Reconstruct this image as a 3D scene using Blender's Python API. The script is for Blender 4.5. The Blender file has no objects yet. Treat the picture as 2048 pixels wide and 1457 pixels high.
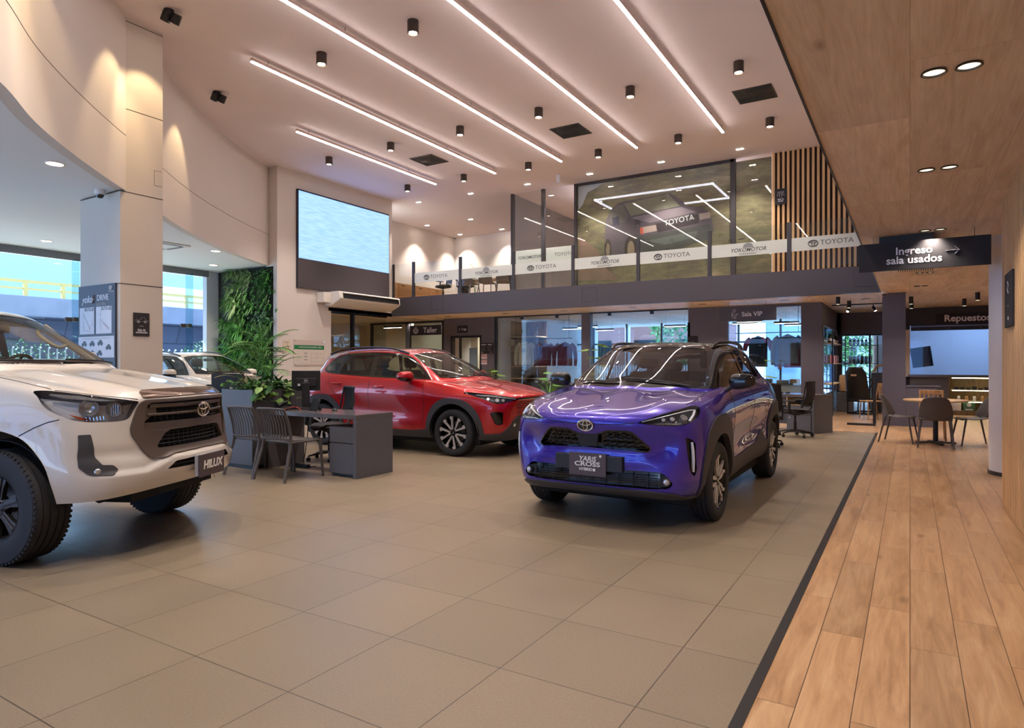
import bpy, bmesh, math, random
import numpy as np
from mathutils import Vector, Matrix, Euler
from mathutils.bvhtree import BVHTree

S = bpy.context.scene
COL = S.collection
R_ = math.radians
random.seed(7)

# ---------------------------------------------------------------- camera
cam_d = bpy.data.cameras.new('camera')
cam_d.sensor_width = 36.0
cam_d.lens = 1306.0 / 2048 * 36.0
cam_d.clip_start = 0.05; cam_d.clip_end = 400
cam = bpy.data.objects.new('camera', cam_d)
cam.location = (0, 0, 1.35)
cam.rotation_euler = (R_(90), 0, R_(31.36))
COL.objects.link(cam); S.camera = cam

# ---------------------------------------------------------------- exposure, world
S.view_settings.view_transform = 'Standard'
S.view_settings.look = 'None'
S.view_settings.exposure = 0.45
S.view_settings.gamma = 1.0
S.view_settings.use_curve_mapping = False
S.cycles.max_bounces = 8
S.cycles.diffuse_bounces = 5
S.cycles.glossy_bounces = 4
S.cycles.transparent_max_bounces = 24
S.cycles.transmission_bounces = 4
S.cycles.sample_clamp_indirect = 4.0
S.cycles.sample_clamp_direct = 0.0
S.cycles.caustics_reflective = False
S.cycles.caustics_refractive = False
S.cycles.use_denoising = True
S.cycles.use_adaptive_sampling = True
S.cycles.adaptive_threshold = 0.02

W = bpy.data.worlds.new('daylight'); S.world = W; W.use_nodes = True
wn = W.node_tree.nodes; wl = W.node_tree.links
wn.clear()
wo = wn.new('ShaderNodeOutputWorld'); wb = wn.new('ShaderNodeBackground')
wb.inputs[0].default_value = (0.42, 0.64, 1.0, 1); wb.inputs[1].default_value = 5.0
wl.new(wb.outputs[0], wo.inputs[0])

sun_d = bpy.data.lights.new('sun', 'SUN'); sun_d.energy = 24.0; sun_d.angle = R_(3); sun_d.color = (0.72, 0.86, 1.0)
sun = bpy.data.objects.new('sun', sun_d); COL.objects.link(sun); sun.rotation_euler = Vector((0.62, 0.10, -0.78)).to_track_quat('-Z', 'Y').to_euler()

# ---------------------------------------------------------------- materials
def lin(c):
    c = c / 255.0
    return c / 12.92 if c <= 0.04045 else ((c + 0.055) / 1.055) ** 2.4
def rgb(r, g, b): return (lin(r), lin(g), lin(b), 1)
MATS = {}
def mat(name, col=(128, 128, 128), rough=0.5, metal=0.0, spec=0.5, coat=0.0, emit=None, es=0.0, alpha=1.0):
    if name in MATS: return MATS[name]
    m = bpy.data.materials.new(name); m.use_nodes = True
    b = m.node_tree.nodes['Principled BSDF']
    b.inputs['Base Color'].default_value = rgb(*col)
    b.inputs['Roughness'].default_value = rough
    b.inputs['Metallic'].default_value = metal
    b.inputs['Specular IOR Level'].default_value = spec
    b.inputs['Coat Weight'].default_value = coat
    b.inputs['Coat Roughness'].default_value = 0.02
    b.inputs['Alpha'].default_value = alpha
    if emit:
        b.inputs['Emission Color'].default_value = rgb(*emit)
        b.inputs['Emission Strength'].default_value = es
    MATS[name] = m
    return m
def nt(m): return m.node_tree.nodes, m.node_tree.links, m.node_tree.nodes['Principled BSDF']
def N(m, typ, **kw):
    n = m.node_tree.nodes.new('ShaderNode' + typ)
    for k, v in kw.items():
        if k.startswith('i_'): n.inputs[int(k[2:])].default_value = v
        else: setattr(n, k, v)
    return n
def noisy(m, scale=8.0, amt=0.06, bump=0.0, detail=6.0, stretch=(1, 1, 1), coord='Object'):
    """colour variation + optional bump on a plain material"""
    ns, ls, b = nt(m)
    base = tuple(b.inputs['Base Color'].default_value)
    tc = N(m, 'TexCoord'); mp = N(m, 'Mapping'); mp.inputs['Scale'].default_value = stretch
    ls.new(tc.outputs[coord], mp.inputs[0])
    no = N(m, 'TexNoise'); no.inputs['Scale'].default_value = scale; no.inputs['Detail'].default_value = detail
    ls.new(mp.outputs[0], no.inputs[0])
    mx = N(m, 'MixRGB'); mx.blend_type = 'MIX'
    mx.inputs[1].default_value = tuple(max(0, c * (1 - amt)) for c in base[:3]) + (1,)
    mx.inputs[2].default_value = tuple(min(1, c * (1 + amt)) for c in base[:3]) + (1,)
    ls.new(no.outputs[0], mx.inputs[0]); ls.new(mx.outputs[0], b.inputs['Base Color'])
    if bump:
        bp = N(m, 'Bump'); bp.inputs['Strength'].default_value = bump; bp.inputs['Distance'].default_value = 0.01
        ls.new(no.outputs[0], bp.inputs['Height']); ls.new(bp.outputs[0], b.inputs['Normal'])
    return m
def glass(name, tint=(1, 1, 1), refl=1.0, ior=1.45, rough=0.0):
    """thin architectural / car glass: tinted transparency with Fresnel reflection"""
    if name in MATS: return MATS[name]
    m = bpy.data.materials.new(name); m.use_nodes = True
    ns = m.node_tree.nodes; ls = m.node_tree.links; ns.clear()
    out = ns.new('ShaderNodeOutputMaterial'); mx = ns.new('ShaderNodeMixShader')
    tr = ns.new('ShaderNodeBsdfTransparent'); gl = ns.new('ShaderNodeBsdfGlossy'); fr = ns.new('ShaderNodeFresnel')
    mu = ns.new('ShaderNodeMath'); mu.operation = 'MULTIPLY'; mu.use_clamp = True; mu.inputs[1].default_value = refl
    geo = ns.new('ShaderNodeNewGeometry'); im = ns.new('ShaderNodeMix')
    im.data_type = 'FLOAT'; im.inputs[2].default_value = ior; im.inputs[3].default_value = 1.0 / ior
    ls.new(geo.outputs['Backfacing'], im.inputs[0]); ls.new(im.outputs[0], fr.inputs[0])
    tr.inputs[0].default_value = tuple(tint) + (1,); gl.inputs['Roughness'].default_value = rough
    ls.new(fr.outputs[0], mu.inputs[0]); ls.new(mu.outputs[0], mx.inputs[0])
    ls.new(tr.outputs[0], mx.inputs[1]); ls.new(gl.outputs[0], mx.inputs[2]); ls.new(mx.outputs[0], out.inputs[0])
    MATS[name] = m
    return m

def wood_planks(name, c1, c2, c3, length, width, along='Y', gap=0.0015, grain=1.0, rough=0.35, gapcol=(60, 42, 30), z=False):
    """planks of random tone with grain and knots; world metres; along = plank direction"""
    m = mat(name, c1, rough)
    ns, ls, b = nt(m)
    tc = N(m, 'TexCoord'); sx = N(m, 'SeparateXYZ'); ls.new(tc.outputs['Object'], sx.inputs[0])
    cx = N(m, 'CombineXYZ')
    a, c = (1, 0) if along == 'Y' else (0, 1)
    if along == 'Z': a, c = 2, (1 if z else 0)
    ls.new(sx.outputs[a], cx.inputs[0]); ls.new(sx.outputs[c], cx.inputs[1])
    br = N(m, 'TexBrick'); br.offset = 0.37; br.offset_frequency = 2
    br.inputs['Scale'].default_value = 1.0; br.inputs['Mortar Size'].default_value = gap
    br.inputs['Mortar Smooth'].default_value = 0.0
    br.inputs['Brick Width'].default_value = length; br.inputs['Row Height'].default_value = width
    br.inputs['Color1'].default_value = (0, 0, 0, 1); br.inputs['Color2'].default_value = (1, 1, 1, 1)
    br.inputs['Mortar'].default_value = (0.5, 0.5, 0.5, 1); br.inputs['Bias'].default_value = 0
    ls.new(cx.outputs[0], br.inputs[0])
    # per plank random shift of the grain
    ad = N(m, 'VectorMath'); ad.operation = 'MULTIPLY_ADD'
    ad.inputs[1].default_value = (7.3, 11.1, 5.7)
    ls.new(br.outputs['Color'], ad.inputs[0]); ls.new(cx.outputs[0], ad.inputs[2])
    mp = N(m, 'Mapping'); mp.inputs['Scale'].default_value = (1.1 * grain, 9 * grain, 1)
    ls.new(ad.outputs[0], mp.inputs[0])
    n1 = N(m, 'TexNoise'); n1.inputs['Scale'].default_value = 1.3; n1.inputs['Detail'].default_value = 8
    n1.inputs['Roughness'].default_value = 0.62; n1.inputs['Distortion'].default_value = 0.9
    ls.new(mp.outputs[0], n1.inputs[0])
    mp2 = N(m, 'Mapping'); mp2.inputs['Scale'].default_value = (3.0 * grain, 55 * grain, 1)
    ls.new(ad.outputs[0], mp2.inputs[0])
    n2 = N(m, 'TexNoise'); n2.inputs['Scale'].default_value = 1.5; n2.inputs['Detail'].default_value = 4
    ls.new(mp2.outputs[0], n2.inputs[0])
    r1 = N(m, 'ValToRGB'); e = r1.color_ramp.elements
    e[0].position = 0.30; e[0].color = rgb(*c2); e[1].position = 0.52; e[1].color = rgb(*c1)
    k = e.new(0.72); k.color = rgb(*c3)
    ls.new(n1.outputs[0], r1.inputs[0])
    # plank tone
    hv = N(m, 'HueSaturation'); mr = N(m, 'MapRange'); mr.inputs[3].default_value = 0.86; mr.inputs[4].default_value = 1.12
    ls.new(br.outputs['Color'], mr.inputs[0]); ls.new(mr.outputs[0], hv.inputs['Value']); ls.new(r1.outputs[0], hv.inputs['Color'])
    # fine grain
    mr2 = N(m, 'MapRange'); mr2.inputs[1].default_value = 0.3; mr2.inputs[2].default_value = 0.7
    mr2.inputs[3].default_value = 0.90; mr2.inputs[4].default_value = 1.06
    ls.new(n2.outputs[0], mr2.inputs[0])
    h2 = N(m, 'HueSaturation'); ls.new(mr2.outputs[0], h2.inputs['Value']); ls.new(hv.outputs[0], h2.inputs['Color'])
    # knots
    vo = N(m, 'TexVoronoi'); vo.feature = 'F1'; mp3 = N(m, 'Mapping'); mp3.inputs['Scale'].default_value = (1.3, 3.4, 1)
    ls.new(ad.outputs[0], mp3.inputs[0]); ls.new(mp3.outputs[0], vo.inputs[0]); vo.inputs['Scale'].default_value = 1.0
    kr = N(m, 'ValToRGB'); ke = kr.color_ramp.elements
    ke[0].position = 0.015; ke[0].color = (0.35, 0.28, 0.22, 1); ke[1].position = 0.12; ke[1].color = (1, 1, 1, 1)
    ls.new(vo.outputs['Distance'], kr.inputs[0])
    mk = N(m, 'MixRGB'); mk.blend_type = 'MULTIPLY'; mk.inputs[0].default_value = 0.75
    ls.new(h2.outputs[0], mk.inputs[1]); ls.new(kr.outputs[0], mk.inputs[2])
    mg = N(m, 'MixRGB'); mg.inputs[2].default_value = rgb(*gapcol)
    ls.new(br.outputs['Fac'], mg.inputs[0]); ls.new(mk.outputs[0], mg.inputs[1])
    ls.new(mg.outputs[0], b.inputs['Base Color'])
    rr = N(m, 'MapRange'); rr.inputs[3].default_value = rough - 0.06; rr.inputs[4].default_value = rough + 0.12
    ls.new(n1.outputs[0], rr.inputs[0]); ls.new(rr.outputs[0], b.inputs['Roughness'])
    bp = N(m, 'Bump'); bp.inputs['Strength'].default_value = 0.15; bp.inputs['Distance'].default_value = 0.004; bp.invert = True
    ls.new(br.outputs['Fac'], bp.inputs['Height']); ls.new(bp.outputs[0], b.inputs['Normal'])
    return m

def tile_mat(name, col, size, ox, oy):
    m = mat(name, col, 0.33, spec=0.45)
    ns, ls, b = nt(m)
    tc = N(m, 'TexCoord'); mp = N(m, 'Mapping'); mp.inputs['Location'].default_value = (-ox, -oy, 0)
    ls.new(tc.outputs['Object'], mp.inputs[0])
    br = N(m, 'TexBrick'); br.offset = 0.0; br.squash = 1.0
    br.inputs['Scale'].default_value = 1.0; br.inputs['Mortar Size'].default_value = 0.0026; br.inputs['Mortar Smooth'].default_value = 0.0
    br.inputs['Brick Width'].default_value = size; br.inputs['Row Height'].default_value = size
    br.inputs['Color1'].default_value = (0.93, 0.93, 0.93, 1); br.inputs['Color2'].default_value = (1.06, 1.05, 1.03, 1)
    br.inputs['Mortar'].default_value = (0.28, 0.25, 0.24, 1)
    ls.new(mp.outputs[0], br.inputs[0])
    n1 = N(m, 'TexNoise'); n1.inputs['Scale'].default_value = 2.2; n1.inputs['Detail'].default_value = 8; n1.inputs['Roughness'].default_value = 0.6
    ls.new(tc.outputs['Object'], n1.inputs[0])
    n2 = N(m, 'TexNoise'); n2.inputs['Scale'].default_value = 90; n2.inputs['Detail'].default_value = 3
    ls.new(tc.outputs['Object'], n2.inputs[0])
    c = rgb(*col)
    mx = N(m, 'MixRGB'); mx.inputs[1].default_value = tuple(v * .86 for v in c[:3]) + (1,); mx.inputs[2].default_value = tuple(v * 1.14 for v in c[:3]) + (1,)
    ls.new(n1.outputs[0], mx.inputs[0])
    m2 = N(m, 'MixRGB'); m2.blend_type = 'OVERLAY'; m2.inputs[0].default_value = 0.22
    ls.new(mx.outputs[0], m2.inputs[1]); ls.new(n2.outputs[0], m2.inputs[2])
    m3 = N(m, 'MixRGB'); m3.blend_type = 'MULTIPLY'; m3.inputs[0].default_value = 1
    ls.new(m2.outputs[0], m3.inputs[1]); ls.new(br.outputs['Color'], m3.inputs[2]); ls.new(m3.outputs[0], b.inputs['Base Color'])
    rr = N(m, 'MapRange'); rr.inputs[3].default_value = 0.26; rr.inputs[4].default_value = 0.46
    ls.new(n1.outputs[0], rr.inputs[0]); ls.new(rr.outputs[0], b.inputs['Roughness'])
    bp = N(m, 'Bump'); bp.inputs['Strength'].default_value = 0.12; bp.inputs['Distance'].default_value = 0.003
    ls.new(n2.outputs[0], bp.inputs['Height']); ls.new(bp.outputs[0], b.inputs['Normal'])
    return m
# ---------------------------------------------------------------- mesh helpers
class MB:
    """collects simple shapes into one mesh"""
    def __init__(s): s.v = []; s.f = []; s.mi = []; s.k = 0
    def add(s, vs, fs):
        o = len(s.v); s.v += [tuple(p) for p in vs]
        s.f += [tuple(i + o for i in f) for f in fs]; s.mi += [s.k] * len(fs); return s
    def box(s, x0, x1, y0, y1, z0, z1, M=None):
        vs = [(x, y, z) for z in (z0, z1) for y in (y0, y1) for x in (x0, x1)]
        if M is not None: vs = [M @ Vector(p) for p in vs]
        return s.add(vs, [(0, 2, 3, 1), (4, 5, 7, 6), (0, 1, 5, 4), (2, 6, 7, 3), (0, 4, 6, 2), (1, 3, 7, 5)])
    def cbox(s, c, d, M=None):
        return s.box(c[0]-d[0]/2, c[0]+d[0]/2, c[1]-d[1]/2, c[1]+d[1]/2, c[2]-d[2]/2, c[2]+d[2]/2, M)
    def cyl(s, p0, p1, r0, r1=None, n=20, caps=True):
        r1 = r0 if r1 is None else r1
        p0 = Vector(p0); p1 = Vector(p1); d = (p1 - p0).normalized()
        a = d.orthogonal().normalized(); b = d.cross(a)
        vs = []
        for p, r in ((p0, r0), (p1, r1)):
            vs += [p + r * (math.cos(2*math.pi*i/n) * a + math.sin(2*math.pi*i/n) * b) for i in range(n)]
        fs = [(i, (i+1) % n, n + (i+1) % n, n + i) for i in range(n)]
        if caps: fs += [tuple(range(n))[::-1], tuple(range(n, 2*n))]
        return s.add(vs, fs)
    def tube(s, pts, r, n=8, closed=False, caps=True):
        """r: radius, list of radii, or (rx, ry) flat section"""
        pts = [Vector(p) for p in pts]; m = len(pts)
        rs = r if isinstance(r, list) else [r] * m
        vs = []; up = None
        for i, p in enumerate(pts):
            if closed: t = (pts[(i+1) % m] - pts[i-1])
            else: t = pts[min(i+1, m-1)] - pts[max(i-1, 0)]
            t = t.normalized() if t.length > 1e-9 else Vector((0, 0, 1))
            if up is None:
                up = Vector((0, 0, 1)) if abs(t.z) < 0.9 else Vector((0, 1, 0))
            a = (up - t * up.dot(t))
            a = a.normalized() if a.length > 1e-6 else t.orthogonal().normalized()
            up = a; b = t.cross(a)
            rx, ry = rs[i] if isinstance(rs[i], tuple) else (rs[i], rs[i])
            vs += [p + math.cos(2*math.pi*j/n) * rx * a + math.sin(2*math.pi*j/n) * ry * b for j in range(n)]
        fs = []
        for i in range(m if closed else m - 1):
            i2 = (i + 1) % m
            fs += [(i*n+j, i*n+(j+1) % n, i2*n+(j+1) % n, i2*n+j) for j in range(n)]
        if caps and not closed: fs += [tuple(range(n))[::-1], tuple(range((m-1)*n, m*n))]
        return s.add(vs, fs)
    def lathe(s, prof, M=None, n=32, a0=0, a1=2*math.pi, close=True):
        """prof: (r, z) pairs about local z"""
        vs = []
        k = n if close else n + 1
        for i in range(k):
            a = a0 + (a1 - a0) * i / n
            for r, z in prof:
                p = Vector((r * math.cos(a), r * math.sin(a), z)); vs.append(M @ p if M is not None else p)
        m = len(prof); fs = []
        for i in range(n):
            i2 = (i + 1) % k
            for j in range(m - 1): fs.append((i*m+j, i2*m+j, i2*m+j+1, i*m+j+1))
        return s.add(vs, fs)
    def prism(s, poly, d0, d1, fn):
        """poly: 2d points, fn(u,v,d)->3d"""
        n = len(poly); vs = [fn(u, v, d0) for u, v in poly] + [fn(u, v, d1) for u, v in poly]
        fs = [(i, (i+1) % n, n + (i+1) % n, n + i) for i in range(n)] + [tuple(range(n))[::-1], tuple(range(n, 2*n))]
        return s.add(vs, fs)
    def grid(s, fn, nu, nv):
        vs = [fn(i / nu, j / nv) for i in range(nu + 1) for j in range(nv + 1)]
        w = nv + 1
        return s.add(vs, [(i*w+j, (i+1)*w+j, (i+1)*w+j+1, i*w+j+1) for i in range(nu) for j in range(nv)])
    def sphere(s, c, r, n=16, m=10, sc=(1, 1, 1)):
        c = Vector(c)
        def fn(u, v):
            a = 2*math.pi*u; b = math.pi*(v - .5)
            return (c.x + r*sc[0]*math.cos(b)*math.cos(a), c.y + r*sc[1]*math.cos(b)*math.sin(a), c.z + r*sc[2]*math.sin(b))
        return s.grid(fn, n, m)
    def obj(s, name, mats, parent=None, bevel=0.0, smooth=True, loc=None, seg=2):
        me = bpy.data.meshes.new(name); me.from_pydata(s.v, [], s.f)
        for m in (mats if isinstance(mats, (list, tuple)) else [mats]): me.materials.append(m)
        if any(s.mi): me.polygons.foreach_set('material_index', s.mi)
        bm = bmesh.new(); bm.from_mesh(me)
        bmesh.ops.remove_doubles(bm, verts=bm.verts, dist=1e-6)
        bmesh.ops.recalc_face_normals(bm, faces=bm.faces)
        bm.to_mesh(me); bm.free()
        o = bpy.data.objects.new(name, me); COL.objects.link(o)
        if smooth:
            me.shade_smooth(); 
            try: me.set_sharp_from_angle(angle=R_(35))
            except Exception: pass
        if parent is not None: o.parent = parent
        if loc is not None: o.location = loc
        if bevel:
            bv = o.modifiers.new('bevel', 'BEVEL'); bv.width = bevel; bv.segments = seg; bv.limit_method = 'ANGLE'; bv.angle_limit = R_(40)
            bv.harden_normals = True
        return o

def tag(o, label=None, cat=None, group=None, kind=None):
    if label: o['label'] = label
    if cat: o['category'] = cat
    if group: o['group'] = group
    if kind: o['kind'] = kind
    return o
def thing(name, label, cat, loc=(0, 0, 0), rz=0.0, group=None, kind=None):
    o = bpy.data.objects.new(name, None); COL.objects.link(o)
    o.location = loc; o.rotation_euler = (0, 0, rz); o.empty_display_size = 0.1
    return tag(o, label, cat, group, kind)
def struct(name, mb, m, label=None, parent=None, bevel=0, smooth=False):
    o = mb.obj(name, m, parent, bevel, smooth)
    if parent is None: tag(o, label or name.replace('_', ' '), name.split('_')[0], kind='structure')
    return o
def dup(root, loc=None, rz=None, label=None, group=None, parent=None, rot=None):
    r = root.copy(); COL.objects.link(r)
    if parent is not None: r.parent = parent
    if loc is not None: r.location = loc
    if rz is not None: r.rotation_euler = (0, 0, rz)
    if rot is not None: r.rotation_euler = rot
    if label: r['label'] = label
    if group: r['group'] = group
    for ch in list(root.children):
        dup(ch, parent=r)
    return r
def fonts(text, size, m, name='lettering', parent=None, loc=(0, 0, 0), rot=(R_(90), 0, 0), depth=0.002, bold=0.0, align='CENTER', sx=1.0, shear=0.0, space=1.0):
    cu = bpy.data.curves.new(name, 'FONT'); cu.body = text; cu.size = size; cu.extrude = depth; cu.offset = bold
    cu.align_x = align; cu.align_y = 'CENTER'; cu.shear = shear; cu.space_character = space; cu.resolution_u = 3
    cu.space_line = 0.85
    t = bpy.data.objects.new('tmp', cu); COL.objects.link(t)
    bpy.context.view_layer.update()
    me = bpy.data.meshes.new_from_object(t); bpy.data.objects.remove(t); bpy.data.curves.remove(cu)
    me.materials.clear(); me.materials.append(m)
    o = bpy.data.objects.new(name, me); COL.objects.link(o)
    if parent is not None: o.parent = parent
    o.location = loc; o.rotation_euler = rot; o.scale = (sx, 1, 1)
    return o
def join(objs, name, parent=None):
    """merge several meshes (same parent space) into the first"""
    me0 = MB(); mats = []
    for o in objs:
        M = Matrix.LocRotScale(o.location, o.rotation_euler, o.scale)
        ml = []
        for m in o.data.materials:
            if m not in mats: mats.append(m)
            ml.append(mats.index(m))
        off = len(me0.v)
        me0.v += [tuple(M @ v.co) for v in o.data.vertices]
        for p in o.data.polygons:
            me0.f.append(tuple(i + off for i in p.vertices)); me0.mi.append(ml[p.material_index] if ml else 0)
    for o in objs: bpy.data.objects.remove(o)
    return me0.obj(name, mats, parent, smooth=False)
def arc(cx, cy, r, a0, a1, n): return [(cx + r*math.cos(R_(a0 + (a1-a0)*i/n)), cy + r*math.sin(R_(a0 + (a1-a0)*i/n))) for i in range(n+1)]
def spot(name, loc, target, power, angle=70, blend=0.6, col=(255, 240, 226), size=0.04, parent=None):
    l = bpy.data.lights.new(name, 'SPOT'); l.energy = power; l.spot_size = R_(angle); l.spot_blend = blend
    l.color = rgb(*col)[:3]; l.shadow_soft_size = size
    o = bpy.data.objects.new(name, l); COL.objects.link(o); o.location = loc
    d = Vector(target) - Vector(loc); o.rotation_euler = d.to_track_quat('-Z', 'Y').to_euler()
    if parent is not None:
        o.parent = parent; o.matrix_parent_inverse = Matrix.Identity(4)
        o.location = Vector(loc) - parent.location
    return o
# ---------------------------------------------------------------- room shell
CEIL = 6.64; SOF = 2.90; MEZ = 3.49; LOW = 4.0
XS = -0.53          # seam between tiles and wooden zone
YF = 16.1           # mezzanine fascia
XL = -14.4          # screen wall
M_ceil = noisy(mat('white_ceiling_paint', (236, 226, 226), 0.85), 1.2, 0.03)
M_wall = noisy(mat('warm_white_wall_paint', (214, 206, 200), 0.8), 1.5, 0.03)
M_panel = noisy(mat('grey_beige_cladding', (198, 188, 178), 0.6), 2.0, 0.03)
M_dark = noisy(mat('dark_grey_wall_paint', (92, 88, 98), 0.6), 2.0, 0.06)
M_fascia = noisy(mat('charcoal_fascia', (68, 63, 68), 0.45), 1.0, 0.05)
M_black = mat('black_metal', (22, 21, 24), 0.45)
M_frame = mat('anthracite_frame', (52, 50, 54), 0.4)
M_tile = tile_mat('beige_floor_tile', (130, 116, 98), 0.632, -2.186 + 0.632 * 40, 1.815)
M_wfloor = wood_planks('oak_floor', (176, 139, 103), (148, 112, 79), (190, 157, 121), 1.38, 0.192, 'Y', 0.0016, 1.0, 0.30)
M_wsoff = wood_planks('oak_soffit', (226, 207, 186), (208, 186, 162), (236, 220, 202), 2.4, 0.60, 'Y', 0.0008, 0.8, 0.55, gapcol=(120, 90, 62))
M_seam = mat('seam_line', (58, 46, 36), 0.8)

MB_ = MB
b = MB().box(-22, XS, -9, 14.6, -0.2, 0); struct('floor_tiles', b, M_tile, 'large matt beige floor tiles of the showroom')
b = MB().box(XS, 7, -9, 26, -0.2, 0.004).box(-22, XS, 14.6, 26, -0.2, 0.004); struct('floor_wood', b, M_wfloor, 'pale oak plank floor beside and behind the tiles')
b = MB().box(XS - 0.045, XS, -9, 14.6, -0.01, 0.008); struct('trim_1', b, M_black, 'black strip where the tiles meet the oak floor')
b = MB().box(-17.5, XS, -9, 22.4, CEIL, CEIL + 0.3); struct('ceiling_main', b, M_ceil, 'high plain white ceiling over the showroom')
b = MB().box(XS, 7, -9, 26, SOF, SOF + 0.3).box(-14.4, XS, YF + 0.155, 26, SOF, SOF + 0.3).box(-16.4, -14.4, 20.0, 26, SOF, SOF+.3); struct('ceiling_wood', b, M_wsoff, 'low oak panelled ceiling over the entrance strip and under the mezzanine')
b = MB().box(XS - 0.012, XS + 0.0, -9, YF, SOF - 0.012, MEZ + 0.1); struct('trim_2', b, M_black, 'black edge of the low oak ceiling')
b = MB().box(XS + 0.02, XS + 0.3, -9, 22.4, SOF + 0.3, CEIL); struct('wall_upper_right', b, M_wall, 'white wall above the low oak ceiling')
# mezzanine
b = MB().box(-14.4, XS - 0.012, YF, YF + 0.15, SOF, MEZ); fas = struct('mezzanine_fascia', b, M_fascia)
tag(fas, 'charcoal fascia band along the mezzanine edge', 'fascia', kind='structure')
for hx in (-12.75, -7.6, -1.05):   # access hatches on the fascia
    hb = MB(); w = 0.45 if hx < -2 else 0.6
    for (x0, x1, z0, z1) in ((hx, hx + w, 3.03, 3.036), (hx, hx + w, 3.40, 3.406), (hx, hx + .006, 3.03, 3.406), (hx + w - .006, hx + w, 3.03, 3.406)):
        hb.box(x0, x1, YF - 0.003, YF, z0, z1)
    hb.obj('access_hatch', M_black, fas, smooth=False)
b = MB().box(-16.3, XS, YF + 0.15, 22.2, MEZ - 0.1, MEZ); struct('floor_mezzanine', b, M_wfloor, 'oak floor of the mezzanine')
b = MB().box(-16.45, -16.3, 16.5, 22.3, SOF, CEIL); struct('wall_mezzanine_left', b, M_wall, 'white side wall of the mezzanine office')
b = MB().box(-16.45, XS, 22.15, 22.3, MEZ - .1, CEIL); struct('wall_mezzanine_back', b, M_wall, 'white back wall of the mezzanine')
M_gwall = mat('mezzanine_grey_wall', (116, 112, 112), 0.6)
b = MB().box(-10.62, -10.52, 17.45, 22.15, MEZ, CEIL); struct('wall_mezzanine_meeting_room', b, M_gwall, 'grey side wall inside the glazed meeting room')
# screen wall: full height up to 13.45, then only above 2.9
b = MB().box(XL - 0.45, XL, 11.6, 13.5, 0, CEIL).box(XL - 0.45, XL, 13.5, 16.12, SOF, CEIL)
struct('wall_left', b, M_wall, 'white wall that carries the large screen')
b = MB().box(XL - 0.003, XL + 0.006, 13.5, 16.1, SOF - 0.02, SOF); struct('trim_3', b, M_black, 'black line under the screen wall')
# curved bulkhead
arcpts = [(-6.3, 1.2), (-6.75, 2.05), (-7.244, 2.714), (-8.07, 3.295), (-8.772, 3.92), (-9.431, 4.58), (-9.96, 5.15), (-10.65, 5.93), (-11.409, 6.74), (-12.08, 7.50), (-12.7, 8.27), (-13.3, 9.12), (-13.86, 9.98), (-14.35, 10.85), (-14.75, 11.6)]
pre = [(-5.2, -9), (-5.25, -4), (-5.5, -1.5), (-5.85, 0.1)]
def smooth_path(p, k=4, it=2):
    p = np.array([tuple(q) for q in p], float); out = []
    for i in range(len(p) - 1):
        p0 = p[max(i-1, 0)]; p1 = p[i]; p2 = p[i+1]; p3 = p[min(i+2, len(p)-1)]
        for j in range(k):
            t = j / k
            out.append(0.5*((2*p1) + (-p0+p2)*t + (2*p0-5*p1+4*p2-p3)*t*t + (-p0+3*p1-3*p2+p3)*t**3))
    out.append(p[-1])
    return np.array(out)
ap = smooth_path(pre + arcpts, 6)
for _ in range(6): ap[1:-1] = (ap[:-2] + 2*ap[1:-1] + ap[2:]) / 4
tn = np.gradient(ap, axis=0); tn /= np.linalg.norm(tn, axis=1)[:, None]; nrm = np.stack([-tn[:, 1], tn[:, 0]], 1)
def arc_wall(z0, z1, off=0.0, th=0.15):
    b = MB(); n = len(ap)
    A = ap - nrm * off * -1; Bp = ap + nrm * th
    vs = [(p[0], p[1], z) for z in (z0, z1) for p in A] + [(p[0], p[1], z) for z in (z0, z1) for p in Bp]
    fs = []
    for i in range(n - 1):
        fs += [(i, i+1, n+i+1, n+i), (2*n+i, 3*n+i, 3*n+i+1, 2*n+i+1), (i, 2*n+i, 2*n+i+1, i+1), (n+i, n+i+1, 3*n+i+1, 3*n+i)]
    fs += [(0, n, 3*n, 2*n), (n-1, 3*n-1, 4*n-1, 2*n-1)]
    return b.add(vs, fs)
aw = struct('wall_bulkhead', arc_wall(LOW, CEIL), M_wall, 'curved cream bulkhead wall on the left', smooth=True)
arc_wall(4.835, 4.843, -0.002, 0.001).obj('joint', M_seam, aw, smooth=False)
# low ceiling outside the arc
b = MB(); n = len(ap); outer = [(-17.25, -9.0)] + [(-17.25, 11.75)]
poly = [tuple(p) for p in (ap + nrm*.149)] + [(-14.75, 11.75), (-17.25, 11.75), (-17.25, -9)]
b.prism(poly, LOW, LOW + 0.2, lambda u, v, d: (u, v, d))
struct('ceiling_low', b, mat('low_ceiling_paint', (232, 234, 240), 0.8), 'low white ceiling outside the curved bulkhead')
# column
CX0, CX1, CY0, CY1 = -11.40, -10.22, 5.36, 6.02
b = MB().box(CX0, CX1, CY0, CY1, 0, 3.975).box(CX0, CX1 + .0, CY0 + .05, CY1, 3.985, CEIL)
colm = struct('column_square', b, M_panel); tag(colm, 'broad square cream column beside the white pickup', 'column', kind='structure')
j = MB()
for z in (2.575, 3.98): j.box(CX0 - .001, CX1 + .002, CY0 - .002, CY1 + .001, z - .006, z + .006)
for z in (5.25,): j.box(CX1, CX1 + .002, CY0 + .06, CY1 + .001, z - .005, z + .005)
j.box(CX1, CX1 + .002, CY0 + .06, CY1 + .001, CEIL - .05, CEIL - .04)
for (y0, y1, z0, z1) in ((5.88, 6.0, 4.18, 4.184), (5.88, 5.884, 4.18, 4.42), (5.88, 6.0, 4.416, 4.42)): j.box(CX1, CX1 + .002, y0, y1, z0, z1)
j.obj('joint', M_seam, colm, smooth=False)
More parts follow.
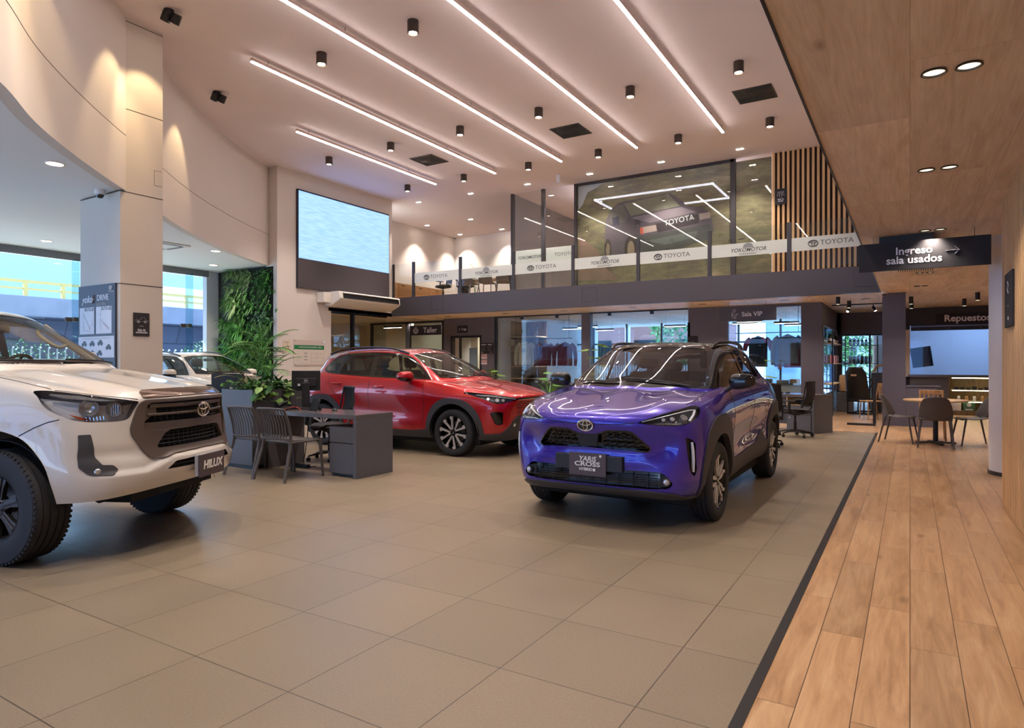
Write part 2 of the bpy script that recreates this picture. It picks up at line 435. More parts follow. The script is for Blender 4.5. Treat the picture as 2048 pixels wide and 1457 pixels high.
# green wall niche
M_side = mat('pale_side_wall', (214, 214, 220), 0.7)
b = MB().box(-17.25, XL - .45, 11.75, 11.95, 0, LOW + .2); struct('wall_niche_back', b, M_black, 'black backing panel behind the living wall')
b = MB().box(-17.32, -17.14, 11.38, 11.75, 0, LOW); struct('wall_niche_side', b, M_side, 'pale wall end beside the living wall')
# facade X=-17.1
FX = -17.12
fr = MB().box(FX - .05, FX + .05, -9, 11.4, LOW - .17, LOW).box(FX - .05, FX + .05, -9, 11.4, 0, .06)
struct('window_1', fr, mat('facade_header', (120, 122, 126), .5), 'aluminium header and sill of the left glass facade')
gl_fac = glass('facade_glass', (0.93, 0.97, 0.97), 0.8)
b = MB()
ys = [-8.9, -6.6, -4.3, -2.0, 0.4, 2.8, 5.2, 7.86, 10.73, 11.38]
for y0, y1 in zip(ys, ys[1:]): b.box(FX - .006, FX + .006, y0 + .006, y1 - .006, .06, LOW - .17)
struct('window_2', b, gl_fac, 'frameless glass panes of the left facade')
for y in ys[1:-1]:      # glass fins with patch fittings
    t = MB().box(FX + .01, FX + .34, y - .008, y + .008, .06, LOW - .17)
    fin = t.obj('glass_fin', glass('fin_glass', (0.72, 0.86, 0.9), 1.0), smooth=False)
    tag(fin, 'vertical glass fin of the left facade, %s counting from the living wall' % ['eighth', 'seventh', 'sixth', 'fifth', 'fourth', 'third', 'second', 'first'][ys.index(y) - 1], 'glass fin', 'glass fins of the left facade')
    MB().box(FX + .02, FX + .2, y - .05, y + .05, 2.36, 2.46).box(FX + .02, FX + .05, y - .16, y + .16, 2.36, 2.46).obj('patch_fitting', mat('steel_fitting', (110, 100, 92), .35, .8), fin, smooth=False)
# glazed rear facade behind the camera
fr = MB()
for x in (-17, -14, -11, -8, -5, -2, 1): fr.box(x - .04, x + .04, -9.05, -8.95, 0, CEIL if x > -5.5 else LOW)
fr.box(-17, 1, -9.05, -8.95, 3.0, 3.08).box(-17, 1, -9.05, -8.95, 3.9, CEIL)
struct('window_3', fr, M_frame, 'frames of the glazed front behind the camera')
# slat wall on the right
M_slat = noisy(mat('pine_slat', (214, 172, 120), 0.5), 5.0, 0.4, 0, 8, (3, 3, 0.25))
M_slatb = mat('dark_slat_backing', (58, 40, 30), 0.8)
def slats_wall(name, label, n, fn_box, backing):
    root = struct(name, backing, M_slatb, label)
    g = MB()
    for i in range(n): fn_box(g, i)
    pass
    s = g.obj('slats', M_slat, root, smooth=False); s['kind'] = 'stuff'
    return root
bk = MB().box(0.788, 0.86, -9, 7.75, 0, SOF)
def sb(g, i):
    y = 7.75 - i * 0.105
    g.box(0.75, 0.79, y - 0.055, y, 0.02, SOF)
slats_wall('wall_right', 'wall of narrow vertical pine slats on the right', 158, sb, bk)
bk = MB().box(-2.93, XS + .02, 17.42, 17.5, MEZ, CEIL)
def sb2(g, i):
    x = -2.94 + i * 0.113
    g.box(x, x + 0.055, 17.35, 17.42, MEZ, CEIL)
slats_wall('wall_mezzanine_slats', 'wall of vertical pine slats at the right end of the mezzanine', 22, sb2, bk)
# ground-floor walls behind
b = MB()
YB = 18.0
b.box(-13.72, -13.42, YB, YB + .15, 0, SOF).box(-12.16, -11.62, YB, YB + .15, 0, SOF).box(-13.42, -12.16, YB, YB + .15, 2.30, SOF)
struct('wall_cashier', b, M_dark, 'dark grey wall with the cashier doorway')
b = MB().box(-8.50, -8.22, YB - .02, YB + .2, 0, SOF); struct('column_shop', b, M_dark, 'dark post between the shop windows')
b = MB().box(-5.25, -4.18, YB, YB + .15, 0, SOF); struct('wall_lounge', b, M_dark, 'dark grey wall left of the lounge window')
b = MB().box(-4.18, -2.34, YB, YB + .15, 2.83, SOF).box(-4.18, -2.34, YB, YB + .3, 0, .10); struct('trim_4', b, M_dark, 'dark head and sill of the lounge window')
b = MB().box(-2.36, -1.88, YB - .05, YB + .4, 0, SOF); struct('column_lounge', b, M_dark, 'dark grey pier right of the lounge window')
b = MB().box(-1.96, -1.88, YB + .4, 22.3, 2.35, SOF).box(-1.96, -1.88, YB + .4, 22.3, 0, .55).box(-1.96, -1.88, 21.9, 22.3, 0, SOF); struct('wall_parts_shop_side', b, M_dark, 'dark side wall of the accessories shop with a long window')
b = MB().box(-1.88, -0.2, 22.2, 22.35, 2.25, SOF).box(-1.88, -1.8, 22.2, 22.35, 0, SOF); struct('wall_parts_shop_back', b, M_dark, 'dark header wall over the accessories shop glass')
b = MB().box(-0.52, -0.08, 16.45, 16.95, 0, SOF); struct('column_dark', b, mat('slate_column', (84, 82, 96), .55), 'slate grey column at the end of the tiles')
# parts counter room
b = MB().box(-0.25, 0.0, 21.3, 21.5, 0, SOF).box(0.0, 7, 21.25, 21.5, 2.42, SOF)
struct('wall_counter', b, mat('near_black_wall', (48, 44, 48), .6), 'dark wall framing the parts counter opening')
M_blue = mat('cool_white_wall', (190, 198, 212), .7)
b = MB().box(-0.2, 7, 25.0, 25.15, 0, SOF).box(-0.3, -0.2, 21.5, 25.0, 0, SOF); struct('wall_counter_back', b, M_blue, 'pale wall behind the parts counter')
b = MB().box(6.9, 7.0, 7.75, 25, 0, SOF).box(0.8, 7, 7.6, 7.75, 0, SOF); struct('wall_far_right', b, M_wall, 'white wall beyond the round column')
# white round column
b = MB().cyl((1.17, 9.95, 0), (1.17, 9.95, SOF), .34, n=64); o = struct('column_round', b, mat('white_column', (222, 220, 222), .45), 'white round column at the end of the slat wall', smooth=True)
b = MB().cyl((1.17, 9.95, 0.004), (1.17, 9.95, .05), .352, n=64); b.obj('base_ring', M_frame, o)
# far rooms
b = MB().box(-19, -14.85, 13.3, 13.4, 0, SOF).box(-19.1, -19, 13.3, 20, 0, SOF).box(-19, -13.4, 19.6, 19.75, 0, SOF)
struct('wall_corridor', b, mat('cream_wall', (226, 212, 186), .7), 'cream walls of the corridor under the mezzanine')
b = MB().box(-20, -14.4, 13.4, 20, SOF, SOF + .1); struct('ceiling_corridor', b, mat('corridor_ceiling', (196, 180, 156), .8), 'ceiling of the corridor behind the screen wall')
b = MB().box(-13.8, -13.7, YB + .15, 26, 0, SOF).box(-11.62, -11.5, YB + .15, 26, 0, SOF); struct('wall_shop_sides', b, M_wall, 'side walls of the cashier room')
M_chrome = mat('chrome', (220, 216, 214), 0.08, 1.0)
M_gloss = mat('gloss_black', (12, 12, 14), 0.12, coat=0.6)
M_trim = noisy(mat('grey_black_cladding', (58, 57, 60), 0.55), 60, 0.05, 0.15)
def emblem(parent, c, n, w, name='emblem', m=None, up=Vector((0, 0, 1))):
    """three-ellipse badge centred at c facing n"""
    n = Vector(n).normalized(); x = up.cross(n).normalized(); y = n.cross(x)
    c = Vector(c); mb = MB(); h = w * .68
    def ell(cx, cy, a, b, r, pn=36):
        pts = [c + x*(cx + a*math.cos(2*math.pi*i/pn)) + y*(cy + b*math.sin(2*math.pi*i/pn)) + n*.004 for i in range(pn)]
        mb.tube(pts, r, 6, closed=True)
    ell(0, 0, w/2, h/2, w*.045); ell(0, h*.20, w*.36, h*.20, w*.032); ell(0, -h*.02, w*.15, h*.44, w*.032)
    o = mb.obj(name, m or M_chrome, parent)
    bp = MB(); bp.prism([(w*.47*math.cos(2*math.pi*i/32), h*.47*math.sin(2*math.pi*i/32)) for i in range(32)], -.004, .002, lambda u, v, d: c + x*u + y*v + n*d)
    bp.obj('emblem_backing', M_gloss, o, smooth=False)
    return o
# ---------------------------------------------------------------- lamps of the high ceiling
M_led = mat('led_diffuser', (255, 255, 255), .5, emit=(252, 238, 232), es=14.5)
M_profile = mat('pinkish_aluminium_profile', (214, 190, 180), .45)
M_lens = mat('lamp_lens', (255, 255, 255), .3, emit=(255, 238, 220), es=30.0)
M_bronze = mat('dark_bronze_lamp', (74, 64, 60), .35, .6)
M_wire = mat('suspension_wire', (60, 58, 58), .5)
ORD = ['leftmost', 'second from the left', 'third from the left', 'fourth from the left', 'fifth from the left', 'rightmost']
for i, (x, y0) in enumerate(((-11.6, 9.86), (-9.57, 7.17), (-7.57, 3.6), (-5.56, 1.5), (-3.55, 1.5))):
    y1 = 14.85; z = CEIL - 0.152
    r = thing('led_strip_light', ['short %s suspended LED strip under the high ceiling', '%s suspended LED strip, its near end visible',  '%s suspended LED strip, running out of the top of the frame', '%s suspended LED strip, running out of the top of the frame', '%s suspended LED strip, nearest the low oak ceiling'][i] % ORD[i], 'ceiling light', (x, (y0 + y1) / 2, z), 0, 'parallel LED strips')
    h = (y1 - y0) / 2
    MB().box(-.028, .028, -h, h, 0.022, .075).obj('profile', M_profile, r, smooth=False)
    MB().box(-.023, .023, -h + .01, h - .01, 0.0, .022).obj('diffuser', M_led, r, smooth=False)
    k = -h + .35
    while k < h - .2: MB().cyl((0, k, .07), (0, k, .15), .004, n=6).obj('suspension', M_wire, r); k += 1.72
    MB().cyl((0, h - .12, .07), (0, h - .12, .15), .004, n=6).obj('suspension', M_wire, r)
def cyl_lamp():
    r = thing('cylinder_lamp', 'x', 'ceiling lamp')
    MB().lathe([(0, 0), (.088, 0), (.088, -.19), (.078, -.195), (.074, -.17), (.0, -.17)], n=28).obj('housing', M_bronze, r)
    MB().lathe([(0, -.176), (.06, -.176), (.06, -.171), (0, -.171)], n=20).obj('lens', M_lens, r)
    return r
proto = None
rows = [(7.8, [-8.55, -6.54, -4.55, -2.55], 'the row nearest the camera'), (11.82, [-12.68, -10.6, -8.56, -6.56, -4.56, -2.56], 'the middle row'), (14.87, [-12.68, -10.64, -8.56, -6.57, -4.57, -2.57], 'the row nearest the mezzanine')]
for y, xs, rn in rows:
    for k, x in enumerate(xs):
        o = cyl_lamp() if proto is None else dup(proto)
        if proto is None: proto = o
        o.location = (x, y, CEIL)
        o['label'] = 'small dark cylinder ceiling lamp, %s in %s' % ((ORD[k] if k < len(xs) - 1 else 'rightmost'), rn)
        o['group'] = 'cylinder lamps on the high ceiling'
        spot('cylinder_lamp_light', (x, y, CEIL - .2), (x, y, 0), 150, 95, .8, size=.05, parent=o)
for y in (3.8, 0.0):
    for x in (-2.55, -4.55, -6.54) if y else (-2.55, -4.6):   # rows above and behind the camera
        o = dup(proto); o.location = (x, y, CEIL); o['label'] = 'dark cylinder ceiling lamp above the frame, %s of the %s row' % ({-2.55: 'rightmost', -4.55: 'middle one', -4.6: 'left one', -6.54: 'leftmost'}[x], 'second' if y else 'overhead'); o['group'] = 'cylinder lamps above the frame'
        spot('cylinder_lamp_light', (x, y, CEIL - .2), (x, y, 0), 150, 95, .8, size=.05, parent=o)
def rec_lamp():
    r = thing('recessed_spot', 'x', 'ceiling lamp')
    MB().box(-.10, .10, -.05, .05, -.006, .0).obj('trim', mat('white_trim', (235, 225, 215), .5), r, smooth=False)
    MB().lathe([(0, -.012), (.035, -.012), (.04, -.006)], Matrix.Translation((-.045, 0, 0)), 14).lathe([(0, -.012), (.035, -.012), (.04, -.006)], Matrix.Translation((.045, 0, 0)), 14).obj('lens', mat('bright_lens', (255, 255, 255), .3, emit=(255, 240, 225), es=90.0), r)
    return r
proto2 = None
rp = [(x, 16.62, 'above the mezzanine railing') for x in (-13.7, -11.63, -9.6, -7.6, -5.56, -3.57)] + [(-15.72, 19.58, 'over the open office, nearer'), (-13.7, 19.58, 'over the open office, nearer'), (-15.68, 21.65, 'over the open office, by the back wall'), (-13.66, 21.65, 'over the open office, by the back wall'),
      (-8.6, 19.6, 'inside the glazed meeting room'), (-6.0, 19.6, 'inside the glazed meeting room'), (-3.8, 19.6, 'inside the glazed meeting room')]
cnt = {}
for x, y, w in rp:
    k = cnt.get(w, 0); cnt[w] = k + 1
    tot = sum(1 for q in rp if q[2] == w)
    o = rec_lamp() if proto2 is None else dup(proto2)
    if proto2 is None: proto2 = o
    o.location = (x, y, CEIL)
    nm = (['left', 'right'][k] if tot == 2 else (ORD[k] if k < tot - 1 else 'rightmost'))
    o['label'] = 'double recessed ceiling spot %s, %s of its row' % (w, nm); o['group'] = 'recessed spots of the mezzanine ceiling'
    spot('recessed_light', (x, y, CEIL - .03), (x, y, 0), 170, 90, .7, size=.04, parent=o)
    if 'meeting' in w:
        spot('added_wall_fill', (x, y, CEIL - .03), (x - .3, 22.1, 4.9), 120, 100, .8, size=.04, parent=o)  # extra fill spot, added to brighten the dark meeting room
# adjustable double spots aimed at the bulkhead
def dspot():
    r = thing('adjustable_spot', 'x', 'ceiling spotlight')
    MB().lathe([(0, 0), (.07, 0), (.07, -.09), (.0, -.09)], n=24).obj('mount', M_black, r)
    M = Matrix.Translation((-.03, -.02, -.10)) @ Matrix.Rotation(R_(35), 4, 'Y')
    h = MB().lathe([(0, .07), (.07, .07), (.07, -.07), (.058, -.07), (.055, -.05), (0, -.05)], M, 24).obj('head', M_black, r)
    MB().lathe([(0, -.052), (.03, -.052)], M, 16).obj('lens', M_lens, h)
    M = Matrix.Translation((.06, .07, -.12)) @ Matrix.Rotation(R_(35), 4, 'Y')
    h = MB().lathe([(0, .07), (.07, .07), (.07, -.07), (.058, -.07), (.055, -.05), (0, -.05)], M, 24).obj('head', M_black, r)
    MB().lathe([(0, -.052), (.03, -.052)], M, 16).obj('lens', M_lens, h)
    return r
d0 = dspot(); d0.location = (-9.45, 5.66, CEIL)
tag(d0, 'black double spotlight on the ceiling by the square column', None, 'adjustable spots')
d1 = dup(d0, (-11.5, 7.85, CEIL), None, 'black double spotlight on the ceiling farther along the curved wall')
d2 = dup(d0, (-6.9, 3.2, CEIL), None, 'black double spotlight above the frame at the curved wall')
for (sx, sy, tx, ty, tz, pw) in ((-9.5, 5.6, -10.22, 5.75, 4.9, 60), (-9.35, 5.7, -9.9, 5.0, 4.7, 60), (-11.45, 7.8, -11.8, 7.15, 4.6, 45), (-6.9, 3.2, -8.3, 3.5, 4.6, 90), (-6.9, 3.2, -7.5, 2.9, 4.6, 90)):
    spot('adjustable_spot_light', (sx, sy, CEIL - .2), (tx, ty, tz), pw * 1.6, 60, .5, col=(255, 222, 170), size=.03)
# ceiling grilles
def grille():
    r = thing('ceiling_grille', 'x', 'air grille')
    g = MB(); s = .36
    for a, b_, c, d in ((-s, s, -s, -s + .03), (-s, s, s - .03, s), (-s, -s + .03, -s, s), (s - .03, s, -s, s)): g.box(a, b_, c, d, -.015, 0)
    MB().box(-s, s, -s, s, -.004, 0).obj('backing', M_black, r, smooth=False)
    for (a, b_, c, d, ho) in ((-s, -.1, -s, -.02, 1), (-.1, s, -s, -.12, 0), (.12, s, -.12, s, 1), (-s, .12, .1, s, 0), (-.12, .12, -.12, .1, 1)):
        k = 0
        while True:
            if ho:
                p = a + .02 + k * .05
                if p > b_: break
                g.box(p, p + .012, c, d, -.012, -.003)
            else:
                p = c + .02 + k * .05
                if p > d: break
                g.box(a, b_, p, p + .012, -.012, -.003)
            k += 1
    g.obj('blades', mat('dark_blades', (58, 54, 52), .5), r, smooth=False)
    return r
g0 = grille(); g0.location = (-10.64, 13.33, CEIL); tag(g0, 'dark square air grille, leftmost of the three on the high ceiling', None, 'ceiling grilles')
dup(g0, (-6.57, 13.34, CEIL), None, 'dark square air grille between the long LED strips, middle of three')
dup(g0, (-2.59, 13.39, CEIL), None, 'dark square air grille nearest the low oak ceiling')
# alarm detector
o = MB().box(-.05, .05, -.03, .03, -.24, -.02).box(-.02, .02, -.02, .02, -.03, 0).obj('motion_sensor', mat('sensor_white', (225, 225, 235), .4), loc=(-8.36, 16.2, CEIL), bevel=.01)
tag(o, 'small white sensor hanging from the ceiling before the meeting room', 'sensor')
# recessed lamps in the low white ceiling
M_warm = mat('warm_lens', (255, 255, 255), .3, emit=(255, 220, 190), es=14.0)
def low_lamp(x, y, z, label, group):
    r = thing('round_downlight', label, 'ceiling lamp', (x, y, z), 0, group)
    MB().lathe([(.115, 0), (.12, -.008), (.10, -.012), (.095, -.004)], n=32).obj('rim', mat('white_trim', (235, 225, 215), .5), r)
    MB().lathe([(0, -.006), (.096, -.006)], n=32).obj('lens', M_warm, r)
    spot('downlight_light', (x, y, z - .03), (x, y, 0), 110, 110, .8, size=.06, parent=r)
    return r
low_lamp(-9.64, 4.22, LOW, 'round downlight in the low ceiling above the white pickup', 'downlights of the low ceiling')
low_lamp(-15.85, 6.78, LOW, 'round downlight in the low ceiling near the left facade', 'downlights of the low ceiling')
low_lamp(-13.87, 9.44, LOW, 'round downlight in the low ceiling right of the square column', 'downlights of the low ceiling')
low_lamp(-15.1, 8.45, LOW, 'round downlight beside the cassette unit, right of the square column', 'downlights of the low ceiling')
low_lamp(-15.9, 10.75, LOW, 'round downlight in the low ceiling right before the living wall', 'downlights of the low ceiling')
# recessed lamps in the oak ceiling: black rim, in pairs
M_soft = mat('soft_lens', (235, 225, 205), .3, emit=(255, 226, 190), es=1.6)
lp = None
pl = [(0.109, 4.12, 'left of the pair nearest the camera'), (0.262, 4.12, 'right of the pair nearest the camera'), (0.112, 6.16, 'left of the second pair from the camera'), (0.264, 6.16, 'right of the second pair from the camera'),
      (0.15, 8.95, 'left of the pair above the hanging sign'), (0.297, 8.95, 'right of the pair above the hanging sign'), (0.14, 13.05, 'left of the pair beyond the hanging sign'), (0.29, 13.05, 'right of the pair beyond the hanging sign'),
      (0.12, 15.25, 'left of the farthest pair'), (0.25, 15.25, 'right of the farthest pair')]
for x, y, w in pl:
    if lp is None:
        lp = thing('recessed_downlight', '', 'ceiling lamp')
        MB().lathe([(.058, 0), (.062, -.008), (.052, -.01), (.05, .0)], n=32).obj('rim', M_black, lp)
        MB().lathe([(0, .003), (.051, .003), (.051, .0), (0, -.001)], n=32).obj('lens', M_soft, lp)
        o = lp
    else: o = dup(lp)
    o.location = (x, y, SOF - .001)
    tag(o, 'black rimmed downlight in the low oak ceiling, ' + w, None, 'paired downlights of the oak ceiling')
    if 'left' in w: spot('downlight_light', (x + .07, y, SOF - .03), (x + .07, y, 0), 62, 120, .8, size=.06)
for x, y in ((0.2, 2.0), (0.2, 0.0), (0.2, -2), (3, 12), (3, 16), (1.0, 15), (-.9, 19.5), (1.5, 18)):
    spot('downlight_light', (x, y, SOF - .03), (x, y, 0), 60 if y < 5 else 100, 120, .8, size=.06)
# downlights under the mezzanine
us = None
for i, (x, y) in enumerate(((-12.8, 17.0), (-10.6, 17.0), (-8.6, 17.0), (-6.5, 17.0), (-4.6, 17.0), (-2.6, 17.0), (-0.9, 17.6))):
    if us is None:
        us = thing('slot_downlight', '', 'ceiling lamp')
        MB().box(-.10, .10, -.05, .05, -.006, 0).obj('trim', M_black, us, smooth=False)
        MB().box(-.07, .07, -.025, .025, -.008, -.006).obj('lens', M_gloss, us, smooth=False)
        o = us
    else: o = dup(us)
    o.location = (x, y, SOF)
    tag(o, 'small black slot lamp under the mezzanine, %s of seven' % ORD[i] if i < 5 else 'small black slot lamp in the oak ceiling under the mezzanine, %s' % ['second from the right', 'rightmost, by the slate column'][i - 5], None, 'slot lamps under the mezzanine')
    spot('slot_light', (x, y, SOF - .03), (x, y, 0), 70, 110, .8, size=.05)
# ---------------------------------------------------------------- furniture
M_desk = noisy(mat('graphite_laminate', (88, 87, 92), .42), 30, .04)
M_desktop = mat('graphite_top', (96, 90, 90), .16)
M_shell = mat('grey_brown_plastic', (82, 76, 76), .5)
M_mesh = mat('black_mesh_fabric', (40, 37, 40), .8)
M_blackp = mat('black_plastic', (30, 29, 31), .5)
M_screenoff = mat('dark_screen', (30, 32, 36), .12)
M_leafy = noisy(mat('leaf_green', (86, 142, 62), .45), 14, .35)
M_leafy2 = noisy(mat('leaf_light_green', (130, 168, 82), .45), 14, .3)
M_leafd = noisy(mat('leaf_dark_green', (58, 108, 58), .5), 14, .4)
M_stem = mat('stem_brown_green', (92, 88, 48), .7)
M_soil = noisy(mat('potting_soil', (52, 40, 30), .95), 40, .3, .5)
def T(x, y, z, rz=0): return Matrix.Translation((x, y, z)) @ Matrix.Rotation(rz, 4, 'Z')
# --- planter box
pb = thing('planter_box', 'tall graphite planter box full of mixed green plants behind the slatted chairs', 'planter', (-7.48, 5.80, 0))
b = MB(); hx, hy, hh = .315, .41, 1.018
for (x0, x1, y0, y1) in ((-hx, hx, -hy, -hy + .02), (-hx, hx, hy - .02, hy), (-hx, -hx + .02, -hy + .02, hy - .02), (hx - .02, hx, -hy + .02, hy - .02)): b.box(x0, x1, y0, y1, .05, hh)
b.obj('box', M_desk, pb, bevel=.003)
MB().box(-hx + .015, hx - .015, -hy + .015, hy - .015, 0, .05).obj('plinth', M_black, pb)
MB().box(-hx + .02, hx - .02, -hy + .02, hy - .02, .9, .96).obj('soil', M_soil, pb, smooth=False)
MB().box(hx - .001, hx + .001, -hy + .02, hy - .02, .335, .338).obj('joint', M_black, pb, smooth=False)
def leaf(mb, base, d, L, w, bend=.3, seg=4, roll=0.0):
    """pointed leaf blade"""
    d = Vector(d).normalized(); side = d.cross(Vector((0, 0, 1)))
    side = side.normalized() if side.length > .05 else Vector((1, 0, 0))
    if roll: side = Matrix.Rotation(roll, 3, d) @ side
    vs = []; p = Vector(base); dd = d.copy()
    for i in range(seg + 1):
        t = i / seg; ww = w * math.sin(math.pi * min(1, t*.85 + .12)) ** .8 * (1 - t**4)
        n = side.cross(dd).normalized()
        vs += [p + side*ww, p + n*(-ww*.25), p - side*ww]
        p = p + dd * (L/seg); dd = (dd + Vector((0, 0, -bend/seg))).normalized()
    fs = []
    for i in range(seg):
        a = i*3; fs += [(a, a+1, a+4, a+3), (a+1, a+2, a+5, a+4)]
    mb.add(vs, fs)
def heart(mb, c, d, s):
    d = Vector(d).normalized(); side = d.cross(Vector((0, 0, 1)))
    side = side.normalized() if side.length > .05 else Vector((1, 0, 0)); n = side.cross(d)
    pts = [(0, -.1), (.25, -.28), (.48, -.1), (.5, .2), (.3, .6), (0, 1), (-.3, .6), (-.5, .2), (-.48, -.1), (-.25, -.28)]
    c = Vector(c); o = [c + side*(u*s) + d*(v*s) - n*(abs(u)*.25*s) for u, v in pts]
    mb.add([c + d*s*.3] + o, [(0, i + 1, (i + 1) % 10 + 1) for i in range(10)])
rnd = random.Random(3)
# pothos mass with hanging vines
lm = MB()
for i in range(380):
    x = rnd.uniform(-.33, .36); y = rnd.uniform(-.42, .38); z = rnd.uniform(1.0, 1.14)
    a = rnd.uniform(0, 6.28); heart(lm, (x, y, z), (math.cos(a), math.sin(a), rnd.uniform(-.5, .7)), rnd.uniform(.03, .07))
o = lm.obj('pothos', M_leafy, pb, smooth=False); o['kind'] = 'stuff'; o['label'] = 'mass of small heart shaped leaves'
lm = MB()
for i in range(26):
    x = rnd.uniform(.05, .40); y = rnd.uniform(-.46, .3); z = rnd.uniform(.86, 1.12)
    a = rnd.uniform(-2, .6); heart(lm, (max(x, .33) if z < 1.0 else x, y, z), (math.cos(a), math.sin(a), rnd.uniform(-1.2, .2)), rnd.uniform(.06, .11))
lm.tube([(.28, -.3, 1.0), (.35, -.36, .98), (.36, -.4, .86)], .004, 5).tube([(.3, .1, 1.0), (.37, .12, .95), (.37, .1, .80)], .004, 5)
lm.obj('trailing_vine', M_leafy2, pb, smooth=False)
def fern(mb, base, h, nfr, spread, L, pin=16, w=.012, rd=rnd):
    base = Vector(base)
    for i in range(nfr):
        a = 2*math.pi*i/nfr + rd.uniform(-.3, .3); el = rd.uniform(.5, 1.2)
        d = Vector((math.cos(a)*math.cos(el), math.sin(a)*math.cos(el), math.sin(el))); p = base + Vector((0, 0, h)); pts = [p.copy()]
        ll = L*rd.uniform(.75, 1.1)
        for k in range(pin):
            p = p + d*(ll/pin); d = (d + Vector((0, 0, -spread/pin))).normalized(); pts.append(p.copy())
            if k > 2:
                s_ = d.cross(Vector((0, 0, 1))).normalized(); pl = ll*.26*math.sin(math.pi*(k+2)/(pin+3))
                for sg in (1, -1): leaf(mb, p, s_*sg + d*.6, pl, w, .5, 2)
        mb.tube(pts, .0035, 4)
# tall palm plant
pm = MB(); pm.tube([(.0, .05, .95), (.02, .02, 1.3), (.0, -.02, 1.55)], .012, 6).tube([(.1, -.05, .95), (.14, -.04, 1.2)], .01, 6)
fern(pm, (0, -.02, 1.5), 0, 11, 1.3, .62, 18, .013); fern(pm, (.14, -.04, 1.2), 0, 9, 1.2, .5, 14, .013); fern(pm, (-.2, .1, 1.3), 0, 9, 1.2, .5, 14, .013)
o = pm.obj('palm', M_leafy, pb, smooth=False); o['label'] = 'tall feathery palm'
pm = MB(); fern(pm, (-.15, -.1, 1.02), 0, 8, 1.6, .55, 14, .012)
pm.obj('fern', noisy(mat('leaf_bronze_green', (128, 124, 70), .5), 14, .3), pb, smooth=False)
pm = MB()
pm.tube([(.25, -.1, .95), (.28, -.08, 1.25), (.36, -.06, 1.42)], .006, 5); heart(pm, (.36, -.06, 1.42), (.8, .2, -.1), .16)
heart(pm, (.26, -.12, 1.16), (.6, -.6, .4), .12); heart(pm, (.05, -.15, 1.14), (-.5, -.6, .5), .12); heart(pm, (.33, -.2, 1.05), (.5, -.5, -.7), .14); heart(pm, (.33, -.38, 1.0), (.1, -.5, -.9), .16)
for i in range(14):
    a = rnd.uniform(0, 6.28); leaf(pm, (rnd.uniform(-.2, .25), rnd.uniform(-.3, .3), 1.0), (math.cos(a), math.sin(a), 1.4), rnd.uniform(.2, .36), .03, .6)
pm.obj('broad_leaf_plant', M_leafd, pb, smooth=False)
# --- desk
def desk(loc, rz, L, D, label, end='right'):
    t = thing('office_desk', label, 'desk', loc, rz)
    H = .75
    MB().box(-L/2, L/2, -D/2, D/2, H - .055, H).obj('desk_top', M_desktop, t, bevel=.003)
    MB().box(L/2 - .055, L/2, -D/2, D/2, 0, H - .055).obj('end_panel', M_desk, t, bevel=.003)
    MB().box(-L/2, -L/2 + .05, -D/2 + .02, D/2 - .02, 0, H - .055).obj('end_panel', M_desk, t, bevel=.003)
    return t
dk = desk((-6.34, 5.885, 0), 0, 1.63, .63, 'graphite desk with a closed end panel in front of the red SUV')
def pedestal(loc, rz, label):
    t = thing('pedestal_drawers', label, 'drawer unit', loc, rz)
    MB().box(-.195, .195, -.24, .24, .03, .60).obj('carcass', M_desk, t, bevel=.003)
    MB().box(-.19, .19, -.22, .22, 0, .03).obj('plinth', M_black, t)
    MB().box(-.197, .197, -.258, -.242, .41, .595).obj('drawer', M_desk, t, bevel=.003)
    MB().box(-.197, .197, -.258, -.242, .04, .395).obj('drawer', M_desk, t, bevel=.003)
    return t
pedestal((-5.805, 5.86, 0), 0, 'graphite drawer unit standing under the right end of the desk')
desk((-8.68, 6.05, 0), 0, 1.6, .63, 'graphite desk left of the planter, mostly hidden behind the pickup hood')
# --- slatted stacking chairs
def slat_chair(label, loc, rz, group):
    t = thing('slatted_chair', label, 'chair', loc, rz, group); w = .235
    MB().grid(lambda u, v: ((u - .5)*2*(w - .01*(1 - v)), -.20 + .42*v, .452 + .012*(2*u - 1)**2 - .008*math.sin(math.pi*v)), 10, 8).grid(lambda u, v: ((u - .5)*2*(w - .01*(1 - v)), -.20 + .42*v, .435 + .012*(2*u - 1)**2 - .008*math.sin(math.pi*v)), 10, 8).obj('seat', M_shell, t)
    MB().tube([(-w, -.2, .44), (-w, .22, .44), (w, .22, .44), (w, -.2, .44)], .012, 8, closed=True).obj('seat_frame', M_shell, t)
    for sg in (-1, 1):
        MB().tube([Vector(q) for q in smooth_path([(sg*(w + .035), -.335, 0), (sg*(w + .015), -.265, .25), (sg*w, -.215, .45), (sg*(w - .003), -.245, .66), (sg*(w - .012), -.31, .835)], 5)], [(.016, .020)]*21, 8).obj('back_leg', M_shell, t)
        MB().tube([(sg*(w + .02), .25, 0), (sg*w, .22, .44)], [(.014, .016), (.018, .022)], 8).obj('front_leg', M_shell, t)
    MB().tube([(-(w - .012), -.31, .83), (0, -.335, .838), (w - .012, -.31, .83)], (.014, .012), 8).obj('back_rail', M_shell, t)
    MB().tube([(-w, -.222, .48), (0, -.242, .478), (w, -.222, .48)], (.014, .012), 8).obj('back_rail', M_shell, t)
    for i in range(9):
        x = (i - 4)*.046; c = -.02*(1 - (x/w)**2)
        MB().tube([(x, -.225 + c, .48), (x, -.248 + c, .66), (x*.97, -.312 + c, .83)], (.004, .0135), 6).obj('back_slat', M_shell, t)
    return t
slat_chair('grey slatted plastic chair nearer the pickup, back to the camera', (-6.87, 5.30, 0), 0, 'slatted chairs at the desk')
slat_chair('grey slatted plastic chair in front of the graphite desk, right of its twin', (-6.30, 5.29, 0), 0, 'slatted chairs at the desk')
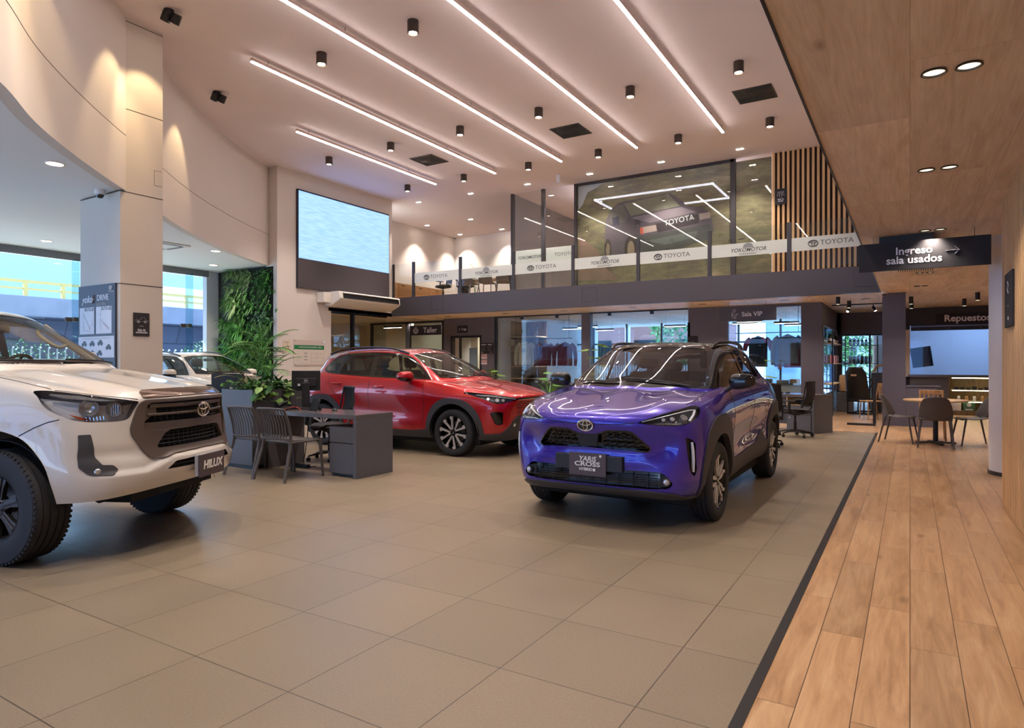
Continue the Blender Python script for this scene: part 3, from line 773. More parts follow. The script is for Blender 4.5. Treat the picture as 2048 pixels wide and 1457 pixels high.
# --- office swivel chair
def office_chair(label, loc, rz, group=None, arms=True):
    """faces +y"""
    t = thing('office_chair', label, 'office chair', loc, rz, group)
    MB().grid(lambda u, v: ((u - .5)*.48*(1 - .12*abs(2*v - 1)**3), -.24 + .47*v, .50 + .015*(2*u - 1)**2 - .04*max(0, v - .8)/.2), 12, 10).grid(lambda u, v: ((u - .5)*.48*(1 - .12*abs(2*v - 1)**3), -.24 + .47*v, .435 + .03*(2*u - 1)**2), 12, 10).tube([(.24*math.cos(a), .235*math.sin(a), .468) for a in [2*math.pi*i/24 for i in range(24)]], (.035, .03), 8, closed=True).obj('seat', M_mesh, t)
    b = MB(); b.grid(lambda u, v: ((u - .5)*(.44 - .05*v), -.27 - .05*v + .05*(2*u - 1)**2 - .04*math.sin(math.pi*v), .60 + .42*v), 14, 12)
    b.obj('backrest', M_mesh, t)
    MB().tube([Vector(q) for q in smooth_path([(-.215, -.225, .60), (-.195, -.275, .98), (-.17, -.285, 1.02), (.17, -.285, 1.02), (.195, -.275, .98), (.215, -.225, .60), (0, -.285, .59), (-.215, -.225, .60)], 4)[:-1]], .013, 8, closed=True).obj('back_frame', M_blackp, t)
    MB().tube([(0, -.29, .72), (0, -.30, .55), (0, -.22, .44), (0, 0, .41)], (.012, .03), 8).obj('back_support', M_blackp, t)
    MB().cyl((0, 0, .10), (0, 0, .28), .028).cyl((0, 0, .28), (0, 0, .42), .018).cyl((0, 0, .40), (0, 0, .44), .09, .10).obj('gas_lift', M_blackp, t)
    for k in range(5):
        a = 2*math.pi*k/5 + .3; c, s_ = math.cos(a), math.sin(a)
        l = MB().tube([(0, 0, .115), (c*.15, s_*.15, .105), (c*.30, s_*.30, .075)], [(.022, .03), (.018, .024), (.012, .016)], 8).obj('base_arm', M_blackp, t)
        M = Matrix.Translation((c*.30, s_*.30, .030)) @ Matrix.Rotation(a + .8, 4, 'Z') @ Matrix.Rotation(R_(90), 4, 'Y')
        MB().lathe([(0, -.024), (.026, -.022), (.030, -.012), (.030, -.004), (.02, -.003), (.02, .003), (.030, .004), (.030, .012), (.026, .022), (0, .024)], M, 16).cyl((c*.30, s_*.30, .05), (c*.30, s_*.30, .075), .008, n=8).obj('caster', M_blackp, l)
    if arms:
        for sg in (-1, 1):
            MB().tube([(sg*.20, .0, .44), (sg*.28, .0, .44), (sg*.285, -.02, .66)], (.014, .025), 8).box(sg*.285 - .035, sg*.285 + .035, -.13, .13, .66, .685).obj('armrest', M_blackp, t, bevel=.006)
    return t
office_chair('black mesh swivel chair behind the desk by the red SUV', (-6.98, 6.52, 0), R_(156), 'swivel chairs', False)
office_chair('black mesh swivel chair with armrests at the far desk beside the lounge window', (-1.83, 13.15, 0), R_(75), 'swivel chairs')
office_chair('black swivel chair almost hidden behind the rear wheel of the blue SUV', (-2.05, 11.35, 0), R_(20), 'swivel chairs')
# --- things on the desk
def monitor(label, loc, rz, w, h, z0, logo=False):
    """screen faces +y, back towards -y"""
    t = thing('computer_monitor', label, 'monitor', loc, rz)
    MB().box(-w/2, w/2, -.012, .012, z0, z0 + h).box(-w*.36, w*.36, -.035, -.012, z0 + .06, z0 + h*.62).obj('housing', M_blackp, t, bevel=.004)
    MB().box(-w/2 + .008, w/2 - .008, .012, .014, z0 + .012, z0 + h - .008).obj('screen', M_screenoff, t, smooth=False)
    MB().box(-.05, .05, -.055, -.034, .01, z0 + h*.4).obj('stand', M_blackp, t, bevel=.008)
    MB().box(-.12, .12, -.13, .06, 0, .014).obj('base', M_blackp, t, bevel=.005)
    if logo:
        cz = z0 + h*.5
        MB().tube([(.022*math.cos(a), -.037, cz + .022*math.sin(a)) for a in [2*math.pi*i/24 for i in range(24)]], .0016, 6, closed=True).obj('round_logo', mat('light_grey_print', (200, 200, 205), .4), t)
        fonts('DELL', .017, mat('light_grey_print', (200, 200, 205), .4), 'lettering', t, (0, -.037, cz), depth=.0005, bold=.0005)
        MB().cbox((-.09, -.036, z0 + .08), (.03, .002, .03)).obj('sticker', mat('pale_sticker', (215, 215, 215), .5), t, smooth=False)
    else:
        MB().cbox((.075, -.037, z0 + .085), (.045, .002, .045)).obj('sticker', mat('pale_sticker', (215, 215, 215), .5), t, smooth=False)
        MB().box(-w*.34, w*.34, -.038, -.034, z0 + h*.6, z0 + h*.625).obj('vent', M_black, t, smooth=False)
    return t
monitor('black monitor seen from behind with a round logo, next to the planter plants', (-6.96, 6.08, .75), R_(46), .37, .27, .24, True)
monitor('black monitor seen from behind, above the pickup hood left of the planter', (-8.56, 6.02, .75), R_(25), .50, .29, .17)
t = thing('desk_phone', 'black desk telephone on the left end of the graphite desk', 'telephone', (-7.0, 5.78, .75), R_(15))
MB().prism([(-.10, 0), (.10, 0), (.10, .07), (-.10, .02)], -.09, .09, lambda u, v, d: (d, u, v)).obj('base', M_blackp, t, bevel=.005)
MB().tube([(-.06, -.09, .055), (-.06, 0, .085), (-.06, .09, .095)], [(.022, .026), (.014, .02), (.022, .026)], 10).obj('handset', M_blackp, t)
MB().cbox((.03, .04, .066), (.08, .05, .004)).obj('display', M_screenoff, t, smooth=False)
t = thing('tablet_stand', 'black framed tablet leaning on its stand on the graphite desk', 'tablet', (-6.52, 5.80, .75), R_(-18))
Mx = Matrix.Rotation(R_(-22), 4, 'X')
MB().box(-.115, .115, -.006, .006, 0, .165, Mx).obj('tablet', M_blackp, t, bevel=.004)
MB().box(-.03, .03, .01, .018, 0, .12, Matrix.Translation((0, .09, 0)) @ Matrix.Rotation(R_(25), 4, 'X')).obj('rear_stand', M_blackp, t)
q = MB()
for i in range(3): q.cyl((-.03 + .03*i, -.008, .09), (-.03 + .03*i, -.0065, .09), .004, n=8)
for i in range(3): q.cyl((-.03 + .03*i, -.008, .07), (-.03 + .03*i, -.0065, .07), .004, n=8)
o = q.obj('rivets', M_chrome, t); o.matrix_local = Mx
t = thing('computer_mouse', 'black mouse on the graphite desk by the swivel chair', 'mouse', (-6.25, 5.92, .75), R_(70))
MB().sphere((0, 0, .0), .05, 16, 10, (.65, 1.1, .75)).obj('shell', M_blackp, t); MB().cyl((-.004, .03, .034), (.004, .03, .034), .008, n=12).obj('scroll_wheel', M_desk, t)
t = thing('keyboard', 'black keyboard lying between the telephone and the tablet', 'keyboard', (-6.82, 5.95, .75), R_(10))
MB().box(-.21, .21, -.065, .065, 0, .016).obj('base', M_blackp, t, bevel=.004)
k_ = MB()
for i in range(14):
    for j in range(4): k_.box(-.20 + i*.0288, -.20 + i*.0288 + .024, -.055 + j*.028, -.055 + j*.028 + .024, .016, .021)
o = k_.obj('keys', M_mesh, t, smooth=False); o['kind'] = 'stuff'
o = MB().tube([Vector(p) for p in smooth_path([(-6.95, 5.70, .757), (-6.83, 5.64, .775), (-6.72, 5.70, .80), (-6.66, 5.74, .757)], 5)], .004, 6).obj('red_cable', mat('red_cable', (190, 60, 60), .5)); tag(o, 'short red cable looping over the black things on the desk', 'cable')
o = MB().tube([Vector(p) for p in smooth_path([(-6.98, 6.12, .72), (-6.95, 6.10, .45), (-6.9, 6.02, .2), (-6.85, 5.95, .03), (-6.7, 5.9, .012), (-6.62, 5.95, .012)], 5)], .006, 6).obj('power_cable', M_blackp); tag(o, 'black power cable hanging under the graphite desk', 'cable')
o = MB().box(-.14, .14, -.03, .03, 0, .045).obj('power_strip', M_blackp, loc=(-6.80, 5.86, 0), bevel=.006); tag(o, 'black power strip on the floor under the graphite desk', 'power strip')
# --- far desk by the lounge window
dr = thing('office_desk', 'graphite desk with drawers at the edge of the tiles by the lounge window', 'desk', (-2.0, 14.28, 0), R_(-26))
MB().box(-.65, .62, -.30, .32, .695, .75).obj('desk_top', M_desktop, dr, bevel=.003)
MB().box(.57, .62, -.30, .32, 0, .695).obj('end_panel', M_desk, dr, bevel=.003)
MB().box(-.62, .0, .26, .30, .1, .695).obj('modesty_panel', M_desk, dr)
MB().box(.02, .56, -.28, .28, .02, .52).obj('drawer_unit', M_desk, dr, bevel=.003)
MB().box(.03, .55, -.295, -.28, .36, .51).obj('drawer', M_desk, dr, bevel=.003); d_ = MB().box(.03, .55, -.295, -.28, .03, .35).obj('drawer', M_desk, dr, bevel=.003)
MB().cyl((.10, -.302, .29), (.10, -.294, .29), .010, n=14).obj('lock', M_chrome, d_)
MB().box(.04, .54, -.26, .27, .53, .545).box(.02, .04, -.29, .28, .52, .695).obj('open_shelf', mat('pale_wood_edge', (196, 168, 130), .6), dr)
o = MB().box(-.09, .09, -.05, .05, 0, .05).obj('stapler_box', M_blackp, loc=(-1.83, 14.12, .556), bevel=.006); o.rotation_euler = (0, 0, R_(-26)); tag(o, 'dark box in the open shelf of the far desk', 'box')
t = thing('laptop', 'dark laptop with raised lid on the far desk by the lounge window', 'laptop', (-2.42, 14.42, .75), R_(150))
MB().box(-.16, .16, -.11, .11, 0, .016).obj('base', M_blackp, t, bevel=.004)
MB().box(-.16, .16, -.004, .004, 0, .21, Matrix.Translation((0, .115, .012)) @ Matrix.Rotation(R_(-18), 4, 'X')).obj('lid', M_blackp, t, bevel=.003)
o = MB().sphere((0, 0, 0), .05, 14, 8, (1.1, .6, .4)).obj('computer_mouse', M_blackp, loc=(-2.12, 14.22, .772)); tag(o, 'small black mouse on the far desk by the lounge window', 'mouse')
# --- round table group on the oak floor
M_rt = wood_planks('beech_top', (196, 160, 118), (170, 132, 92), (212, 178, 138), 3, .4, 'X', .0001, 1.2, .4)
t = thing('round_table', 'round wooden cafe table with a dark cross base beyond the round column', 'table', (.37, 13.15, 0))
MB().lathe([(0, .72), (.46, .72), (.475, .728), (.475, .742), (.46, .75), (0, .75)], n=56).obj('table_top', M_rt, t)
MB().cyl((0, 0, .03), (0, 0, .72), .038, n=24).cyl((0, 0, .69), (0, 0, .72), .16, n=24).obj('column', M_black, t)
for k in range(4):
    a = k*math.pi/2 + .3
    MB().tube([(0, 0, .035), (math.cos(a)*.30, math.sin(a)*.30, .022)], [(.02, .032), (.014, .03)], 8).cyl((math.cos(a)*.29, math.sin(a)*.29, 0), (math.cos(a)*.29, math.sin(a)*.29, .012), .02, n=12).obj('foot', M_black, t)
def shell_chair(label, loc, rz, group):
    """faces +y"""
    t = thing('shell_chair', label, 'chair', loc, rz, group)
    def fn(u, v):
        x = 2*u - 1
        if v < .45:
            s_ = v/.45; y = .22 - .40*s_; z = .455 - .025*math.sin(math.pi*s_) + .02*x*x*s_; w = .205 + .03*math.sin(math.pi*s_*.8)
            if s_ < .12: z -= .03*(1 - s_/.12)
        else:
            s_ = (v - .45)/.55; y = -.18 - .10*s_ - .02*s_*s_; z = .455 + .03*s_ + .34*s_**1.15; w = .235 - .055*s_**2
            y += .085*x*x*(1 - .45*s_)
            z += .03*x*x*(1 - s_) + (-.05*abs(x)**4*max(0, s_ - .6)/.4)
        return (x*w, y, z)
    mb = MB(); mb.grid(fn, 16, 26); o = mb.obj('shell', M_shell, t)
    sd = o.modifiers.new('thick', 'SOLIDIFY'); sd.thickness = .012; sd.offset = 0
    for sx, sy, tx, ty in ((-1, 1, .245, .25), (1, 1, .245, .25), (-1, -1, .245, -.27), (1, -1, .245, -.27)):
        MB().tube([(sx*tx, ty, 0), (sx*.20, sy*.17, .45)], [(.012, .012), (.017, .019)], 8).obj('leg', M_shell, t)
    return t
shell_chair('grey brown shell chair with its back to the camera at the round table', (.35, 12.62, 0), 0, 'shell chairs at the round table')
shell_chair('grey brown shell chair at the left side of the round table', (-.16, 13.12, 0), R_(-100), 'shell chairs at the round table')
shell_chair('grey brown shell chair at the right side of the round table', (.90, 13.25, 0), R_(105), 'shell chairs at the round table')
M_oak = wood_planks('oak_furniture', (186, 142, 96), (150, 108, 66), (204, 164, 118), 3, .3, 'Z', .0001, 2, .5)
def wood_chair(label, loc, rz, group=None):
    t = thing('wooden_chair', label, 'chair', loc, rz, group)
    MB().box(-.21, .21, -.2, .2, .43, .455).obj('seat', M_oak, t, bevel=.008)
    for sg in (-1, 1):
        MB().tube([(sg*.20, .19, 0), (sg*.18, .17, .43)], .016, 8).obj('front_leg', M_oak, t)
        MB().tube([(sg*.20, -.25, 0), (sg*.18, -.19, .45), (sg*.17, -.26, .88)], .016, 8).obj('back_leg', M_oak, t)
    for x in (-.10, -.03, .04, .11): MB().box(x - .012, x + .012, -.245, -.23, .5, .86).obj('back_slat', M_oak, t)
    MB().box(-.19, .19, -.27, -.25, .80, .88).obj('back_rail', M_oak, t, bevel=.006)
    return t
wood_chair('pale wooden chair behind the round table', (.33, 13.75, 0), R_(180))
wood_chair('pale wooden chair folded in beside the racing seat behind the slate column', (-.80, 18.2, 0), R_(120))
# black tube stand beside the slate column
t = thing('black_stand', 'black floor stand with a flat foot left of the slate column', 'stand', (-.64, 16.25, 0), 0)
MB().box(-.55, .0, -.06, .06, 0, .05).obj('foot', M_black, t, bevel=.006); MB().box(-.05, .01, -.03, .03, .05, 1.05).obj('post', M_black, t, bevel=.006)
# little slate block beside the column
t = thing('info_counter', 'low slate grey counter block behind the round table', 'counter', (.25, 16.6, 0))
MB().box(-.33, .22, -.14, .25, 0, .86).obj('body', mat('slate_column', (84, 82, 96), .55), t, bevel=.004)
MB().box(-.33, .30, -.16, .26, .86, .88).obj('top', M_desktop, t, bevel=.002)
# ---------------------------------------------------------------- signs, screen, wall things
M_signb = mat('sign_black', (34, 30, 34), .7)
M_signw = mat('sign_white', (214, 212, 218), .5)
RX = (R_(90), 0, 0)           # text reading from -y
RXP = (R_(90), 0, R_(90))     # text on a wall facing +x
RXM = (R_(90), 0, R_(-90))    # text on a wall facing -x
def sign(name, label, x0, x1, y, z0, z1, m=None, th=.02, cat='sign', kind=None):
    t = thing(name, label, cat, ((x0 + x1)/2, y, z0), 0)
    MB().box(-(x1 - x0)/2, (x1 - x0)/2, 0, th, 0, z1 - z0).obj('panel', m or M_signb, t, bevel=.002)
    return t
s_ = sign('hanging_sign', 'large black hanging sign reading Ingreso sala usados with an arrow', XS + .0, .775, 9.0, 2.465, 2.80, th=.03)
fonts('Ingreso\nsala usados', .125, M_signw, 'lettering', s_, (-.085, -.001, .165), RX, bold=.0022, depth=.002)
a = MB(); ax = .29
a.tube([(ax - .065, -.003, .19), (ax + .065, -.003, .19)], (.002, .010), 4).tube([(ax + .022, -.003, .235), (ax + .07, -.003, .19), (ax + .022, -.003, .145)], (.002, .010), 4)
a.obj('arrow', M_signw, s_, smooth=False)
for x in (-.5, .5): MB().cyl((x, .015, .335), (x, .015, .435), .003, n=6).obj('hanging_wire', M_wire, s_)
s_ = sign('parts_sign', 'raised white word Repuestos over the parts counter', .62, 1.95, 21.235, 2.44, 2.72, M_signb, .012)
fonts('Repuestos', .245, mat('sign_grey_letters', (232, 228, 232), .5), 'lettering', s_, (.02, -.006, .14), RX, bold=.006, depth=.006)
s_ = sign('lounge_sign', 'hanging grey sign reading Sala VIP with a seated figure', -4.167, -2.787, 17.0, 2.43, 2.775, mat('sign_dark_grey', (66, 61, 64), .45), .025)
fonts('Sala VIP', .155, M_signw, 'lettering', s_, (.115, -.001, .165), RX, bold=.003, depth=.001)
pc = MB(); k = lambda pts, r=.005: pc.tube([(-.30 + u*.26, -.003, .165 + v*.26) for u, v in pts], (.0015, r), 4)
pc.tube([(-.31 + .032*math.cos(a_), -.003, .265 + .032*math.sin(a_)) for a_ in [2*math.pi*i/16 for i in range(16)]], (.0015, .004), 4, closed=True)
k([(-.25, .25), (-.18, -.05), (.05, -.12), (.30, .10)]); k([(-.10, .22), (.0, .05), (.38, .02)]); k([(-.28, .10), (-.25, -.20), (.0, -.30), (.15, -.22)]); k([(-.2, -.38), (.18, -.38)]); k([(-.02, -.30), (-.02, -.38)])
pc.obj('seated_figure', M_signw, s_, smooth=False)
for x in (-.45, .45): MB().cyl((x, .012, .345), (x, .012, .47), .003, n=6).obj('hanging_wire', M_wire, s_)
s_ = sign('workshop_sign', 'black hanging sign reading Taller with crossed tools in a disc', -14.38, -13.06, 17.0, 2.31, 2.63, M_signb, .025)
fonts('Taller', .245, M_signw, 'lettering', s_, (.19, -.001, .155), RX, bold=.002, depth=.001)
pc = MB().cyl((-.42, -.004, .16), (-.42, .001, .16), .115, n=32)
pc.obj('disc', mat('sign_mid_grey', (150, 146, 150), .5), s_)
MB().tube([(-.48, -.007, .10), (-.36, -.007, .22)], (.002, .014), 4).tube([(-.36, -.007, .10), (-.48, -.007, .22)], (.002, .014), 4).cyl((-.485, -.008, .225), (-.485, -.004, .225), .022, n=10).cyl((-.355, -.008, .225), (-.355, -.004, .225), .022, n=10).obj('crossed_tools', M_signb, s_, smooth=False)
for x in (-.5, .5): MB().cyl((x, .012, .32), (x, .012, .59), .003, n=6).obj('hanging_wire', M_wire, s_)
s_ = sign('cashier_sign', 'small black sign reading Caja over the cashier doorway', -13.13, -12.72, YB - .015, 2.41, 2.645, M_signb, .014)
fonts('Caja', .115, M_signw, 'lettering', s_, (.065, -.001, .115), RX, bold=.0015, depth=.001)
MB().box(-.135, -.095, -.003, 0, .085, .14).box(-.15, -.085, -.003, 0, .072, .078).box(-.11, -.10, -.003, 0, .14, .165).obj('pictogram', mat('sign_mid_grey', (150, 146, 150), .5), s_, smooth=False)
def lines(t, x0, x1, zs, y, w=.006, m=None, rot=None):
    b = MB()
    for i, z in enumerate(zs):
        x = x1 - (x1 - x0)*(.12 if i % 3 == 1 else .3 if i % 3 == 2 else 0)
        b.box(x0, x, y - .001, y, z, z + w)
    return b.obj('text_lines', m or M_signw, t, smooth=False)
s_ = sign('notice_board', 'black notice with small white text right of the cashier door', -12.19, -11.675, YB - .015, 1.70, 2.04, M_signb, .014, 'notice')
lines(s_, -.22, -.02, [.29, .27], -.001, .012); lines(s_, .03, .21, [.29, .27], -.001, .012); lines(s_, -.22, -.04, [.21, .17, .13, .09], -.001, .006, mat('sign_mid_grey', (150, 146, 150), .5)); lines(s_, .02, .20, [.21, .17, .13, .09], -.001, .006, mat('sign_mid_grey', (150, 146, 150), .5))
MB().box(-.22, -.16, -.002, 0, .03, .045).box(.12, .18, -.002, 0, .03, .045).obj('footer_mark', M_signw, s_, smooth=False)
s_ = sign('payment_poster', 'dusty pink poster below the black notice by the cashier door', -12.19, -11.92, YB - .012, 1.52, 1.68, mat('dusty_pink_print', (176, 140, 142), .6), .010, 'poster'); MB().box(-.11, .11, -.002, 0, .015, .05).box(.06, .10, -.002, 0, .11, .135).obj('white_block', M_signw, s_, smooth=False)
s_ = sign('payment_poster', 'second dusty pink poster, lower one under the black notice', -12.19, -11.92, YB - .012, 1.33, 1.50, mat('dusty_pink_print', (176, 140, 142), .6), .010, 'poster'); MB().box(-.12, .12, -.002, 0, .02, .055).box(-.1, .1, -.002, 0, .10, .115).obj('white_block', M_signw, s_, smooth=False)
s_ = sign('lounge_plaque', 'small black plaque on the dark wall above the roof of the blue SUV', -5.255, -4.98, YB - .015, 1.74, 2.115, M_signb, .014)
MB().tube([(-.06, -.003, .20), (-.02, -.003, .26), (.0, -.003, .21), (.06, -.003, .215)], (.0015, .004), 4).tube([(-.05, -.003, .17), (.06, -.003, .18)], (.0015, .004), 4).obj('pictogram', M_signw, s_, smooth=False)
s_ = sign('meeting_plaque', 'black plaque with three figures on the mezzanine pine slats', -2.885, -2.60, 17.325, 5.32, 5.71, M_signb, .02)
pc = MB()
for u, r in ((-.055, .016), (0, .020), (.055, .016)):
    pc.tube([(u + r*math.cos(a_), -.003, .30 + r*math.sin(a_)) for a_ in [2*math.pi*i/12 for i in range(12)]], (.001, .003), 4, closed=True)
    pc.tube([(u - r*1.4, -.003, .20), (u - r, -.003, .265), (u + r, -.003, .265), (u + r*1.4, -.003, .20)], (.001, .003), 4)
pc.box(-.03, .03, -.003, 0, .165, .169); pc.obj('three_figures', M_signw, s_, smooth=False)
fonts('Sala de\njuntas', .052, M_signw, 'lettering', s_, (0, -.001, .105), RX, bold=.001, depth=.001)
# plaque and poster on the column
def xsign(name, label, X, y0, y1, z0, z1, m, th=.015, cat='sign', sgn=1):
    t = thing(name, label, cat, (X, (y0 + y1)/2, z0), R_(90) if sgn > 0 else R_(-90))   # local x along the wall, local -y out of it
    MB().box(-(y1 - y0)/2, (y1 - y0)/2, -th, 0, 0, z1 - z0).obj('panel', m, t, bevel=.0015)
    return t
s_ = xsign('showroom_plaque', 'small black plaque with a pickup outline, Sala de exhibicion, on the square column', CX1 + .002, 5.551, 5.80, 1.785, 2.145, M_signb, .012)
pc = MB()
pts = [(-.09, .225), (-.09, .255), (-.01, .258), (-.002, .287), (.042, .287), (.062, .258), (.092, .252), (.097, .225)]
pc.tube([(u, -.015, v) for u, v in pts], (.001, .003), 4, closed=True)
for u in (-.05, .055): pc.tube([(u + .016*math.cos(a_), -.015, .222 + .016*math.sin(a_)) for a_ in [2*math.pi*i/14 for i in range(14)]], (.001, .003), 4, closed=True)
pc.box(-.03, .03, -.0145, -.0125, .150, .154); pc.obj('pickup_outline', M_signw, s_, smooth=False)
fonts('Sala de\nexhibici\u00f3n', .044, M_signw, 'lettering', s_, (0, -.0135, .075), RX, bold=.0008, depth=.0005)
M_navy = mat('navy_board', (52, 58, 76), .5); M_poster = mat('poster_grey_white', (196, 200, 212), .5)
s_ = sign('route_board', 'tall navy board with two route maps and small car pictures on the square column', -11.385, -10.30, CY0 - .035, 1.18, 2.585, M_navy, .03, 'board')
MB().box(-.54, .52, -.002, .001, .27, .60).obj('white_field', M_poster, s_, smooth=False)
MB().box(-.50, -.06, -.003, .001, .64, 1.06).box(.0, .45, -.003, .001, .64, 1.06).obj('map_panels', M_poster, s_, smooth=False)
fonts('yoko', .155, M_poster, 'lettering', s_, (-.27, -.002, 1.185), RX, bold=.004, depth=.001, shear=.35)
fonts('DRIVE', .125, M_poster, 'lettering', s_, (.19, -.002, 1.195), RX, bold=.002, depth=.001)
fonts('GUAYABAL', .058, mat('sign_mid_grey', (150, 146, 150), .5), 'lettering', s_, (.14, -.002, 1.10), RX, depth=.001, bold=.0006)
MB().tube([(-.10, -.003, 1.12), (-.05, -.003, 1.17), (-.08, -.003, 1.20), (-.05, -.003, 1.25)], (.001, .018), 4).obj('road_swirl', mat('sign_mid_grey', (150, 146, 150), .5), s_, smooth=False)
M_navyt = mat('navy_print', (44, 46, 60), .5)
fonts('RUTA #1', .075, M_navyt, 'lettering', s_, (-.20, -.004, 1.025), RX, depth=.0005, bold=.001); fonts('RUTA #2', .075, M_navyt, 'lettering', s_, (.30, -.004, 1.025), RX, depth=.0005, bold=.001)
rm = MB()
for ox, L in ((-.28, [[(-.1, .34), (-.1, .04), (-.12, .04), (.16, .0)], [(-.1, .30), (.02, .16), (.1, .04)], [(-.18, .1), (-.05, .08)]]), (.22, [[(-.08, .34), (-.10, .04)], [(-.1, .2), (.06, .12), (.16, .06)], [(-.2, .3), (-.06, .27)], [(-.06, .02), (-.02, .22)]])):
    for P in L: rm.tube([(ox + u, -.0045, .67 + v*.95) for u, v in P], (.0008, .0028), 4)
rm.obj('route_lines', mat('sign_mid_grey', (150, 146, 150), .5), s_, smooth=False)
MB().tube([(-.18, -.005, .70), (-.15, -.005, .78), (-.09, -.005, .80), (-.12, -.005, .86)], (.0008, .003), 4).tube([(.22, -.005, .80), (.38, -.005, .70)], (.0008, .003), 4).obj('red_route', mat('red_print', (170, 50, 60), .5), s_, smooth=False)
cm = MB()
for (u, v) in ((-.36, .49), (-.12, .49), (.12, .50), (.36, .43), (-.36, .35), (-.12, .34), (.10, .34)):
    cm.prism([(u - .075, v - .03), (u - .078, v + .005), (u - .045, v + .012), (u - .02, v + .042), (u + .035, v + .042), (u + .06, v + .01), (u + .078, v), (u + .075, v - .03)], -.004, -.001, lambda a_, b_, d: (a_, d, b_))
    cm.cyl((u - .045, -.005, v - .03), (u - .045, -.001, v - .03), .017, n=12).cyl((u + .045, -.005, v - .03), (u + .045, -.001, v - .03), .017, n=12)
cm.obj('car_pictures', M_navyt, s_, smooth=False)
MB().box(-.40, .40, -.0035, -.002, .565, .572).box(.1, .42, -.0035, 0, .18, .186).box(.1, .42, -.0035, 0, .15, .156).obj('text_lines', mat('sign_mid_grey', (150, 146, 150), .5), s_, smooth=False)
emblem(s_, (.43, -.004, 1.335), (0, -1, 0), .085, m=M_poster); fonts('TOYOTA', .036, M_poster, 'lettering', s_, (.43, -.002, 1.28), RX, depth=.0005)
s_ = xsign('door_plaque', 'black vertical plaque on the right pine slat wall', .75, 6.87, 7.37, 1.675, 2.15, M_signb, .018, sgn=-1)
MB().tube([(-.02, -.020, .40), (.03, -.020, .36), (-.02, -.020, .33), (.03, -.020, .29)], (.001, .006), 4).box(-.02, .02, -.020, -.018, .18, .187).box(-.03, .03, -.020, -.018, .06, .09).obj('pictogram', M_signw, s_, smooth=False)
# LED wall screen
t = thing('led_screen', 'big lit pale blue video screen on the left wall with a dark panel below', 'screen', (XL, 14.067, 3.455), R_(90))
MB().box(-1.84, 1.84, -.075, 0, 0, 2.71).obj('frame', mat('screen_frame', (34, 36, 48), .5), t, bevel=.004)
MB().box(-1.835, 1.835, -.083, -.074, .0, .805).obj('lower_panel', mat('screen_lower_panel', (74, 68, 72), .5), t, smooth=False)
ms = mat('lit_screen', (10, 12, 20), .4, emit=(150, 190, 255), es=1.3)
ns, ls, b_ = nt(ms); tc = N(ms, 'TexCoord'); mp = N(ms, 'Mapping'); mp.inputs['Scale'].default_value = (1.2, 1, 16); mp.inputs['Rotation'].default_value = (0, R_(2), 0)
wv = N(ms, 'TexNoise'); wv.inputs['Scale'].default_value = 2.2; wv.inputs['Detail'].default_value = 5
cr = N(ms, 'ValToRGB'); cr.color_ramp.elements[0].position = .38; cr.color_ramp.elements[0].color = rgb(132, 172, 250); cr.color_ramp.elements[1].position = .72; cr.color_ramp.elements[1].color = rgb(158, 192, 252)
ls.new(tc.outputs['Object'], mp.inputs[0]); ls.new(mp.outputs[0], wv.inputs[0]); ls.new(wv.outputs[0], cr.inputs[0]); ls.new(cr.outputs[0], b_.inputs['Emission Color'])
MB().box(-1.81, 1.81, -.086, -.074, .815, 2.665).obj('display', ms, t, smooth=False)
# wall AC under the screen
M_acw = mat('ac_white', (222, 216, 208), .45)
t = thing('wall_air_conditioner', 'long white air conditioner mounted under the big screen', 'air conditioner', (XL, 14.5, 3.02), R_(90))
MB().prism([(-.02, .0), (-.30, .0), (-.62, .14), (-.66, .20), (-.62, .40), (-.02, .40)], -1.28, 1.28, lambda u, v, d: (d, u, v)).obj('casing', M_acw, t, bevel=.02)
MB().prism([(-.60, .17), (-.665, .21), (-.635, .34), (-.60, .34)], -1.15, 1.22, lambda u, v, d: (d, u, v)).obj('outlet', M_black, t)
MB().prism([(-.655, .345), (-.70, .352), (-.68, .372), (-.62, .372)], -1.15, 1.22, lambda u, v, d: (d, u, v)).obj('flap', M_acw, t)
MB().box(-1.55, -1.28, -.30, -.02, .08, .36).obj('pipe_cover', M_acw, t, bevel=.01)
# evacuation plan
t = xsign('evacuation_plan', 'clear evacuation plan board with a green title band on the cream wall', XL + .002, 12.143, 13.232, 1.31, 2.02, mat('clear_board', (206, 190, 178), .25), .012, 'board')
MB().box(-.535, .535, -.014, -.012, .45, .565).obj('green_band', mat('sign_green', (28, 118, 60), .4), t, smooth=False)
fonts('PLANO DE EVACUACI\u00d3N - PISO 1', .055, M_signw, 'lettering', t, (.05, -.0145, .507), RX, depth=.0005, bold=.0006)
MB().box(-.535, .535, -.0135, -.012, .05, .44).obj('plan_sheet', mat('plan_white', (214, 206, 196), .5), t, smooth=False)
pl = MB()
for i in range(6): pl.box(-.50, -.32 - .03*(i % 3), -.0145, -.0135, .38 - i*.05, .386 - i*.05)
for i in range(3):
    for j in range(2): pl.box(-.18 + j*.06, -.14 + j*.06, -.0145, -.0135, .14 + i*.09, .18 + i*.09)
for (a_, b__, c, d) in ((.05, .50, .10, .106), (.05, .50, .34, .346), (.05, .056, .10, .346), (.494, .5, .10, .346), (.05, .5, .21, .215), (.18, .185, .1, .21), (.30, .305, .1, .34), (.40, .405, .21, .34), (.24, .244, .21, .34)): pl.box(a_, b__, -.0145, -.0135, c, d)
pl.obj('plan_drawing', mat('sign_mid_grey', (150, 146, 150), .5), t, smooth=False)
for x, z in ((-.52, .68), (.52, .68), (-.52, .03), (.52, .03)): MB().cyl((x, -.03, z), (x, -.01, z), .012, n=12).obj('standoff', M_chrome, t)
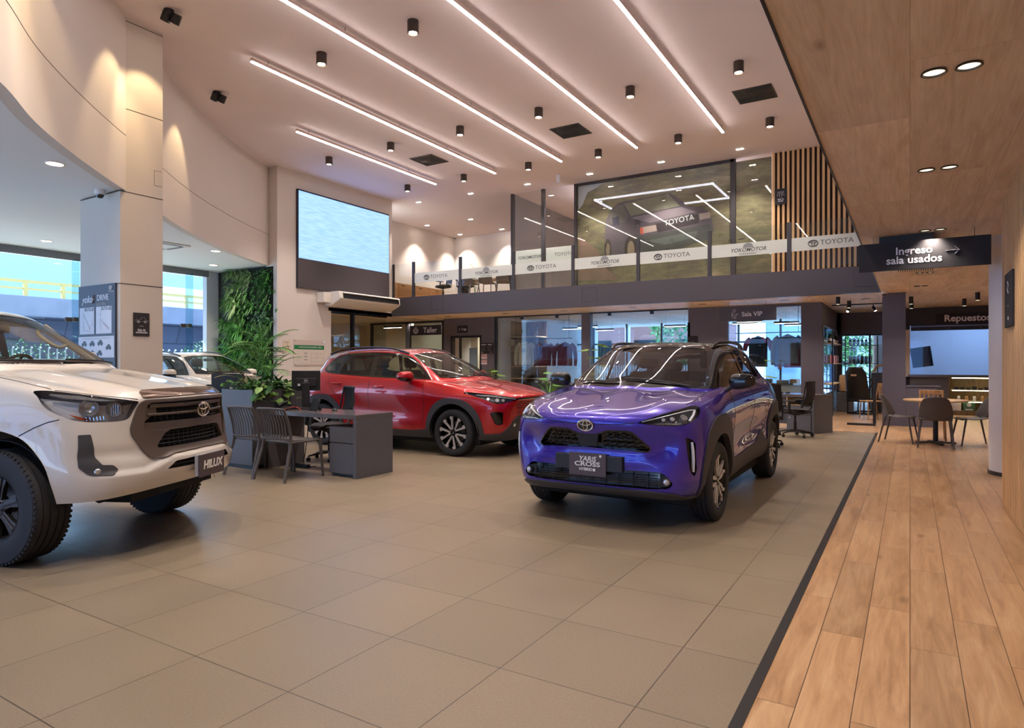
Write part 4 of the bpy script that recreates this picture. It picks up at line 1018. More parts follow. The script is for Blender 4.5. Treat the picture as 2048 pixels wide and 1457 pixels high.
t = xsign('small_notice', 'small cream notice left of the evacuation plan', XL + .002, 11.79, 12.03, 1.67, 2.0, mat('cream_paper', (214, 198, 176), .6), .005, 'notice')
MB().tube([(.05*math.cos(R_(a_)), -.007, .13 + .08*math.sin(R_(a_))) for a_ in range(-80, 90, 20)], (.001, .012), 4).box(-.06, .06, -.007, -.005, .25, .275).obj('print', mat('sign_mid_grey', (150, 146, 150), .5), t, smooth=False)
# dome cameras
def dome(label, loc, s=1):
    t = thing('dome_camera', label, 'security camera', loc)
    MB().lathe([(0, 0), (.055*s, 0), (.06*s, -.04*s), (.05*s, -.06*s), (0, -.06*s)], n=28).obj('mount', M_acw, t)
    MB().lathe([(.045*s, -.058*s), (.042*s, -.08*s), (.025*s, -.10*s), (0, -.105*s)], n=24).obj('dome', M_gloss, t)
dome('white dome camera under the bulkhead at the square column', (-10.52, 5.22, LOW - .0), 1.25)
dome('white dome camera at the right end of the mezzanine fascia', (-.47, 16.0, SOF), 1)
dome('small dome camera in the far corner of the mezzanine ceiling', (-16.1, 21.9, CEIL), 1)
# oak ceiling: cassette unit and diffuser
t = thing('ceiling_air_conditioner', 'white ceiling mounted air conditioner above the hanging sign', 'air conditioner', (-.02, 9.75, 2.60))
MB().box(-.34, .34, -.62, .55, .0, .22).obj('casing', M_acw, t, bevel=.02)
MB().box(-.30, .26, -.64, -.61, .20, .29).obj('outlet', M_black, t)
g = MB()
for i in range(16): g.box(-.12 + i*.026, -.11 + i*.026, .35, .53, -.006, .002)
g.obj('grille_blades', M_trim, t, smooth=False)
MB().box(.10, .31, -.63, -.62, .14, .20).obj('label', M_signw, t, smooth=False)
t = thing('ceiling_cassette', 'white square cassette air unit in the low ceiling right of the column', 'air conditioner', (-14.2, 8.3, LOW))
MB().box(-.45, .45, -.45, .45, -.03, 0).obj('panel', M_acw, t, bevel=.01)
g = MB()
for a_ in (-.38, .30): g.box(-.3, .3, a_, a_ + .08, -.034, -.028).box(a_, a_ + .08, -.3, .3, -.034, -.028)
g.obj('slots', M_trim, t, smooth=False)
# track spots and pendant cylinders under the oak ceiling
t = thing('track_light', 'black track with two spotlights by the slate column', 'track light', (-1.0, 19.0, SOF))
MB().box(-.75, .45, -.018, .018, -.03, 0).obj('track', M_black, t)
for x, d_ in ((-.35, (-.3, -.6, -1)), (.2, (.5, -.2, -1))):
    dv = Vector(d_).normalized(); p = Vector((x, 0, -.10))
    h = MB().cyl((x, 0, -.03), (x, 0, -.09), .012, n=10).cyl(p - dv*.02, p + dv*.11, .036, n=20).obj('spot_head', M_black, t)
    MB().cyl(p + dv*.108, p + dv*.113, .028, n=16).obj('lens', M_lens, h)
cylp = None
for i, (x, y, l) in enumerate(((-1.42, 16.8, 'left of the two by the accessories shop'), (-1.28, 18.0, 'right of the two by the accessories shop'), (.02, 17.6, 'upper of the two right of the slate column'), (.03, 19.0, 'lower of the two right of the slate column'), (1.25, 17.3, 'upper of the two before the parts counter'), (1.1, 18.8, 'lower of the two before the parts counter'))):
    if cylp is None:
        cylp = thing('spot_cylinder', '', 'ceiling lamp'); MB().cyl((0, 0, 0), (0, 0, -.17), .045, n=24).obj('housing', M_black, cylp); MB().cyl((0, 0, -.172), (0, 0, -.168), .036, n=20).obj('lens', M_soft, cylp); o = cylp
    else: o = dup(cylp)
    o.location = (x, y, SOF); tag(o, 'black cylinder spot under the oak ceiling, ' + l, None, 'cylinder spots under the oak ceiling')
# ---------------------------------------------------------------- mezzanine
M_rail = glass('balustrade_glass', (.93, .96, .95), 1.0)
M_frost = mat('frosted_band', (206, 210, 204), .6, alpha=.72)
M_print = mat('grey_print', (72, 72, 76), .6)
px = [-14.38, -13.52, -11.68, -9.78, -7.88, -6.01, -4.18, -2.37, -.60]
for i, x in enumerate(px[1:-1]):
    p = MB().box(-.045, .045, -.03, .03, .02, 1.12).box(-.06, .06, -.035, .035, 0, .02).obj('balustrade_post', M_frame, loc=(x, YF + .05, MEZ), bevel=.004)
    tag(p, 'dark square post of the mezzanine balustrade, %s from the left' % ['first', 'second', 'third', 'fourth', 'fifth', 'sixth', 'seventh'][i], 'post', 'balustrade posts')
MB_ = MB().box(-.04, .04, -.02, .02, 0, 1.1).obj('balustrade_post', M_frame, loc=(-14.36, YF + .05, MEZ), bevel=.004); tag(MB_, 'thin dark end post of the balustrade at the screen wall', 'post', 'balustrade posts')
names = ['plain end', 'TOYOTA', 'YOKOMOTOR', 'TOYOTA', 'YOKOMOTOR', 'TOYOTA', 'YOKOMOTOR', 'TOYOTA']
for i in range(8):
    x0, x1 = px[i] + .04, px[i+1] - .05; w = (x1 - x0)/2; c = (x0 + x1)/2
    t = thing('glass_balustrade', 'clear glass balustrade panel, %s of the mezzanine edge, with a frosted band' % ['first from the left', 'second from the left', 'third from the left', 'fourth from the left', 'fifth from the left', 'sixth from the left', 'seventh from the left', 'last on the right'][i], 'glass panel', (c, YF + .05, MEZ), 0, 'glass panels of the balustrade')
    MB().box(-w, w, -.006, .006, .04, 1.09).obj('pane', M_rail, t, smooth=False)
    if i == 0: continue
    z0, z1 = .44, .745
    MB().box(-w, w, -.008, -.0065, z0, z1).obj('frosted_band', M_frost, t, smooth=False)
    cz = (z0 + z1)/2
    if names[i] == 'TOYOTA':
        fonts('TOYOTA', .155, M_print, 'lettering', t, (.10, -.009, cz), RX, depth=.0005, sx=1.05)
        e = emblem(t, (-.38, -.010, cz), (0, -1, 0), .20, m=M_print)
        for q in list(e.children): bpy.data.objects.remove(q)
    else:
        fonts('YOKOMOTOR', .125, M_print, 'lettering', t, (0, -.009, cz - .02), RX, depth=.0005, shear=.25, bold=.002)
        MB().prism([(.12*math.cos(R_(a_)), .11*math.sin(R_(a_))) for a_ in range(0, 181, 15)], -.010, -.009, lambda u, v, d: (u, d, cz + .035 + v)).obj('rising_disc', mat('mid_grey_print', (120, 122, 124), .6), t, smooth=False)
        MB().box(-.22, .24, -.0095, -.0085, cz - .095, cz - .090).obj('underline', M_print, t, smooth=False)
        b = MB()
        for k in range(9): b.box(-.20 + k*.043, -.175 + k*.043, -.0095, -.0085, cz - .125, cz - .107)
        b.obj('small_print', M_print, t, smooth=False)['kind'] = 'stuff'
# glazed partition of the meeting room
GY = 17.37
M_pg = glass('partition_glass', (.93, .95, .94), 1.2)
mull = [-10.56, -9.46, -8.38, -3.88, -2.97]
fr = MB()
for x, w in zip(mull[:-1], (.05, .07, .05, .08)): fr.box(x - w, x + w*.6, GY - .04, GY + .04, MEZ, CEIL)
fr.box(-8.38, -3.88, GY - .04, GY + .04, CEIL - .07, CEIL).box(-10.6, -2.95, GY - .04, GY + .04, MEZ, MEZ + .05)
struct('window_4', fr, M_frame, 'dark frame of the glazed meeting room on the mezzanine')
for i, (x0, x1) in enumerate(zip(mull, mull[1:])):
    n = 3 if i == 2 else 1
    for k in range(n):
        a0 = x0 + (x1 - x0)*k/n; a1 = x0 + (x1 - x0)*(k+1)/n
        b = MB().box(a0 + .006, a1 - .006, GY - .006, GY + .006, MEZ + .05, CEIL - .01)
        struct('window_%d' % (5 + i*3 + k), b, M_pg, 'glass pane %d of the mezzanine meeting room' % (i*3 + k + 1))
struct('window_20', MB().box(-10.59, -10.58, GY + .05, 22.1, MEZ, CEIL), M_pg, 'side glass of the mezzanine meeting room')
for x0 in (-9.46, -8.38):   # frosted bands on the partition
    pass
b = MB().box(-10.5, -9.52, GY - .009, GY - .007, 4.35, 4.85).box(-9.38, -8.44, GY - .009, GY - .007, 4.35, 4.85); o = b.obj('frosted_film', M_frost, smooth=False); tag(o, 'pale frosted film on the left panes of the meeting room', 'film')
f1 = fonts('YOKOMOTOR', .13, M_print, 'lettering', o, (-9.95, GY - .011, 4.62), RX, depth=.0005, shear=.25, bold=.002); fonts('TOYOTA', .15, M_print, 'lettering', o, (-8.78, GY - .011, 4.62), RX, depth=.0005)
t = thing('door_handle_bar', 'dark pull handle on the glass door of the meeting room', 'handle', (-3.74, GY - .05, 4.55)); MB().tube([(-.02, 0, 0), (.14, -.03, 0)], .012, 8).obj('bar', M_black, t)
# mural
mm = mat('mural_hillside', (110, 108, 78), .6)
ns, ls, b_ = nt(mm); tc = N(mm, 'TexCoord'); mp = N(mm, 'Mapping'); mp.inputs['Rotation'].default_value = (0, R_(24), 0); mp.inputs['Scale'].default_value = (.5, 1, 1.7)
n1 = N(mm, 'TexNoise'); n1.inputs['Scale'].default_value = 2.2; n1.inputs['Detail'].default_value = 12; n1.inputs['Roughness'].default_value = .78; n1.inputs['Distortion'].default_value = .25
cr = N(mm, 'ValToRGB'); e = cr.color_ramp.elements; e[0].position = .30; e[0].color = rgb(92, 82, 72); e[1].position = .74; e[1].color = rgb(226, 204, 176)
for p_, c_ in ((.42, (124, 110, 92)), (.50, (136, 130, 96)), (.58, (162, 150, 114)), (.65, (188, 172, 142))): k = e.new(p_); k.color = rgb(*c_)
ls.new(tc.outputs['Object'], mp.inputs[0]); ls.new(mp.outputs[0], n1.inputs[0]); ls.new(n1.outputs[0], cr.inputs[0]); ls.new(cr.outputs[0], b_.inputs['Base Color'])
mu = thing('window_film_mural', 'huge printed film of a dark off-road car on a grassy slope', 'mural', (-5.65, 17.42, MEZ))
MB().box(-2.70, 2.68, -.01, -.008, .02, 3.08).obj('print', mm, mu, smooth=False)
def mp_(pts, d, m, nm):
    b = MB(); b.prism(pts, -.010 - d, -.0095, lambda u, v, dd: (u, dd, v)); return b.obj(nm, m, mu, smooth=False)
# positions given as photo fractions of the mural (x to the right, z up), the car a flat print
def P(x, y):   # pixel of the photo -> local mural coordinates
    u = (x - 1024)/1306.0; A_ = R_(31.36)
    dx = -math.sin(A_) + u*math.cos(A_); dy = math.cos(A_) + u*math.sin(A_); s__ = 17.41/dy
    return (dx*s__ + 5.65, 1.35 + (728.5 - y)/1306.0*s__ - MEZ)
mc = lambda n, c: mat('mural_' + n, tuple(min(255, int(v*1.5)) for v in c), .6, alpha=.86)
b_.inputs['Alpha'].default_value = .84
mp_([P(1157, 362), P(1215, 358), P(1195, 375), P(1175, 385), P(1165, 410), P(1157, 420)], .001, mc('mist', (150, 150, 158)), 'misty_sky')
mp_([P(1157, 560), P(1157, 470), P(1195, 500), P(1210, 535), P(1240, 560)], .001, noisy(mc('track', (112, 90, 78)), 3, .25), 'dirt_track')
body = [P(1209, 470), P(1212, 440), P(1222, 420), P(1238, 405), P(1340, 386), P(1365, 402), P(1372, 412), P(1400, 415), P(1418, 425), P(1424, 440), P(1428, 460), P(1420, 475), P(1392, 485), P(1360, 500), P(1300, 520), P(1262, 530), P(1245, 520), P(1212, 510)]
mp_(body, .002, mc('car_body', (78, 70, 76)), 'car_body')
mp_([P(1248, 408), P(1336, 388), P(1360, 412), P(1262, 432)], .003, mc('screen', (106, 102, 88)), 'car_windscreen')
mp_([P(1218, 428), P(1236, 412), P(1246, 410), P(1256, 432), P(1250, 445), P(1222, 448)], .003, mc('side_window', (88, 84, 80)), 'car_side_window')
mp_([P(1262, 436), P(1362, 414), P(1392, 424), P(1300, 446)], .003, mc('bonnet', (112, 100, 108)), 'car_bonnet')
mp_([P(1310, 448), P(1396, 428), P(1398, 446), P(1316, 466)], .003, mc('grille', (48, 42, 46)), 'car_grille')
mp_([P(1282, 455), P(1312, 450), P(1314, 462), P(1284, 468)], .004, mc('lamp', (150, 132, 124)), 'car_lamp'); mp_([P(1398, 428), P(1420, 424), P(1421, 436), P(1400, 440)], .004, mc('lamp', (150, 132, 124)), 'car_lamp')
mp_([P(1280, 456), P(1286, 455), P(1287, 468), P(1281, 469)], .005, mc('marker', (190, 84, 66)), 'car_marker')
mp_([P(1224, 436), P(1238, 433), P(1239, 450), P(1226, 452)], .004, mc('mirror', (50, 52, 66)), 'car_mirror')
mp_([P(1256, 470), P(1290, 472), P(1420, 448), P(1428, 462), P(1415, 480), P(1340, 502), P(1290, 510)], .004, mc('bumper', (62, 64, 62)), 'car_bumper')
mp_([P(1290, 482), P(1395, 462), P(1392, 474), P(1330, 490)], .005, mc('lower_grille', (84, 88, 84)), 'car_lower_grille')
for cx_, cy_, rx, ry in ((1262, 500, 13, 30), (1216, 500, 7, 22)):
    mp_([P(cx_ + rx*math.cos(a_), cy_ + ry*math.sin(a_)) for a_ in [2*math.pi*i/20 for i in range(20)]], .005, mc('tyre', (52, 46, 42)), 'car_wheel')
    mp_([P(cx_ + rx*.55*math.cos(a_), cy_ + ry*.6*math.sin(a_)) for a_ in [2*math.pi*i/20 for i in range(20)]], .006, mc('rim', (120, 104, 88)), 'car_rim')
c0 = P(1358, 441); o = fonts('TOYOTA', .20, mc('letters', (196, 190, 190)), 'lettering', mu, (c0[0], -.017, c0[1]), (R_(90), R_(-6), 0), depth=.0005, bold=.002)
# pendant frame light
t = thing('pendant_frame_light', 'rectangular white LED frame hanging inside the glazed meeting room', 'pendant light', (-6.17, 18.45, 6.12))
fr = MB(); a_, b__ = 1.72, .90
for (x0, x1, y0, y1) in ((-a_, a_, -b__, -b__ + .04), (-a_, a_, b__ - .04, b__), (-a_, -a_ + .04, -b__, b__), (a_ - .04, a_, -b__, b__)): fr.box(x0, x1, y0, y1, 0, .05)
fr.obj('light_frame', mat('cool_led', (255, 255, 255), .5, emit=(245, 240, 255), es=30), t, smooth=False)
for x in (-1.2, .9):
    for y in (-b__ + .02, b__ - .02): MB().cyl((x, y, .05), (x, y, CEIL - 6.12 - .001), .003, n=6).obj('hanging_wire', mat('steel_wire', (200, 200, 200), .3, .8), t)
# office furniture up there
office_chair('dark office chair behind the second balustrade panel', (-13.45, 17.6, MEZ), R_(150), 'mezzanine office chairs')
office_chair('second dark office chair farther left on the mezzanine', (-12.75, 17.9, MEZ), R_(210), 'mezzanine office chairs')
for i, x in enumerate((-12.1, -11.5, -10.95)):
    t = shell_chair('grey visitor chair %s behind the balustrade near the meeting room' % ['left', 'middle', 'right'][i], (x, 17.25 + .1*i, MEZ), R_(20*i - 10), 'visitor chairs on the mezzanine')
t = thing('office_desk', 'pale desk top on the mezzanine behind the balustrade', 'desk', (-12.1, 18.6, MEZ)); MB().box(-1.3, 1.3, -.35, .35, .71, .75).obj('desk_top', mat('pale_top', (206, 196, 180), .5), t); MB().box(-1.25, -1.2, -.3, .3, 0, .71).box(1.2, 1.25, -.3, .3, 0, .71).obj('legs', M_black, t)
t = thing('credenza', 'low oak credenza along the mezzanine side wall', 'cabinet', (-16.05, 19.3, MEZ))
MB().box(-.22, .22, -1.5, 1.5, 0, .8).obj('carcass', M_oak, t, bevel=.004)
for k in range(3):
    d_ = MB().box(.22, .235, -1.49 + k*1.0, -.51 + k*1.0, .02, .78).obj('door', M_oak, t, bevel=.002); MB().box(.235, .245, -1.08 + k*1.0, -.92 + k*1.0, .70, .72).obj('handle', M_black, d_)
def potted(name, label, loc, h, pot=True, kind='palm', s=1.0, seed=1):
    rd = random.Random(seed); t = thing(name, label, 'plant', loc)
    if pot: MB().lathe([(0, 0), (.13*s, 0), (.17*s, .32*s), (.155*s, .32*s), (.14*s, .28*s), (0, .28*s)], n=24).obj('pot', M_desk, t)
    m = MB()
    if kind == 'palm':
        for k in range(5):
            a = rd.uniform(0, 6.28); m.tube([(0, 0, .25*s), (.08*math.cos(a), .08*math.sin(a), h*.6)], .008, 5); fern(m, (.08*math.cos(a), .08*math.sin(a), h*rd.uniform(.5, .7)), 0, 5, 1.2, .5*s, 12, .014*s, rd)
        m.obj('fronds', M_leafd, t, smooth=False)
    else:
        for k in range(9):
            a = rd.uniform(0, 6.28); r_ = rd.uniform(.1, .35)*s; z = h*rd.uniform(.55, 1)
            m.tube([(0, 0, .25*s), (r_*.5*math.cos(a), r_*.5*math.sin(a), z*.7), (r_*math.cos(a), r_*math.sin(a), z)], .005, 5)
            heart(m, (r_*math.cos(a), r_*math.sin(a), z), (math.cos(a), math.sin(a), -.2), rd.uniform(.16, .26)*s)
        for k in range(14):
            a = rd.uniform(0, 6.28); leaf(m, (0, 0, .28*s), (math.cos(a)*.6, math.sin(a)*.6, 1), h*.5, .02*s, .5)
        m.obj('leaves', M_leafy2 if kind == 'light' else M_leafy, t, smooth=False)
    return t
potted('potted_palm', 'potted palm behind the mezzanine balustrade by the office corner', (-13.85, 20.1, MEZ), 1.75, seed=4)
# ---------------------------------------------------------------- living wall and floor plants
def green_wall():
    t = thing('living_wall', 'tall wall of hanging ferns and grassy plants left of the screen wall', 'living wall', (-15.75, 11.62, 0))
    rd = random.Random(11)
    MB().box(-1.02, 1.2, -.02, .12, 0, 3.97).obj('planting_felt', M_leafbk, t, smooth=False)
    mats = [M_leafy, M_leafd, noisy(mat('leaf_sage', (150, 178, 120), .5), 12, .3), noisy(mat('leaf_bright', (104, 178, 76), .45), 12, .3)]
    mbs = [MB() for _ in mats]
    for i in range(430):
        x = rd.uniform(-.98, 1.18); z = rd.uniform(.6, 3.92)
        k = 1 if (x > .45 and z > 2.0) else (2 if z > 3.2 else (3 if (z < 1.9 and x < .1) else 0))
        if rd.random() < .3: k = rd.randrange(4)
        if x < -.75 and z > 1.9 and rd.random() < .8: continue
        m = mbs[k]; n = rd.randint(9, 15)
        if k == 1:
            for j in range(n):
                a = rd.uniform(0, 6.28); heart(m, (x + rd.uniform(-.1, .1), -.04 - rd.uniform(0, .12), z + rd.uniform(-.12, .12)), (math.cos(a)*.5, -.7, math.sin(a) - .5), rd.uniform(.04, .08))
        else:
            L = rd.uniform(.22, .42) if k != 3 else rd.uniform(.15, .3)
            for j in range(n):
                a = rd.uniform(0, 6.28); leaf(m, (x, -.02, z), (math.cos(a)*.75, -.8, math.sin(a)*.6 + .25), L, .010 if k == 2 else .017, 1.7, 5)
    for (x, z) in ((-.85, 1.55), (-.9, 1.25), (-.6, 1.7), (-.3, 1.45), (-.8, .95), (.0, 1.6), (.2, 1.2)): fern(mbs[3], (x, -.1, z), 0, 6, 1.2, .45, 12, .012, rd)
    for (x, z) in ((-.2, 2.3), (-.05, 2.2), (-.4, 2.9), (-.35, 3.0)):
        for j in range(70):
            a = rd.uniform(0, 6.28); leaf(mbs[2 if x < -.3 else 3], (x, -.05, z), (math.cos(a)*.9, -.7, math.sin(a)*.8 + .5), rd.uniform(.35, .6), .009, 2.0, 6)
    for m, mt, nm, lb in zip(mbs, mats, ('fern_leaves', 'round_leaves', 'grass_leaves', 'bright_leaves'), ('mid green leaves', 'small dark round leaves', 'pale arching grass blades', 'bright green fronds')):
        o = m.obj(nm, mt, t, smooth=False); o['kind'] = 'stuff'; o['label'] = lb
M_leafbk = noisy(mat('dark_felt', (30, 36, 28), .95), 20, .3)
green_wall()
t = thing('hanging_leaf', 'single dark leaf on a thin vine at the edge of the living wall', 'vine', (-14.42, 11.56, 0))
m = MB(); m.tube([(-.1, 0, 3.2), (.0, .0, 2.95), (.02, 0, 2.78)], .003, 4); heart(m, (.02, 0, 2.80), (0, -.2, -1), .10); heart(m, (-.06, 0, 3.3), (0.2, -.2, -1), .07); m.obj('leaves', M_leafd, t, smooth=False)
potted('potted_plant', 'light green leafy plant before the shop window above the red SUV hood', (-11.3, 17.5, 0), 1.35, kind='light', s=1.3, seed=2)
potted('potted_plant', 'leafy plant beside the dark shop post left of the blue SUV roof', (-7.70, 17.35, 0), 1.95, kind='light', s=1.2, seed=5)
potted('potted_plant', 'low spiky plant by the shop window left of the blue SUV mirror', (-8.95, 16.75, 0), 1.2, kind='green', s=1.2, seed=6)
potted('potted_plant', 'pale leafy plant in front of the hanging shirts', (-3.15, 16.9, 0), 1.45, kind='light', s=1.0, seed=8)
# ---------------------------------------------------------------- ground-floor rooms behind glass
M_sg = glass('shop_glass', (.86, .92, .93), 1.2)
for i, (x0, x1) in enumerate(((-11.62, -10.05), (-10.05, -8.5), (-8.22, -7.3), (-7.3, -6.3), (-6.3, -5.25), (-4.18, -2.36))):
    struct('window_%d' % (21 + i), MB().box(x0 + .005, x1 - .005, YB + .02, YB + .032, .1, 2.86), M_sg, 'shop window pane %d' % (i + 1))
fr = MB().box(-11.62, -8.5, YB, YB + .06, 2.86, SOF).box(-8.22, -5.25, YB, YB + .06, 2.86, SOF).box(-11.64, -11.60, YB, YB + .06, 0, SOF).box(-5.27, -5.20, YB, YB + .05, 0, 2.5).box(-11.62, -5.25, YB, YB + .06, 0, .10)
struct('trim_5', fr, M_black, 'black frames of the shop windows')
for x in (-10.6, -9.35, -7.6, -6.3): o = MB().box(x - .05, x + .05, YB, YB + .05, 2.78, 2.86).obj('glass_clamp', M_black, smooth=False); tag(o, 'small black clamp on top of the shop window glass, %s from the left' % ['first', 'second', 'third', 'fourth'][[-10.6, -9.35, -7.6, -6.3].index(x)], 'clamp', 'clamps on the shop windows')
# shop back: glazed facade to the street
fr = MB()
for x in (-13.7, -12.2, -10.8, -9.4, -8.0, -6.6, -5.2, -3.8, -2.4): fr.box(x - .03, x + .03, 23.95, 24.05, 0, SOF)
fr.box(-13.7, -2.0, 23.95, 24.05, 2.1, 2.16).box(-13.7, -2.0, 23.95, 24.05, 0, .3)
struct('window_30', fr, M_frame, 'frames of the street windows behind the shop')
struct('window_31', MB().box(-13.7, -2.0, 23.99, 24.0, .3, SOF), glass('street_glass', (.75, .88, .97), .8), 'street window glass behind the shop')
# fitted shelf unit at the left of the shop
M_shelf = wood_planks('walnut_shelf', (150, 122, 98), (118, 92, 72), (168, 142, 118), 3, .5, 'Z', .0001, 1, .5)
t = thing('shelf_unit', 'wooden display shelves with hats at the left end of the shop window', 'shelf', (-11.55, 19.2, 0))
MB().box(0, .06, -.4, .4, 0, 2.8).obj('side', M_shelf, t); MB().box(0, 1.0, .36, .4, 0, 2.8).obj('back', M_shelf, t)
for z in (.45, .85, 1.25, 1.75, 2.25): MB().box(.06, 1.0, -.4, .36, z, z + .03).obj('shelf', mat('pale_wood_edge', (196, 168, 130), .6), t)
for i, (x, z) in enumerate(((-10.9, 1.78), (-11.2, 1.28), (-10.85, .88))):
    t = thing('cap', ['dark cap on the upper wooden shelf', 'dark cap on the middle wooden shelf', 'dark cap on the lowest wooden shelf'][i], 'cap', (x, 19.12, z + .0), 0, 'caps on the wooden shelves')
    MB().sphere((0, 0, .0), .10, 16, 8, (1, 1, .9)).obj('crown', M_blackp, t); MB().box(-.07, .07, -.2, -.05, 0, .012).obj('peak', M_blackp, t)
o = MB().box(-.10, .10, -.02, .02, 0, .22).obj('framed_tag', mat('tan_card', (170, 146, 112), .6), loc=(-11.35, 18.6, 1.95)); tag(o, 'small tan card on the wooden display shelf', 'card')
def garment(name, label, loc, rz, m_body, m_sleeve, w=.52, h=.66, sl=.6, short=False, hood=False, group=None):
    """hanging garment facing -y, top at z=0 of the hanger hook"""
    t = thing(name, label, 'garment', loc, rz, group)
    prof = [(-.09, -.07), (-.22, -.12), (-w/2, -.16), (-w/2 - .01, -.3), (-w/2 + .015, -h*.7), (-w/2 + .005, -h - .08), (w/2 - .005, -h - .08), (w/2 - .015, -h*.7), (w/2 + .01, -.3), (w/2, -.16), (.22, -.12), (.09, -.07), (0, -.10)]
    nb = 14
    def fn(sg):
        def f(u, v):
            z = -.085 - v*(h); ww = w/2*(.42 + .58*min(1, v/.13)) if v < .13 else w/2*(1 - .05*math.sin((v - .13)*3))
            x = (2*u - 1)*ww; top = .045*(1 - abs(2*u - 1)) if v < .01 else 0
            y = sg*(.075*math.sqrt(max(0, 1 - (2*u - 1)**2))*min(1, v*5 + .3)) + .012*math.sin(u*23 + v*7) + .008*math.sin(v*19)
            return (x, y, z + (.05*(1 - min(1, v/.13)))*(1 - abs(2*u - 1)))
        return f
    b = MB(); b.grid(fn(-1), nb, 12); b.grid(fn(1), nb, 12); b.obj('body', m_body, t)
    for sg in (-1, 1):
        L = sl; e = .30 if short else L
        P = [(sg*(w/2 - .06), 0, -.13), (sg*(w/2 + .03), 0, -.20), (sg*(w/2 + .075), -.01, -.35 if not short else -.33), (sg*(w/2 + .095), -.01, -.13 - e*.72), (sg*(w/2 + .09), -.02, -.13 - e)]
        if short: P = P[:3] + [(sg*(w/2 + .09), -.01, -.42)]
        P = [Vector(q) for q in smooth_path(P, 4)]
        b = MB().tube(P, [(.05 + .035*(1 - i/len(P)), .075 - .028*i/len(P)) for i in range(len(P))], 12); b.obj('sleeve', m_sleeve, t)
        if not short: p = P[-1]; MB().tube([p, (p.x - sg*.002, p.y, p.z - .06)], .048, 10).obj('cuff', m_sleeve, t)
    if hood: MB().tube([(.10*math.cos(R_(a_)), -.06*abs(math.sin(R_(a_))) - .02, -.07 + .05*math.sin(R_(a_))) for a_ in range(180, 361, 20)], .035, 8).obj('hood', m_body, t)
    h_ = MB(); h_.tube([Vector(q) for q in smooth_path([(-.20, 0, -.13), (-.03, 0, -.05), (0, 0, -.04), (.03, 0, -.05), (.20, 0, -.13)], 4)], .010, 6).tube([Vector(q) for q in smooth_path([(0, 0, -.04), (0, 0, 0), (.02, 0, .02), (.0, 0, .045), (-.02, 0, .03)], 4)], .003, 5)
    h_.obj('hanger', M_oak, t)
    return t
m_beige = noisy(mat('beige_fleece', (196, 182, 156), .9), 30, .08); m_mar = noisy(mat('maroon_fleece', (120, 50, 66), .9), 30, .1)
g = garment('hoodie', 'beige hoodie with a small dark red print hanging in the left shop window', (-10.75, 18.45, 2.12), 0, m_beige, m_beige, .50, .72, .62, hood=True)
MB().box(-.06, .06, -.096, -.088, -.36, -.26).obj('print', mat('dark_red_print', (110, 36, 40), .7), g, smooth=False); MB().box(-.09, .09, -.096, -.088, -.385, -.365).obj('print_text', M_blackp, g, smooth=False)
garment('sweatshirt', 'maroon sweatshirt hanging right of the beige hoodie', (-10.02, 18.45, 2.08), 0, m_mar, m_mar, .50, .70, .6, group='maroon tops in the shop window')
garment('sweatshirt', 'second maroon sweatshirt, half hidden behind the first', (-9.30, 18.47, 2.08), R_(14), m_mar, m_mar, .50, .70, .6, group='maroon tops in the shop window')
m_blk = noisy(mat('black_jersey', (44, 42, 48), .85), 30, .1); m_red = mat('red_jersey', (168, 44, 62), .8); m_gry = noisy(mat('grey_marl', (128, 124, 122), .95), 60, .12)
g = garment('sports_shirt', 'black short sleeved shirt with red shoulders hanging in the lounge window', (-3.50, 18.5, 2.14), 0, m_blk, m_red, .50, .78, .3, short=True)
MB().box(.03, .10, -.092, -.086, -.30, -.29).obj('chest_mark', M_signw, g, smooth=False)
for sg in (-1, 1): MB().tube([(sg*.10, -.05, -.09), (sg*.24, -.04, -.17)], (.03, .035), 8).obj('shoulder_panel', m_red, g); MB().tube([(sg*.335, -.01, -.30), (sg*.345, -.01, -.44)], .052, 10).obj('sleeve_end', mat('white_jersey', (205, 200, 200), .8), g)
g = garment('sweatshirt', 'grey crew neck sweatshirt hanging in front of the lounge window pier', (-2.75, 18.45, 2.17), 0, m_gry, m_gry, .54, .72, .66)
MB().box(-.14, -.05, -.095, -.088, -.22, -.212).box(.04, .14, -.095, -.088, -.22, -.212).obj('chest_mark', m_blk, g, smooth=False)
garment('sweatshirt', 'orange red sweatshirt showing behind the grey one', (-2.62, 18.68, 2.06), R_(8), mat('orange_red_fleece', (176, 72, 48), .9), mat('orange_red_fleece', (176, 72, 48), .9), .52, .72, .66)
for (x0, x1, y, z, l) in ((-11.2, -9.05, 18.46, 2.16, 'left shop window'), (-4.1, -2.4, 18.55, 2.19, 'lounge window')):
    t = thing('garment_rail', 'black hanging rail for clothes in the %s' % l, 'rail', ((x0 + x1)/2, y, 0)); w = (x1 - x0)/2
    MB().tube([(-w, 0, z), (w, 0, z)], .012, 8).obj('rail', M_black, t); 
    for x in (-w + .1, w - .1): MB().cyl((x, 0, z), (x, 0, SOF), .006, n=8).obj('drop_rod', M_black, t)
